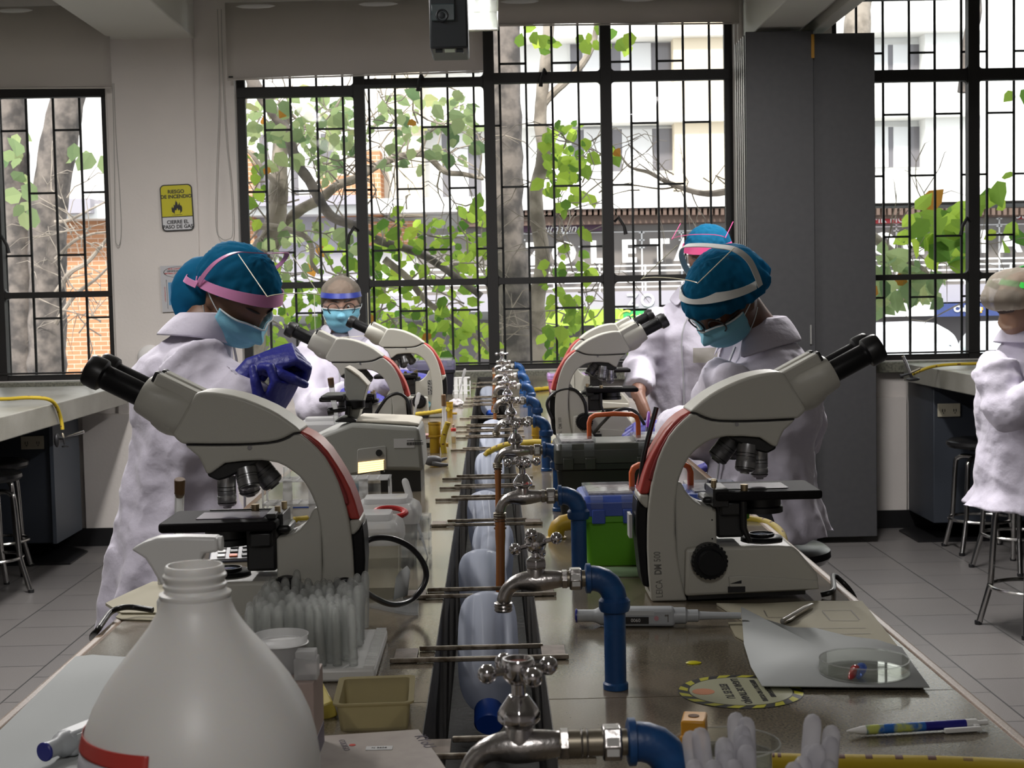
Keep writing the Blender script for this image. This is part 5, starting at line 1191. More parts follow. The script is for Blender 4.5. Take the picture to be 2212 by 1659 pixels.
# --- 2 person by the window with round glasses, facing the camera
hd = at(737, 660, 6.6)
fy = -90
root, HM, hp = person('person facing the camera in round glasses, blue mask and clear visor', R(178), W(742, 905, 6.66), W(742, 775, 6.66), W(738, 718, 6.64), hd, (-84, 6, 0),
    [(W(673, 755, 6.62), W(668, 880, 6.5), W(760, 850, 6.3), (.9, -.3, -.1), (0, 0, 1), 1, .35), (W(802, 755, 6.62), W(818, 830, 6.5), W(872, 812, 6.3), (.9, -.2, -.1), (0, 0, 1), -1, .3)], .55, .04, (.34, .2, .15), glasses=True, cw=.92, gloves=m_glove2, fold=.016, sleeve=1.05,
    legs=[((W(742, 900, 6.66).x-.08, 6.62, .5), (W(742, 900, 6.66).x-.08, 6.66, .08)), ((W(742, 900, 6.66).x+.08, 6.62, .5), (W(742, 900, 6.66).x+.08, 6.66, .08))])
net(hp, .018, .05, m_netg, drop=.1, back=.012)
hp(MB().ball((-.025, 0, .035), (.085, .082, .09), 18), 'hair', m_hair)
band(hp, m_navy, .042, .02, .022, -80, 80)
visor(hp, (.125, 0, .06), (.13, 0, -.125), .225, .11, edge=MATS['visor_edge'])
# --- 3 right student looking down, white visor band
hd = at(1566, 642, 3.9)
root, HM, hp = person('person in blue hair net and white-banded visor looking down, white coat, right side', R(118), W(1640, 1060, 3.98), W(1648, 830, 4.0), W(1640, 712, 4.02), hd, (-142, 44, -6),
    [(W(1585, 825, 3.85), W(1535, 940, 4.0), W(1447, 922, 4.3), (-1, .12, -.12), (0, -.4, 1), -1, .55), (W(1712, 800, 4.12), W(1715, 950, 4.25), W(1600, 1000, 4.35), (-.9, .2, -.1), (0, 0, 1), 1, .4)], W(1650, 1150, 3.98).z, .05, (.13, .055, .03), glasses=True, cw=.94, gloves=m_glove2, fold=.028, sleeve=1.15,
    legs=[((W(1600, 1150, 3.9).x, 3.75, .62), (W(1600, 1150, 3.9).x-.02, 3.72, .1)), ((W(1620, 1150, 4.2).x, 4.3, .62), (W(1620, 1150, 4.2).x, 4.3, .1))])
net(hp, .012, .03, drop=.075, back=.03, ruffle=.011, skirt=.022)
hp(MB().ball((-.05, 0, 0), (.05, .066, .06), 16), 'hair', m_hair)
band(hp, m_wband, .03, .03, .022, -165, 165, .05)
for s in (-1, 1):
    strap(hp, [(-.03, s*.108, .02), (-.03, s*.116, .06), (-.035, s*.112, .11), (-.035, s*.085, .145), (-.03, s*.04, .158), (-.03, 0, .16)], .02, m_wband, up=(1, 0, .3))
visor(hp, (-.03, 0, .168), (.13, 0, .2), .18, .012)
# --- 4 standing person behind, pink band
hd = at(1530, 556, 5.8)
root, HM, hp = person('standing person in blue hair net with hot pink visor band and clear badge', R(160), W(1495, 930, 5.85), W(1490, 720, 5.85), W(1520, 622, 5.84), hd, (-112, 22, 0),
    [(W(1415, 690, 5.83), W(1385, 790, 5.8), W(1378, 850, 5.6), (.3, -.3, -.9), (-1, 0, .2), 1, .4), (W(1575, 690, 5.9), W(1600, 800, 5.95), W(1590, 900, 5.9), (0, -.1, -1), (1, 0, 0), 1, .4)], .5, .04, (.2, .1, .07), cw=1.0, fold=.018, gloves=None,
    legs=[((W(1495, 930, 5.85).x-.09, 5.83, .48), (W(1495, 930, 5.85).x-.09, 5.85, .08)), ((W(1495, 930, 5.85).x+.09, 5.83, .48), (W(1495, 930, 5.85).x+.09, 5.85, .08))])
net(hp, .014, .045, drop=.06, back=.015, skirt=.006)
hp(MB().ball((-.045, 0, .0), (.05, .066, .06), 16), 'hair', m_hair)
band(hp, m_hot, .035, .026, .026, -100, 100, .02)
visor(hp, (-.03, 0, .15), (.12, 0, .14), .2, .02, edge=m_hot)
bq = MB().box((W(1487, 0, 5.68).x, 5.675, W(1487, 784, 5.68).z), (W(1540, 0, 5.68).x, 5.68, W(1487, 752, 5.68).z)); bq.v = [p-root.location for p in bq.v]
bq.build('badge', thin('badge_clear', (.9, .9, .85), .2, .1, .35, (.5, .48, .4)), root)
# --- 5 seated person at the right edge, seen from behind
hd = at(2207, 655, 5.45)
root, HM, hp = person('seated person in white coat and beige hair net at the right edge, seen from behind', R(-60), W(2205, 1050, 5.6), W(2205, 830, 5.55), W(2215, 722, 5.5), hd, (12, 14, 0),
    [(W(2150, 790, 5.42), W(2178, 895, 5.35), W(2290, 826, 5.2), (1, .2, 0), (0, 0, 1), 1, .4), (W(2270, 790, 5.7), W(2300, 890, 5.9), W(2390, 822, 6.0), (1, 0, 0), (0, 0, 1), 1, .4)], W(2200, 1095, 5.6).z, .05, (.28, .16, .1), cw=1.0, fold=.024, sleeve=1.1, gloves=m_glove2,
    legs=[((W(2320, 1050, 5.5).x, 5.5, .55), (W(2320, 1050, 5.5).x+.02, 5.5, .1)), ((W(2320, 1050, 5.8).x, 5.85, .55), (W(2320, 1050, 5.8).x+.05, 5.85, .1))])
net(hp, .02, .03, m_netg, drop=.085, back=.03, ruffle=.004, skirt=.02)
hp(MB().ball((-.045, 0, .0), (.06, .07, .065), 16), 'hair', mat('hair_brown', (.05, .03, .02), .6))
m_green = mat('band_green', (.02, .42, .04), .5)
band(hp, m_green, .04, .04, .022, -165, 165)
for s in (-1, 1): strap(hp, [(-.03, s*.118, .05), (-.01, s*.12, .1), (.02, s*.1, .14), (.04, s*.03, .16)], .02, m_green, up=(1, 0, .2))
# ================================================================== THINGS ON THE BENCH
m_milk = thin('milky_plastic', (.95, .95, .95), .15, .12, .62, (.66, .66, .66)); m_clearp = thin('clear_plastic', (.96, .97, .98), .15, .06, .16, (.6, .62, .64))
m_clear = thin('clear_glass', (.97, .98, .97), .2, .02, .2, (.8, .8, .8)); m_whitep = mat('white_plastic', (.6, .6, .6), .4); m_cork = mat('brown_cap', (.13, .07, .03), .6)
m_hdpe = mat('jug_white', (.78, .77, .75), .4, sub=.3, bump=(150, .02)); m_redl = mat('label_red', (.5, .05, .04), .35)
m_paper = mat('paper_white', (.44, .46, .46), .85, bump=(6, .15)); m_tan = mat('paper_tan', (.4, .37, .28), .85, bump=(6, .15)); m_grit = mat('grey_print_line', (.14, .13, .11), .7)
m_yelp = mat('yellow_paint', (.42, .26, .01), .45, noise=(40, (.36, .2, .01), .4, .65)); m_orange = mat('orange_plastic', (.62, .11, .02), .4)
def hose_mat():
    m = bpy.data.materials.new('yellow_gas_hose'); m.use_nodes = True; nt = m.node_tree; b = nt.nodes['Principled BSDF']; N = nt.nodes.new
    at_ = N('ShaderNodeAttribute'); at_.attribute_name = 'along'; w = N('ShaderNodeMath'); w.operation = 'FRACT'; nt.links.new(at_.outputs['Fac'], w.inputs[0])
    mp = N('ShaderNodeMapRange'); mp.inputs[1].default_value = .28; mp.inputs[2].default_value = .24; nt.links.new(w.outputs[0], mp.inputs[0])
    x = N('ShaderNodeMix'); x.data_type = 'RGBA'; x.inputs[6].default_value = (.46, .33, .012, 1); x.inputs[7].default_value = (.1, .03, .01, 1)
    a2 = N('ShaderNodeAttribute'); a2.attribute_name = 'side'; mu = N('ShaderNodeMath'); mu.operation = 'MULTIPLY'
    nt.links.new(mp.outputs[0], mu.inputs[0]); nt.links.new(a2.outputs['Fac'], mu.inputs[1]); nt.links.new(mu.outputs[0], x.inputs[0]); nt.links.new(x.outputs[2], b.inputs['Base Color'])
    n = N('ShaderNodeTexNoise'); n.inputs['Scale'].default_value = 700; bp = N('ShaderNodeBump'); bp.inputs['Strength'].default_value = .5; bp.inputs['Distance'].default_value = .001
    nt.links.new(n.outputs[0], bp.inputs['Height']); nt.links.new(bp.outputs[0], b.inputs['Normal']); b.inputs['Roughness'].default_value = .55; return m
m_gash = hose_mat()
def gas_hose(pts, r, label, pitch=.028):
    q = smooth_path(pts, 10); mb = MB().tube(q, r, 14); root_loc = q[0]
    o = mb.build('gas_hose', m_gash, loc=root_loc, fix=False)
    al = []; sd = []; d = 0
    for i in range(len(q)-1):
        L = (q[i+1]-q[i]).length
        for k in range(14): al.append((d+L*.5*0)/pitch+k*.02); sd.append(1.0 if k in (2, 3, 6, 7, 10, 11) and (i % 2 == 0) else 0.0)
        d += L
    al += [0, 0]; sd += [0, 0]
    for nm, dat in (('along', al), ('side', sd)):
        a = o.data.attributes.new(nm, 'FLOAT', 'FACE'); a.data.foreach_set('value', dat)
    return tag(o, label, 'hose', 'yellow gas hoses')
def dense(pts, step=.007):
    q = smooth_path(pts, 12); out = [q[0]]
    for p in q[1:]:
        if (p-out[-1]).length > step: out.append(p)
    return out

# --- big open jug, close at the left
c = at(436, 1700, .97); cx, cy = c.x, .97
root = empty('plastic_bottle', (cx, cy, BZ), 0, 'large white gallon bottle without a cap, close at the lower left, red-edged label', 'bottle')
prof = [(.06, 0), (.0745, .004), (.078, .012), (.0785, .12), (.0785, .15), (.0765, .165), (.0735, .177), (.068, .19), (.0605, .203), (.053, .2135), (.0455, .223), (.038, .232), (.031, .241), (.026, .249), (.0235, .255), (.0228, .261)]
MB().lathe(prof, n=48).build('bottle_body', m_hdpe, root, smooth=70)
MB().lathe([(.0228, .259), (.0235, .2605), (.0235, .2625), (.0205, .2635), (.0198, .2655), (.0208, .267), (.0208, .2685), (.0196, .2695), (.0196, .2715), (.0208, .273), (.0208, .2745), (.0194, .276), (.0194, .2795), (.0182, .281), (.0175, .281), (.0175, .262)], n=40).build('threaded_neck', m_hdpe, root)
def wrap(r, z0, z1, a0, a1, n=24): return [[Vector((r*math.cos(R(a0+(a1-a0)*i/n)), r*math.sin(R(a0+(a1-a0)*i/n)), z)) for i in range(n+1)] for z in (z0, z1)]
def prr(z):
    for i in range(len(prof)-1):
        if prof[i][1] <= z <= prof[i+1][1]: return prof[i][0]+(prof[i+1][0]-prof[i][0])*(z-prof[i][1])/(prof[i+1][1]-prof[i][1])
    return .078
def conf(z0, z1, a0, a1, d, n=24, k=8): return [[Vector(((prr(z0+(z1-z0)*j/k)+d)*math.cos(R(a0+(a1-a0)*i/n)), (prr(z0+(z1-z0)*j/k)+d)*math.sin(R(a0+(a1-a0)*i/n)), z0+(z1-z0)*j/k)) for i in range(n+1)] for j in range(k+1)]
lb = MB().sheet(conf(.02, .172, 172, 256, .0007)).build('label', mat('label_paper', (.5, .5, .55), .4), root, solid=.0003)
MB().sheet(conf(.166, .176, 172, 257, .0011)).sheet(conf(.02, .1655, 251, 257, .0011)).build('red_border', m_redl, lb, solid=.0003)
# --- trigger spray bottle behind it
p = at(372, 1200, 1.36)
root = empty('spray_bottle', (p.x, 1.36, BZ), 0, 'white trigger spray bottle standing behind the large white bottle', 'bottle')
def sx_(x): return (x-372)/2353
def sz_(y): return 1.355-(y-648)/2353-BZ
MB().lathe([(.03, 0), (.034, .004), (.034, .1), (.03, .125), (.018, .145), (.0125, .155), (.0125, .165)], n=32).build('bottle_body', m_milk, root)
MB().lathe([(.0155, .158), (.0155, .178), (.0145, .18), (.013, .182)], n=28).build('collar', m_whitep, root)
MB().prism([(sx_(x), sz_(y)) for x, y in ((288, 1182), (318, 1166), (345, 1158), (400, 1157), (470, 1160), (476, 1163), (476, 1192), (444, 1195), (438, 1214), (420, 1212), (400, 1226), (388, 1240), (386, 1262), (350, 1262), (345, 1250), (330, 1222), (318, 1202))], -.011, .011).build('trigger_head', m_whitep, root, bevel=.003, seg=3)
MB().prism([(sx_(x), sz_(y)) for x, y in ((436, 1196), (444, 1198), (424, 1216), (405, 1232), (396, 1252), (388, 1252), (392, 1230), (412, 1210))], -.006, .006).build('trigger', m_whitep, root, bevel=.0015)
MB().cyl((sx_(474), 0, sz_(1177)), (sx_(482), 0, sz_(1177)), .007).build('nozzle', m_whitep, root)
# --- rack of upside-down glass tubes
rk = empty('tube_tray', (-.228, 1.835, BZ), R(0), 'white ridged plastic tray holding the bundle of upside-down glass test tubes', 'tray')
MB().box((-.082, -.105, 0), (.082, .105, .016)).build('tray_body', m_whitep, rk, bevel=.004)
for x_ in (.068, -.081):
    g = MB()
    for k in range(34): g.box((x_, -.1+.006*k, .0155), (x_+.013, -.0975+.006*k, .018))
    g.build('ridge_strip', m_whitep, rk)
gm = MB().lathe([(.0055, 0), (.0058, .001), (.0056, .003), (.0056, .064), (.0053, .0675), (.0044, .0705), (.003, .0727), (.0012, .0739), (.0002, .0741)], n=14)
t0 = gm.build('test_tube', m_clear, smooth=60)
inn = MB().lathe([(.0046, 0), (.0046, .063), (.0038, .068), (.002, .071), (.0002, .072)], n=12).build('inner_wall', m_clear, t0, smooth=60)
k = 0; lab = 'upside-down clear glass test tube with a round end, packed in the bundle on the left'
for r_ in range(11):
    for c_ in range(7 if r_ % 2 else 8):
        if (r_ in (5,) and c_ > 2 and c_ < 6) or (r_ == 0 and c_ == 3): continue
        q = t0 if k == 0 else copy_tree(t0)
        x = -.228-.067+c_*.0172+(.0086 if r_ % 2 else 0)+random.uniform(-.002, .002); y = 1.745+r_*.0168+random.uniform(-.002, .002)
        q.location = (x, y, BZ+.0165+random.uniform(0, .012)*(random.random() < .35)); q.rotation_euler = (R(random.uniform(-3, 3)), R(random.uniform(-3, 3)), 0)
        tag(q, lab, 'test tube', 'upside-down glass test tubes bundled in the white tray'); k += 1
# --- carton, cup and small lid in front of the tubes
p0 = at(560, 1490, 1.42); p1 = at(697, 1490, 1.45)
hb_ = at(690, 1487, 1.36).z-BZ
root = empty('carton_box', ((p0.x+p1.x)/2, 1.42, BZ), 0, 'small carton with a pinkish side, behind the large white bottle, cup standing on it', 'box')
W_ = (p1.x-p0.x)/2
MB().box((-W_, -.04, .035), (W_, .035, hb_)).build('carton', mat('carton_pink', (.36, .28, .25), .6), root, bevel=.001)
MB().box((-W_, -.0395, 0), (W_, .0345, .035)).build('lower_band', mat('carton_purple', (.13, .11, .16), .6), root, bevel=.001)
MB().box((W_-.0085, -.0415, .004), (W_-.005, -.0402, .03)).build('yellow_mark', m_yelp, root)
pc = at(607, 1484, 1.42)
root = empty('measuring_cup', (pc.x, 1.43, BZ+hb_), 0, 'milky plastic cup standing on the small carton', 'cup')
MB().lathe([(.022, 0), (.0225, .001), (.026, .034), (.027, .036), (.0262, .036), (.022, .002), (.0002, .0015)], n=32).build('cup_body', m_milk, root)
MB().lathe([(.0262, .027), (.0268, .0275), (.0262, .028)], n=32).build('fill_line', m_whitep, root)
pc = at(664, 1484, 1.4)
root = empty('sample_pot', (pc.x, 1.4, BZ+hb_), 0, 'small milky square-cut plastic container beside the cup on the carton', 'container')
MB().box((-.011, -.011, 0), (.011, .011, .02)).box((-.0095, -.0095, .02), (.0095, .0095, .027)).build('container_body', m_milk, root, bevel=.001)
# --- yellow tray
a = on(722, 1584); b_ = on(885, 1580)
root = empty('plastic_tray', ((a.x+b_.x)/2, a.y+.055, BZ), R(2), 'pale yellow translucent rectangular tray in front of the tube bundle', 'tray')
m_yt = thin('yellow_tray_plastic', (.9, .87, .7), .2, .12, .84, (.46, .41, .26)); w_ = (b_.x-a.x)/2; h_ = .029
def rr(x, y, r, z): return [Vector((px_, py_, z)) for px_, py_ in rrect(-x, -y, x, y, r)]
MB().rings([rr(w_-.004, .048, .006, 0), rr(w_-.001, .052, .007, h_*.9), rr(w_+.003, .056, .008, h_), rr(w_+.003, .056, .008, h_+.002), rr(w_-.003, .05, .006, h_+.001), rr(w_-.006, .046, .005, .002)]).build('tray_body', m_yt, root)
root2 = empty('plastic_tray', ((a.x)-.018, a.y+.1, BZ), R(14), 'folded yellow plastic lid standing against the pale yellow tray', 'lid')
MB().box((-.012, -.045, 0), (.006, .045, .018), Matrix.Rotation(R(-18), 4, 'Y')).build('lid_body', mat('lid_yellow', (.42, .34, .06), .4), root2, bevel=.002)
# --- board with pen marks at the bottom edge
q = [on(600, 1625), on(905, 1604), on(950, 1668), on(1010, 1760), on(600, 1780)]
o = Vector((-q[1].x, -q[1].y, 0))
root = empty('white_board', (q[1].x, q[1].y, BZ), 0, 'stained white plastic board with scribbled pen letters, at the bottom edge beside the trough', 'board')
MB().prism([(p.x+o.x, p.y+o.y) for p in q], .0078, .014, axis='z').build('board', mat('board_white', (.34, .3, .27), .55, noise=(30, (.28, .24, .22), .4, .7)), root, bevel=.001)
text('lettering', 'KYoU', TM(tuple(on(918, 1632)+Vector((o.x, o.y, -BZ+.0143))), on(930, 1650)-on(905, 1612), Vector((.9, .35, 0))), .017, mat('marker', (.05, .035, .06), .6), root, .0001)
text('lettering', 'CODIGO', TM(tuple(on(744, 1640)+Vector((o.x, o.y, -BZ+.0143))), on(752, 1665)-on(738, 1620), Vector((.9, .3, 0))), .009, mat('marker_faded', (.16, .14, .17), .6), root, .0001)
s1 = on(762, 1640)+Vector((o.x, o.y, -BZ)); MB().cyl((s1.x, s1.y, .0141), (s1.x, s1.y, .0145), .0032).build('red_dot', m_redl, root)
s1 = on(820, 1647)+Vector((o.x, o.y, -BZ)); q9 = MB().box((s1.x-.013, s1.y-.006, .0141), (s1.x+.013, s1.y+.006, .0146)).build('sticker', mat('label_white', (.5, .5, .5), .4), root)
text('lettering', 'N 2606', TM((s1.x, s1.y, .0148), (1, 0, 0), (0, 1, 0)), .005, m_ink, q9, .0001)
# --- sheet of paper bottom left + pipette on it
def paper(pts, m, label, name='paper_sheet', th=.0012, z=.0, curl=.004):
    q = [on(*p) for p in pts]; c0 = sum(q, Vector())/len(q)
    o = MB().prism([(p.x, p.y) for p in q], BZ+.0006+z, BZ+.0006+z+th, axis='z').build(name, m, loc=(c0.x, c0.y, BZ+z)); return tag(o, label, 'paper')
paper([(163, 1421), (200, 1417), (300, 1424), (420, 1436), (460, 1780), (-160, 1780), (-40, 1620)], m_paper, 'crumpled pale sheet of paper at the lower left corner of the bench')
def micropipette(p0, p1, label, flip=1, zoff=.014):
    d = (p1-p0); L = d.length; ang = math.atan2(d.y, d.x)
    r = empty('micropipette', (p0.x, p0.y, BZ+zoff), ang, label, 'micropipette')
    m_pg = mat('pipette_grey', (.4, .42, .44), .4); k = L/.24
    MB().lathe([(.0085, 0), (.0095, .001), (.0095, .003)], (0, 0, 0), (1, 0, 0)).build('blue_end', mat('pipette_blue', (.01, .015, .2), .4), r)
    MB().lathe([(.0085, .003), (.0085, .026*k), (.0095, .03*k), (.0125, .036*k), (.013, .05*k)], (0, 0, 0), (1, 0, 0), 20).build('plunger_sleeve', m_pg, r)
    b = MB().box((.042*k, -.012, -.013), (.145*k, .012, .012)).build('handle', m_pg, r, bevel=.005, seg=3)
    MB().box((.05*k, -.0128, .003), (.115*k, -.0118, .0095)).build('scale_plate', mat('pipette_light', (.5, .52, .53), .4), b)
    sc_ = MB().box((.07*k, -.0138, -.008), (.107*k, -.0119, .001)).build('display', m_blk, b)
    text('lettering', '0060', TM((.088*k, -.0142, -.0035), (1, 0, 0), (0, 0, 1)), .0065, m_whitep, sc_, .0001)
    MB().cyl((.118*k, -.0128, -.001), (.118*k, -.0118, -.001), .0032).build('round_mark', mat('pink_mark', (.5, .25, .28), .5), b)
    MB().box((.134*k, -.0128, -.006), (.1355*k, -.0119, .004)).box((.13*k, -.0128, .002), (.1355*k, -.0119, .004)).build('handle_mark', m_gtext, b)
    MB().lathe([(.0115, .143*k), (.0115, .16*k), (.0085, .163*k), (.0085, .178*k), (.006, .18*k), (.0052, .2*k), (.0045, .24*k)], (0, 0, 0), (1, 0, 0), 20).build('shaft', m_pg, r)
    return r
micropipette(on(95, 1660), on(330, 1560), 'grey micropipette with a dark blue end, lying on the pale sheet at the lower left', zoff=.016)
micropipette(on(1243, 1352, .9), on(1601, 1352, .9), 'grey micropipette lying on the bench behind the nearest blue pipe', zoff=.014)
# --- notebook under the left cable
paper([(228, 1309), (285, 1282), (330, 1262), (420, 1262), (420, 1330), (262, 1330)], m_tan, 'tan notebook page under the nearest left microscope, cable lying over it', 'notebook', .004)
paper([(250, 1335), (265, 1320), (360, 1318), (360, 1343), (262, 1340)], mat('paper_tan2', (.33, .3, .21), .85), 'tan loose sheet sticking out under the notebook at the left edge', 'paper_sheet', .0012)
# --- calculator
p = on(500, 1214); root = empty('calculator', (p.x+.03, p.y+.05, BZ), R(6), 'grey calculator with dark keys and one orange key, under the nearest left stage', 'calculator')
Mt = Matrix.Rotation(R(14), 4, 'X')
MB().box((-.075, -.05, .004), (.09, .07, .016), Mt).build('case', mat('calc_navy', (.02, .022, .04), .4), root, bevel=.003)
MB().box((-.07, -.046, .016), (.088, .068, .018), Mt).build('face', mat('calc_grey', (.28, .28, .3), .4), root)
for i in range(6):
    for j in range(5):
        MB().box((-.06+.021*i, -.04+.018*j, .018), (-.046+.021*i, -.029+.018*j, .0205), Mt).build('key', (m_orange if (i == 1 and j == 0) else (m_whitep if i == 0 else m_blk)), root, bevel=.001)
# --- test tube racks
def tube_rack(loc, nx, ny, pitch, h, label, m=None, rz=0, group='test tube racks'):
    m = m or m_clearp; r = empty('test_tube_rack', loc, rz, label, 'rack', group); W_, D_ = nx*pitch/2, ny*pitch/2; rr_ = pitch*.36
    for z in (.012, h*.5, h-.003):
        g = MB()
        for i in range(nx+1): g.box((-W_+i*pitch-.0018, -D_, z), (-W_+i*pitch+.0018, D_, z+.003))
        for j in range(ny+1): g.box((-W_, -D_+j*pitch-.0018, z), (W_, -D_+j*pitch+.0018, z+.003))
        g.build('shelf', m, r)
    for sx in (-1, 1):
        MB().box((sx*W_-.0015, -D_, 0), (sx*W_+.0015, -D_+.012, h)).box((sx*W_-.0015, D_-.012, 0), (sx*W_+.0015, D_, h)).box((sx*W_-.0015, -D_, h-.014), (sx*W_+.0015, D_, h)).build('end_frame', m, r)
    for k in range(1, 5):
        x = -W_+2*W_*k/5; MB().box((x-.009, -D_-.001, 0), (x+.009, -D_+.001, h+.004)).build('upright', m, r)
    return r
p = on(705, 1145); tube_rack((p.x, p.y+.04, BZ), 11, 3, .0225, .098, 'white see-through test tube rack behind the red grip of the nearest left microscope', m=m_milk)
p = on(898, 1217); tube_rack((p.x, p.y+.05, BZ), 3, 4, .0155, .074, 'small clear wire-like tube rack beside the lidded boxes, dropper standing in it', m=m_clearp)
p = on(990, 852); tube_rack((p.x, p.y+.06, BZ), 6, 4, .018, .075, 'pale tube rack near the window at the far left of the trough, dropper in it', m=m_whitep)
def dropper(p0, p1, label, L=.155, m=None, group='plastic transfer pipettes'):
    d = (p1-p0).normalized(); r = empty('transfer_pipette', p1, 0, label, 'pipette', group)
    MB().lathe([(.0003, 0), (.0035, .0012), (.0055, .004), (.0062, .008), (.0062, .03), (.0058, .036), (.0035, .041), (.0032, .05), (.0026, .1), (.0016, .13), (.001, L)], (0, 0, 0), -d, 16).build('bulb_and_stem', m or m_milk, r, smooth=60); return r
dropper(at(905, 1140, 2.56), at(873, 1033, 2.56), 'clear plastic dropper leaning out of the small clear rack')
dropper(at(995, 835, 6.4), at(1005, 796, 6.4), 'tiny white dropper leaning in the far rack by the window')
dropper(at(898, 880, 4.28), at(905, 848, 4.26), 'white dropper leaning beside the second left microscope')
def glass_tube(p0, p1, r_, label, cap=None, name='test_tube'):
    d = (p1-p0); L = d.length; root = empty(name, p0, 0, label, 'test tube'); 
    MB().lathe([(.0002, 0), (r_*.7, .002), (r_, .007), (r_, L*.99), (r_*1.12, L), (r_*1.12, L+.001), (r_*.85, L+.001), (r_*.85, .008)], (0, 0, 0), d, 16).build('tube_body', m_clear, root, smooth=60)
    if cap: MB().lathe([(r_*.8, L-.006), (r_*1.05, L), (r_*1.15, L+cap), (r_*1.0, L+cap+.001)], (0, 0, 0), d, 16).build('stopper', m_cork, root)
    return root
bq = empty('tube_block', (on(400, 1250).x+.0, 2.36, BZ), 0, 'small tube block hidden behind the nearest left stage', 'rack'); MB().box((-.03, -.02, 0), (.03, .02, .03)).build('block', m_whitep, bq, bevel=.003)
glass_tube(Vector((on(400, 1250).x, 2.36, BZ+.03)), at(388, 1066, 2.32), .0075, 'glass test tube with a brown stopper, tilted left of the nearest left stage', .024)
glass_tube(at(617, 1135, 2.95), at(620, 1010, 2.93), .0075, 'empty glass test tube rising from the white rack')
glass_tube(at(742, 1024, 3.75), at(716, 832, 3.72), .007, 'brown-stoppered glass tube over the left stage of the older grey microscope', .018)
# --- lidded clear boxes, scissors, folded card
def lid_box(px0, px1, pyb, pyt, dep, label, tint):
    a, b_ = on(px0, pyb), on(px1, pyb); t = at((px0+px1)/2, pyt, a.y).z-BZ; w_ = (b_.x-a.x)/2; s = .035/t if t > .035 else .5
    r = empty('plastic_container', ((a.x+b_.x)/2, a.y+dep/2, BZ), 0, label, 'container', 'clear lidded plastic containers')
    MB().rings([rr(w_*.82, dep*.4, .01, 0), rr(w_*.9, dep*.44, .012, t*.62), rr(w_*.95, dep*.48, .012, t*.68)]).build('box_body', thin('box_tint_%d' % int(px0), (.93, .93, .9), .3, .1, .4, tint), r)
    MB().rings([rr(w_*1.02, dep*.52, .012, t*.66), rr(w_*1.02, dep*.52, .012, t*.76), rr(w_*.96, dep*.49, .014, t*.86), rr(w_*.78, dep*.36, .012, t*.93)]).build('lid', m_milk, r)
    MB().rings([rr(w_*.66, dep*.3, .01, t*.92), rr(w_*.64, dep*.28, .01, t), rr(w_*.5, dep*.2, .006, t*.985)]).build('lid_top', m_milk, r); return r
lid_box(735, 868, 1300, 1118, .11, 'clear lidded box with yellowish contents, right behind the nearest left microscope', (.42, .4, .32))
lid_box(760, 905, 1232, 1083, .12, 'clear lidded box standing farther back, scissors lying before it', (.5, .5, .52))
p = at(800, 1110, 2.42); r = empty('scissors', (p.x, p.y, p.z), 0, 'scissors with red and green handles lying on the clear boxes', 'scissors')
MB().torus((.022, 0, .002), (.1, -.35, 1), .016, .0042, 28, 8).build('red_handle', mat('handle_red', (.45, .02, .02), .4), r).scale = (1.5, 1, 1)
MB().torus((-.006, -.016, -.002), (.1, -.35, 1), .014, .0038, 28, 8).build('green_handle', mat('handle_green', (.01, .1, .06), .4), r).scale = (1.4, 1, 1)
MB().prism([(-.02, -.006), (-.09, .001), (-.02, .006)], -.001, .001, axis='z').build('blade', m_chr, r)
q = [at(850, 1296, 2.18), at(880, 1286, 2.2), at(886, 1232, 2.22), at(879, 1222, 2.22), at(862, 1236, 2.2), at(855, 1250, 2.19)]
tag(MB().add(q, [(0, 1, 2, 3, 4, 5)]).build('folded_card', m_paper, solid=.001), 'folded white card leaning beside the clear box', 'card')
paper([(790, 1312), (868, 1296), (905, 1303), (903, 1330), (880, 1330)], m_clearp, 'clear plastic strip lying in front of the black cable loop', 'plastic_strip', .004)
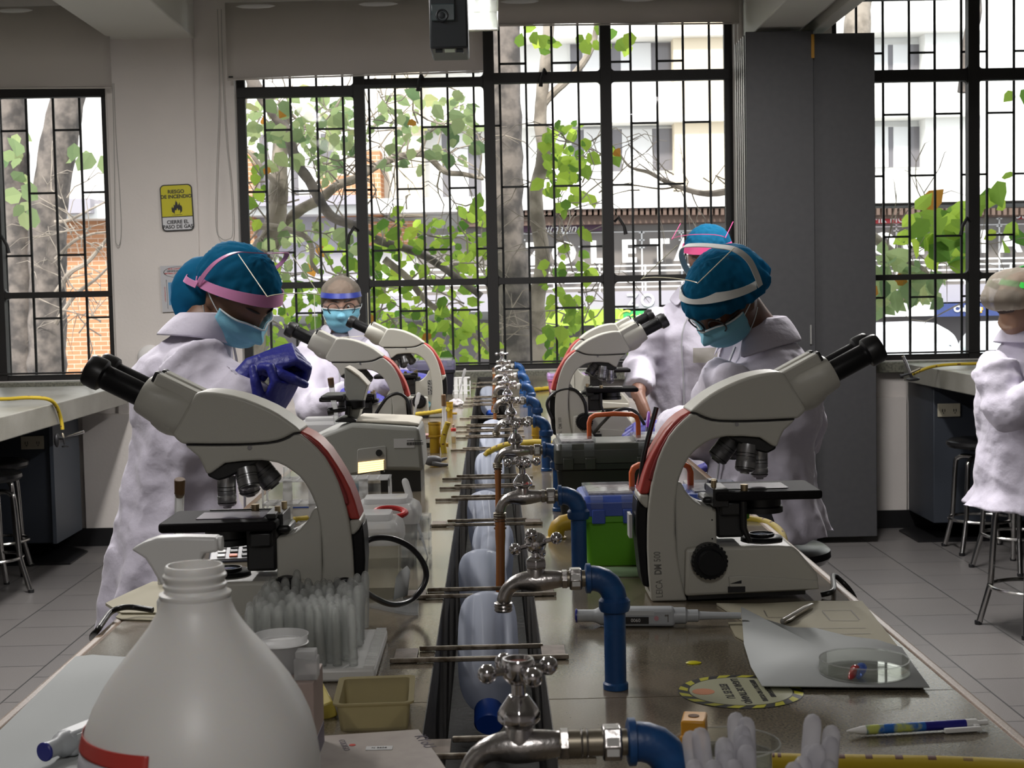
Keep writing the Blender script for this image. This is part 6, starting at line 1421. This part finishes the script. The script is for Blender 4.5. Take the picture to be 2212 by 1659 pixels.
# --- toolboxes
def toolbox(x0, x1, yf, dep, h, label, m_b, m_l, hx0, hx1, hz, org=True, ribs=True):
    r = empty('toolbox', ((x0+x1)/2, yf+dep/2, BZ), 0, label, 'toolbox', 'lidded toolboxes with orange handles' if org else None); w_ = (x1-x0)/2; d2 = dep/2; hb = h*.68
    MB().rings([rr(w_*.9, d2*.84, .01, 0), rr(w_*.96, d2*.93, .012, hb*.86), rr(w_*.99, d2*.98, .012, hb*.88), rr(w_*.99, d2*.98, .012, hb)]).build('box_body', m_b, r, bevel=.001)
    MB().rings([rr(w_, d2, .014, hb), rr(w_, d2, .014, h*.86), rr(w_*.97, d2*.9, .014, h*.93), rr(w_*.95, d2*.86, .012, h*.94)]).build('lid', m_l, r, bevel=.001)
    for s in (-1, 1):
        cxx = s*w_*.62; t = MB().rings([[Vector((cxx, 0, 0))+p for p in rr(w_*.3, d2*.78, .008, z_)] for z_ in (h*.92, h*.985, h)]).build('tray_cover', m_clearp, r)
        MB().box((cxx-w_*.26, -d2*.7, h*.93), (cxx+w_*.26, d2*.7, h*.965)).build('tray_contents', mat('tray_pale', (.45, .42, .42), .4, noise=(90, (.2, .18, .18), .45, .6)), t)
        for dx in (-w_*.18, w_*.18): MB().box((cxx+dx-.01, -d2-.003, h*.78), (cxx+dx+.01, -d2+.004, h*.95)).build('tray_latch', m_clearp, r, bevel=.001)
    for dx in ((-w_*.78, -w_*.42, w_*.42, w_*.78) if ribs else (-w_*.5, w_*.5)): MB().box((dx-.011, -d2-.0045, hb-.012), (dx+.011, -d2+.003, hb+.012)).build('latch', m_l, r, bevel=.002)
    if org:
        cxh = (hx0+hx1)/2-(x0+x1)/2; wh = (hx1-hx0)/2
        MB().sheet([[Vector((cxh+x, yy, z)) for x, z in ((-wh, h*.9), (-wh, h+hz*.6), (-wh*.93, h+hz*.85), (-wh*.75, h+hz*.97), (0, h+hz*1.02), (wh*.75, h+hz*.97), (wh*.93, h+hz*.85), (wh, h+hz*.6), (wh, h*.9))] for yy in (-.009, .009)]).build('handle', m_orange, r, solid=.009, bevel=.002)
    return r
toolbox(on(1254, 1226).x, on(1632, 1226).x, on(1300, 1226).y, .15, .125, 'green toolbox with a blue lid and orange handle, behind the nearest right microscope', mat('box_green', (.1, .33, .01), .4), mat('lid_blue', (.045, .09, .38), .4), on(1362, 1226).x+.012, on(1500, 1226).x+.008, .036)
toolbox(on(1200, 1112).x, on(1470, 1112).x, on(1300, 1112).y, .16, .155, 'black toolbox with an orange handle, in front of the second right microscope', mat('box_black', (.01, .011, .01), .4), mat('lid_black', (.035, .037, .03), .4), on(1279, 1112).x+.002, on(1389, 1112).x+.002, .044)
paper([(1250, 1247), (1400, 1247), (1400, 1228), (1252, 1228)], mat('mat_green', (.16, .24, .13), .7), 'green-grey sheet under the green toolbox', 'paper_sheet', .002)
toolbox(on(1183, 852).x, on(1292, 852).x, on(1240, 852).y, .14, .1, 'small pink plastic box by the window behind the right microscopes', mat('box_pink', (.5, .14, .28), .4), mat('lid_lilac', (.42, .25, .5), .4), 0, 0, 0, False, False)
r = toolbox(on(868, 850).x, on(985, 850).x, on(930, 850).y-.1, .16, .165, 'black case with a lilac rim, behind the farthest left microscope', mat('case_black', (.008, .008, .014), .4), mat('case_lilac', (.09, .085, .14), .4), 0, 0, 0, False, False)
# clear box at left behind
lid_box(640, 742, 1000, 905, .12, 'shallow clear container beside the white coat, left of the older microscope', (.5, .48, .48))
# --- vials with red caps, small things in the middle distance
def vial(px, pyb, pyt, capf, label, r_=.0068, dropper_=True):
    p = on(px, pyb); h = at(px, pyt, p.y).z-BZ
    root = empty('vial', (p.x, p.y+r_, BZ), 0, label, 'vial', 'red-capped glass vials')
    MB().lathe([(r_*.8, 0), (r_, .001), (r_, h*.7), (r_*.8, h*.78), (r_*.8, h*.8)], n=20).build('vial_glass', m_clear, root)
    MB().lathe([(r_*.9, 0.001), (r_*.88, h*.4), (.0002, h*.4)], n=20).build('liquid', thin('vial_liquid', (.9, .75, .5), .3, .02, .15, (.5, .4, .2)), root)
    MB().lathe([(r_*.95, h*.72), (r_*1.08, h*.73), (r_*1.08, h*.9), (r_*.9, h*.92)], n=20).build('cap', m_redink, root)
    if dropper_: MB().lathe([(r_*.8, h*.9), (r_*.62, h*.95), (r_*.6, h*1.12), (r_*.3, h*1.16)], n=16).build('rubber_bulb', mat('bulb_beige', (.36, .27, .2), .6), root)
vial(1341, 1428, 1298, .2, 'red-capped glass vial standing right beside the nearest blue pipe')
vial(980, 958, 922, .2, 'red-capped glass vial standing left of the trough, past the yellow gas fitting', .0075)
def gas_fit(px, pyb, pyt, r_, label):
    p = on(px, pyb); h = at(px, pyt, p.y).z-BZ; root = empty('gas_fitting', (p.x, p.y, BZ), 0, label, 'gas fitting', 'yellow gas fittings on the bench')
    MB().lathe([(r_*.85, 0), (r_*.85, h*.5), (r_, h*.55), (r_, h*.95), (r_*.9, h)], n=24).build('pipe_stub', m_yelp, root)
    MB().lathe([(r_*1.08, h*.52), (r_*1.12, h*.55), (r_*1.08, h*.58)], n=24).build('ring', m_yelp, root); MB().lathe([(r_*1.05, h*.92), (r_*1.1, h*.95), (r_*1.02, h)], n=24).build('ring', m_yelp, root)
    MB().cyl((r_*.5, 0, h*.25), (r_*2.2, 0, h*.25), r_*.35).build('side_outlet', m_yelp, root)
gas_fit(940, 978, 912, .0175, 'thick yellow gas pipe stub behind the older grey microscope')
gas_fit(972, 902, 868, .012, 'small brass-yellow gas fitting farther along the left side')
gas_fit(1158, 968, 918, .012, 'yellow gas valve behind the fifth tap')
gas_fit(948, 845, 822, .014, 'small yellow gas fitting beside the far rack')
p = on(1212, 1167); root = empty('gas_fitting', (p.x, p.y+.02, BZ), 0, 'yellow elbow fitting on the bench left of the green toolbox', 'gas fitting', 'yellow gas fittings on the bench')
MB().tube([(-.008, 0, 0), (-.008, 0, .012), (-.004, 0, .022), (.004, 0, .028), (.014, 0, .03), (.03, 0, .03)], .0155, 18).build('elbow', m_yelp, root)
MB().lathe([(.018, 0), (.019, .003), (.0165, .005)], (-.008, 0, 0), n=20).build('flange', m_yelp, root)
p = on(1345, 905); 
# grey clamp, standing glass pipe, crumpled tissue, slide boxes
p = on(935, 1008); root = empty('rubber_bulb', (p.x, p.y, BZ+.012), R(20), 'grey rubber pipette bulb lying beside the yellow gas pipe stub', 'pipette bulb')
MB().ball((0, 0, .004), (.026, .014, .014), 16).build('bulb', mat('rubber_grey', (.12, .12, .125), .5), root); MB().tube([(.02, 0, .004), (.04, .002, .008)], [.006, .003], 8).tube([(-.005, -.01, -.002), (.015, -.02, -.006), (.035, -.022, -.007)], [.007, .006, .004], 8).build('valve', MATS['rubber_grey'], root)
root = empty('glass_pipe', on(960, 932), 0, 'upright glass tube with a brown top beside the farthest left microscope', 'glass tube')
MB().lathe([(.013, 0), (.013, .004), (.008, .006), (.0068, .01), (.0068, .085)], n=16).build('tube', m_milk, root); MB().lathe([(.0075, .085), (.008, .122), (.006, .124)], n=16).build('brown_top', m_cork, root)
p = on(985, 878); mb = MB().ball((0, 0, .013), (.032, .02, .017), 20); mb.v = [q+Vector((random.gauss(0, .0022), random.gauss(0, .0022), random.gauss(0, .002))) for q in mb.v]
for q in mb.v: q.z = max(q.z, .0005)
o = mb.build('crumpled_tissue', mat('tissue', (.6, .56, .58), .9), smooth=0); o.location = (p.x, p.y, BZ); tag(o, 'crumpled white tissue beside the left edge of the trough', 'tissue')
for i, (yy, w_, lab) in enumerate(((0, .03, 'lowest dark slide box in the stack by the yellow gas stub'), (.014, .028, 'white middle slide box in the stack by the yellow gas stub'), (.026, .027, 'striped top slide box in the stack by the yellow gas stub'))):
    p = on(910, 965); tag(MB().box((-w_, -.03, 0), (w_, .03, .0115)).build('slide_box', (m_blk, m_whitep, mat('box_striped', (.35, .2, .2), .5))[i], bevel=.001, loc=None), lab, 'box', 'slide boxes').location = (p.x, p.y, BZ+yy)
# --- yellow hoses
gas_hose([at(880, 897, 5.3), at(905, 894, 5.25), at(945, 889, 5.15), at(968, 884, 5.1)], .0075, 'yellow gas hose running behind the farthest left microscope foot')
gas_hose([at(1048, 985, 4.2), at(1058, 975, 4.2), at(1090, 962, 4.15), at(1130, 957, 4.1), at(1175, 956, 4.05), at(1230, 968, 4.0)], .0085, 'yellow gas hose crossing over the trough in the middle of the bench')
gas_hose([at(960, 980, 4.25), at(957, 955, 4.25), at(962, 930, 4.25), at(968, 912, 4.25)], .0085, 'short yellow hose rising beside the yellow gas pipe stub')
gas_hose([at(1495, 1126, 2.9), at(1560, 1118, 2.9), at(1625, 1124, 2.88), at(1660, 1132, 2.85), at(1685, 1150, 2.8), at(1694, 1175, 2.76), at(1697, 1200, 2.74)], .0085, 'yellow gas hose falling off the right bench edge behind the nearest right microscope')
gas_hose([on(600, 1128, .915), on(680, 1120, .915), on(740, 1108, .915)], .008, 'yellow gas hose showing behind the nearest left microscope stage')
gas_hose([on(800, 1100, .912), on(850, 1084, .912), on(872, 1078, .912)], .011, 'yellow plastic hose end lying behind the clear boxes')
gas_hose([on(1150, 842, .91), on(1200, 838, .91), on(1260, 840, .91)], .01, 'amber-yellow hose lying by the window behind the right microscopes')
gas_hose([on(1668, 1648, .91), on(1760, 1650, .91), on(1900, 1652, .91), on(2080, 1656, .91), on(2300, 1668, .91)], .0092, 'thick yellow gas hose with brown dashes along the bottom right')
# side bench hoses and burners
gas_hose([at(-120, 858, 6.6), at(0, 862, 6.6), at(60, 859, 6.6), at(102, 862, 6.64), at(121, 876, 6.7), at(131, 903, 6.75), at(135, 928, 6.75)], .0085, 'yellow gas hose bending over the left side bench edge')
gas_hose([at(2130, 785, 7.5), at(2060, 787, 7.47), at(2015, 792, 7.43), at(1985, 802, 7.36), at(1973, 808, 7.32)], .008, 'yellow gas hose lying along the right side bench')
def valve(px, py, Y, label, ph):
    c = at(px, py, Y); r = empty('gas_valve', c, 0, label, 'gas valve', 'chrome gas valves on the side benches'); m_d = mat('dark_cast', (.03, .03, .032), .4, .5)
    if ph > 0:
        MB().ball((-.03, 0, -.01), (.012, .02, .033), 14).tube([(-.03, 0, 0), (0, 0, 0)], .008, 10).tube([(0, 0, 0), (.006, 0, -.03)], .006, 8).lathe([(.016, 0), (.016, .006)], (.007, 0, -.036), (0, 0, -1), 14).build('valve_body', m_d, r)
        MB().lathe([(.006, 0), (.006, .02), (.003, .024)], (0, 0, 0), (-.2, 0, 1), 12).build('hose_nipple', m_brass2, r)
        MB().tube([(.01, 0, .004), (.045, 0, .013), (.062, 0, .017), (.095, 0, .026)], [.003, .0045, .0075, .0075], 10).build('burner_tube', m_chr, r)
    else:
        MB().ball((.015, 0, -.03), (.035, .016, .01), 14).tube([(0, 0, 0), (0.01, 0, -.03)], .008, 10).tube([(-.04, 0, -.012), (0, 0, 0)], .006, 8).lathe([(.011, 0), (.011, .01)], (-.04, 0, -.012), (-1, 0, -.3), 14).build('valve_body', m_d, r)
        MB().tube([(0, 0, 0), (.05, 0, .022)], .006, 10).build('hose_nipple', m_brass2, r)
        MB().tube([(0, 0, 0), (-.02, 0, .05), (-.036, 0, .085)], [.006, .008, .008], 10).build('burner_tube', m_chr, r)
valve(137, 946, 6.75, 'chrome-tipped gas valve hanging at the left side bench, yellow hose above', 1)
valve(1966, 806, 7.3, 'chrome gas valve on the corner of the right side bench', -1)

# ================================================================== NEAR RIGHT: PAPERS, DISH, PENS, STICKER
paper([(1548, 1308), (1640, 1309), (1760, 1303), (1862, 1303), (1935, 1396), (1990, 1470), (1700, 1470), (1620, 1386), (1606, 1345)], m_tan, 'tan printed worksheet under the white paper on the right', 'notebook', .003)
paper([(1573, 1348), (1640, 1345), (1640, 1388), (1606, 1386), (1588, 1376)], mat('paper_tan2', (.33, .3, .21), .85), 'corner of a tan page sticking out under the worksheet', 'paper_sheet', .002)
nb = bpy.data.objects['notebook.001']
def pline(a, b_, w_, m, par, z, name='printed_line'):
    p, q = on(*a), on(*b_); d = (q-p).normalized(); n_ = Vector((-d.y, d.x, 0))*w_/2; c = par.location
    MB().add([p-n_-c+Vector((0, 0, z)), q-n_-c+Vector((0, 0, z)), q+n_-c+Vector((0, 0, z)), p+n_-c+Vector((0, 0, z))], [(0, 1, 2, 3)]).build(name, m, par, smooth=0)
for a, b_ in (((1776, 1326), (1792, 1345)), ((1838, 1324), (1856, 1345)), ((1790, 1347), (1856, 1347)), ((1776, 1325), (1838, 1324)), ((1762, 1364), (1870, 1363)), ((1800, 1377), (1880, 1375)), ((1650, 1325), (1657, 1338)), ((1657, 1340), (1700, 1340))):
    pline(a, b_, .0014, m_grit, nb, .0042)
wp = [on(*p)for p in ((1601, 1323), (1650, 1346), (1712, 1365), (1760, 1366), (1830, 1384), (1895, 1392), (1948, 1409), (1975, 1450), (2008, 1495), (1820, 1494), (1646, 1492), (1622, 1450), (1607, 1400))]
g = [Vector((p.x, p.y, BZ+.0055+(.002 if i in (0,) else 0))) for i, p in enumerate(wp)]; c0 = sum(g, Vector())/len(g)
tag(MB().add([c0]+g, [(0, i+1, (i+1) % len(g)+1) for i in range(len(g))]).build('paper_sheet', m_paper, solid=.0016, loc=(c0.x, c0.y, c0.z)), 'torn white paper sheet under the petri dish on the right', 'paper')
def pen_obj(p0, p1, label, parts, z):
    d = p1-p0; ang = math.atan2(d.y, d.x); L = d.length; r = empty('pen', (p0.x, p0.y, z), ang, label, 'pen')
    for nm, prof, m in parts: MB().lathe([(a, b_*L) for a, b_ in prof], (0, 0, 0), (1, 0, 0), 18).build(nm, m, r)
    return r, L
m_silver = mat('pen_silver', (.5, .47, .43), .25, .9)
r, L = pen_obj(on(1690, 1357), on(1756, 1317), 'silver metal pen lying on the tan worksheet', [('barrel', [(.003, 0), (.0042, .02), (.0044, .05), (.0044, .7), (.003, .93), (.001, 1)], m_silver)], BZ+.0085)
MB().tube([(.004, -.005, .001), (.012, -.0075, .001), (.035, -.006, .001)], [.001, .0016, .001], 6).build('clip', m_silver, r)
m_art = mat('pen_artwork', (.02, .12, .42), .35, noise=(55, (.45, .5, .12), .5, .62))
r, L = pen_obj(on(1829, 1592), on(2133, 1573), 'ballpoint pen with a blue patterned barrel and white clip, lower right', [('tip', [(.0008, 0), (.002, .03), (.0042, .1), (.0047, .13)], m_whitep), ('barrel', [(.0048, .13), (.0049, .14), (.0049, .55)], m_art), ('blue_barrel', [(.0049, .55), (.0049, .84)], mat('pen_blue', (.015, .015, .2), .3)), ('end', [(.0049, .84), (.0046, .92), (.0028, .925), (.0026, 1.0), (.001, 1.001)], m_whitep)], BZ+.006)
MB().box((L*.66, -.013, -.005), (L*.92, -.0085, .0)).box((L*.88, -.0095, -.004), (L*.92, -.003, .001)).build('clip', m_whitep, r, bevel=.001)
# petri dishes
def petri(c, rad, z, label):
    r = empty('petri_dish', (c.x, c.y, z), 0, label, 'petri dish', 'glass petri dishes')
    MB().lathe([(.0002, .001), (rad, .001), (rad, .016), (rad-.0014, .016), (rad-.0014, .0025), (.0002, .0025)], n=56).build('dish', thin('dish_glass', (.97, .98, .96), .16, .02, .05, (.6, .6, .55)), r)
    MB().torus((0, 0, .0162), (0, 0, 1), rad-.0006, .0009, 56, 6).torus((0, 0, .001), (0, 0, 1), rad-.0006, .0008, 56, 6).build('rim', m_clear, r); return r
pd = on(1867, 1466); petri(pd, .0515, BZ+.0075, 'glass petri dish on the torn white paper, two small tubes inside')
for px, py, m, lab, rz in ((1842, 1457, mat('tube_red', (.35, .03, .03), .25, coat=.5), 'tiny red-filled plastic tube lying in the petri dish', 62), (1857, 1455, thin('tube_blue', (.6, .7, .95), .3, .05, .4, (.2, .3, .6)), 'tiny blue plastic tube lying in the petri dish', 68)):
    p = on(px, py, BZ+.015); r = empty('microtube', (p.x, p.y, BZ+.0155), R(rz), lab, 'microtube', 'tiny tubes in the petri dish')
    MB().lathe([(.0003, -.014), (.0025, -.012), (.0048, -.002), (.005, .01), (.006, .011), (.006, .0135), (.003, .014)], (0, 0, 0), (1, 0, .15), 16).build('tube_body', m, r)
    MB().lathe([(.0055, .0141), (.006, .0145), (.006, .017), (.001, .0175)], (0, 0, 0), (1, 0, .15), 16).build('tube_cap', m_clearp if 'red' in lab else m, r)
p = on(1570, 1640); petri(p, .052, BZ+.0006, 'glass petri dish at the bottom edge, behind the white dropper bulbs')
p = on(1650, 1700); petri(p, .05, BZ+.0006, 'glass petri dish cut off by the bottom edge, under the white dropper bulbs')
# round floor-marking sticker
p = on(1600, 1494); r = empty('round_sticker', (p.x, p.y, BZ), R(0), 'round yellow and black edged ESTE ES TU LUGAR DE TRABAJO sticker on the bench', 'sticker')
rad = .0705
MB().cyl((0, 0, .0002), (0, 0, .0006), rad, n=64).build('disc', m_ink, r)
def ring_piece(a0, a1, r0, r1, z):
    n = 4; return [Vector((math.cos(R(a0+(a1-a0)*i/n))*r1, math.sin(R(a0+(a1-a0)*i/n))*r1, z)) for i in range(n+1)] + [Vector((math.cos(R(a1-(a1-a0)*i/n+7))*r0, math.sin(R(a1-(a1-a0)*i/n+7))*r0, z)) for i in range(n+1)]
mb = MB()
for k in range(16): mb.add(ring_piece(k*22.5, k*22.5+11.5, rad*.845, rad*.99, .0008), [tuple(range(10))])
mb.build('yellow_dashes', mat('sticker_yellow', (.42, .4, .02), .5), r, smooth=0)
MB().cyl((0, 0, .0006), (0, 0, .0009), rad*.82, n=64).build('face', mat('sticker_face', (.33, .33, .22), .5), r)
MB().cyl((-rad*.6, 0, .0009), (-rad*.6, 0, .0011), rad*.18, n=32).build('logo_disc', mat('sticker_salmon', (.5, .2, .1), .5), r)
for s_, x, sz in (('ESTE ES TU', -.016, .0125), ('LUGAR DE TRABAJO', .0, .0115), ('RESPETALO Y NO OCUPES', .02, .0075), ('OTROS LUGARES', .032, .0075)):
    text('lettering', s_, TM((x, 0, .0011), (0, -1, 0), (1, 0, 0)), sz, m_ink, r, .0001, bold=.0004)
p = on(1497, 1433); mb = MB().lathe([(.0085, 0), (.009, .001), (.006, .0022), (.0002, .0026)], n=20); mb.v = [Vector((q.x*(1.0 if q.x < 0 else 1.15), q.y*.75, q.z)) for q in mb.v]
o = mb.build('paint_drop', mat('drop_yellow', (.6, .55, .01), .3)); o.location = (p.x, p.y, BZ); tag(o, 'small bright yellow drop on the bench', 'drop')
# yellow clip
p = on(1500, 1612); r = empty('plastic_clip', (p.x, p.y, BZ), 0, 'orange-yellow plastic clip with a dark hole beside the dropper bulbs', 'clip'); m_ocl = mat('clip_amber', (.6, .28, .02), .4)
Mt = Matrix.Rotation(R(-12), 4, 'Z')
MB().box((-.012, -.016, 0), (.012, .02, .03), Mt).box((-.013, -.022, 0), (-.005, -.016, .016), Mt).build('clip_body', m_ocl, r, bevel=.002)
MB().lathe([(.0055, 0), (.0055, .0004), (.0001, .0005)], (.0, .002, .0303), n=18).build('hole', mat('hole_brown', (.12, .05, .01), .7), r)
# beaker full of upright droppers, only their bulbs show
p = at(1560, 1800, .995); bc = Vector((p.x, 1.0, BZ))
r = empty('glass_beaker', bc, 0, 'glass beaker below the bottom edge holding the white dropper bulbs', 'beaker')
for i, (cx_, rad_) in enumerate(((1560, .036), (1765, .03))):
    c_ = at(cx_, 1800, .98); 
    if i: r = empty('glass_beaker', (c_.x, .98, BZ), 0, 'second glass beaker at the bottom edge holding the right-hand dropper bulbs', 'beaker', 'glass beakers')
    else: r['group'] = 'glass beakers'; r.location = (c_.x, .98, BZ)
    MB().lathe([(.0002, .0015), (rad_, .001), (rad_, .085), (rad_+.002, .088), (rad_-.001, .086), (rad_-.0015, .003), (.0002, .003)], n=36).build('beaker_body', m_clear, r)
m_bulb = thin('bulb_plastic', (.95, .95, .97), .2, .08, .5, (.66, .65, .68))
lst = [(1490, 1578, -.35, .98), (1511, 1571, -.3, .97), (1589, 1538, -.08, 1.0), (1611, 1548, -.05, .99), (1603, 1566, -.03, .98), (1608, 1587, -.02, .97), (1612, 1608, 0, .955), (1563, 1592, -.05, .975), (1566, 1618, -.05, .96), (1498, 1640, -.25, .95), (1540, 1640, -.12, .945), (1585, 1640, -.04, .94),
       (1757, 1542, .32, .99), (1798, 1566, .38, .98), (1796, 1590, .36, .97), (1752, 1608, .22, .965), (1766, 1606, .25, .955), (1735, 1632, .15, .95), (1790, 1640, .3, .95), (1715, 1645, .08, .94)]
for i, (px, py, lean_, Y) in enumerate(lst):
    top = at(px, py, Y); side_ = 'left-hand' if px < 1700 else 'right-hand'
    d0 = Vector((lean_*.33, .06, 1)).normalized()
    dropper(top-d0*.15, top, 'white plastic dropper standing bulb up in the %s beaker at the bottom edge' % side_, m=m_bulb, group='dropper bulbs in the %s beaker' % side_, L=.145)

# ================================================================== STOOLS
m_seat = mat('stool_seat', (.01, .01, .011), .3); m_stch = mat('stool_chrome', (.5, .49, .48), .2, 1.0)
def stool():
    r = empty('stool'); H_ = .56
    MB().lathe([(.1, -.012), (.16, -.01), (.172, .004), (.17, .02), (.155, .03), (.0002, .032)], (0, 0, H_-.02), n=36).build('seat', m_seat, r)
    MB().cyl((0, 0, .44), (0, 0, H_-.03), .02).cyl((0, 0, H_-.05), (0, 0, H_-.025), .06).build('post', m_seat, r)
    for k in range(4):
        a = R(45+90*k); d = Vector((math.cos(a), math.sin(a), 0))
        MB().tube(smooth_path([d*.01+Vector((0, 0, .475)), d*.09+Vector((0, 0, .478)), d*.125+Vector((0, 0, .465)), d*.14+Vector((0, 0, .43)), d*.155+Vector((0, 0, .2)), d*.162+Vector((0, 0, .15)), d*.2+Vector((0, 0, .012))], 5), .0125, 12).build('leg', m_stch, r)
        MB().lathe([(.014, 0), (.015, .012), (.0135, .016)], d*.204, n=14).build('rubber_foot', m_seat, r)
    MB().torus((0, 0, .165), (0, 0, 1), .158, .008, 40, 8).build('foot_ring', m_stch, r); return r
st0 = stool()
for i, (x, y, s, rz, lab) in enumerate(((at(2230, 900, 5.72).x, 5.72, 1.0, 18, 'chrome stool under the seated person at the right edge'), (at(2112, 900, 7.5).x, 7.45, 1.0, 0, 'black-seated chrome stool tucked under the right side bench'), (at(2196, 900, 6.95).x, 6.95, 1.0, 30, 'chrome stool between the seated person and the right side bench'),
                              (at(-12, 900, 7.5).x, 7.45, 1.0, 10, 'black-seated chrome stool farther under the left side bench'), (at(-45, 900, 6.9).x, 6.93, 1.0, 40, 'chrome stool nearer under the left side bench, at the left edge'), (at(1660, 900, 4.08).x, 4.1, 1.12, 15, 'black stool under the person with the white-banded visor'))):
    q = st0 if i == 0 else copy_tree(st0)
    q.location = (x, y, 0); q.rotation_euler = (0, 0, R(rz)); q.scale = (1, 1, s); tag(q, lab, 'stool', 'round chrome laboratory stools')

# ---- last small things
p = at(1397, 932, 4.26); q = at(1401, 893, 4.3)
r = empty('pen', p, 0, 'purple pen held upright in the violet-gloved hand behind the black toolbox', 'pen')
d = q-p; MB().lathe([(.001, -.03), (.004, -.02), (.0045, 0), (.0045, d.length)], (0, 0, 0), d, 12).build('barrel', mat('pen_dark', (.02, .012, .05), .3), r)
MB().lathe([(.005, d.length*.2), (.0052, d.length), (.003, d.length+.006)], (0, 0, 0), d, 12).build('pen_cap', mat('pen_purple', (.12, .01, .22), .3), r)
p = at(324, 772, WALL-.03); r = empty('wall_fitting', (p.x, WALL-.021, p.z), 0, 'round white fitting on the pillar, behind the back of the bent-over person', 'wall fitting')
MB().lathe([(.07, 0), (.07, .008), (.062, .02), (.04, .03), (.0002, .034)], (0, 0, 0), (0, -1, 0), 32).build('dome', mat('white_gloss', (.85, .83, .82), .3), r)
p = on(655, 1118); r = empty('carton_box', (p.x, p.y, BZ), 0, 'low white carton with a blue stripe behind the see-through rack', 'box')
MB().box((-.05, 0, 0), (.05, .05, .03)).build('carton', m_whitep, r, bevel=.001); MB().box((-.048, -.0008, .02), (.03, .0004, .0225)).build('blue_stripe', mat('stripe_blue', (.02, .08, .4), .4), r)
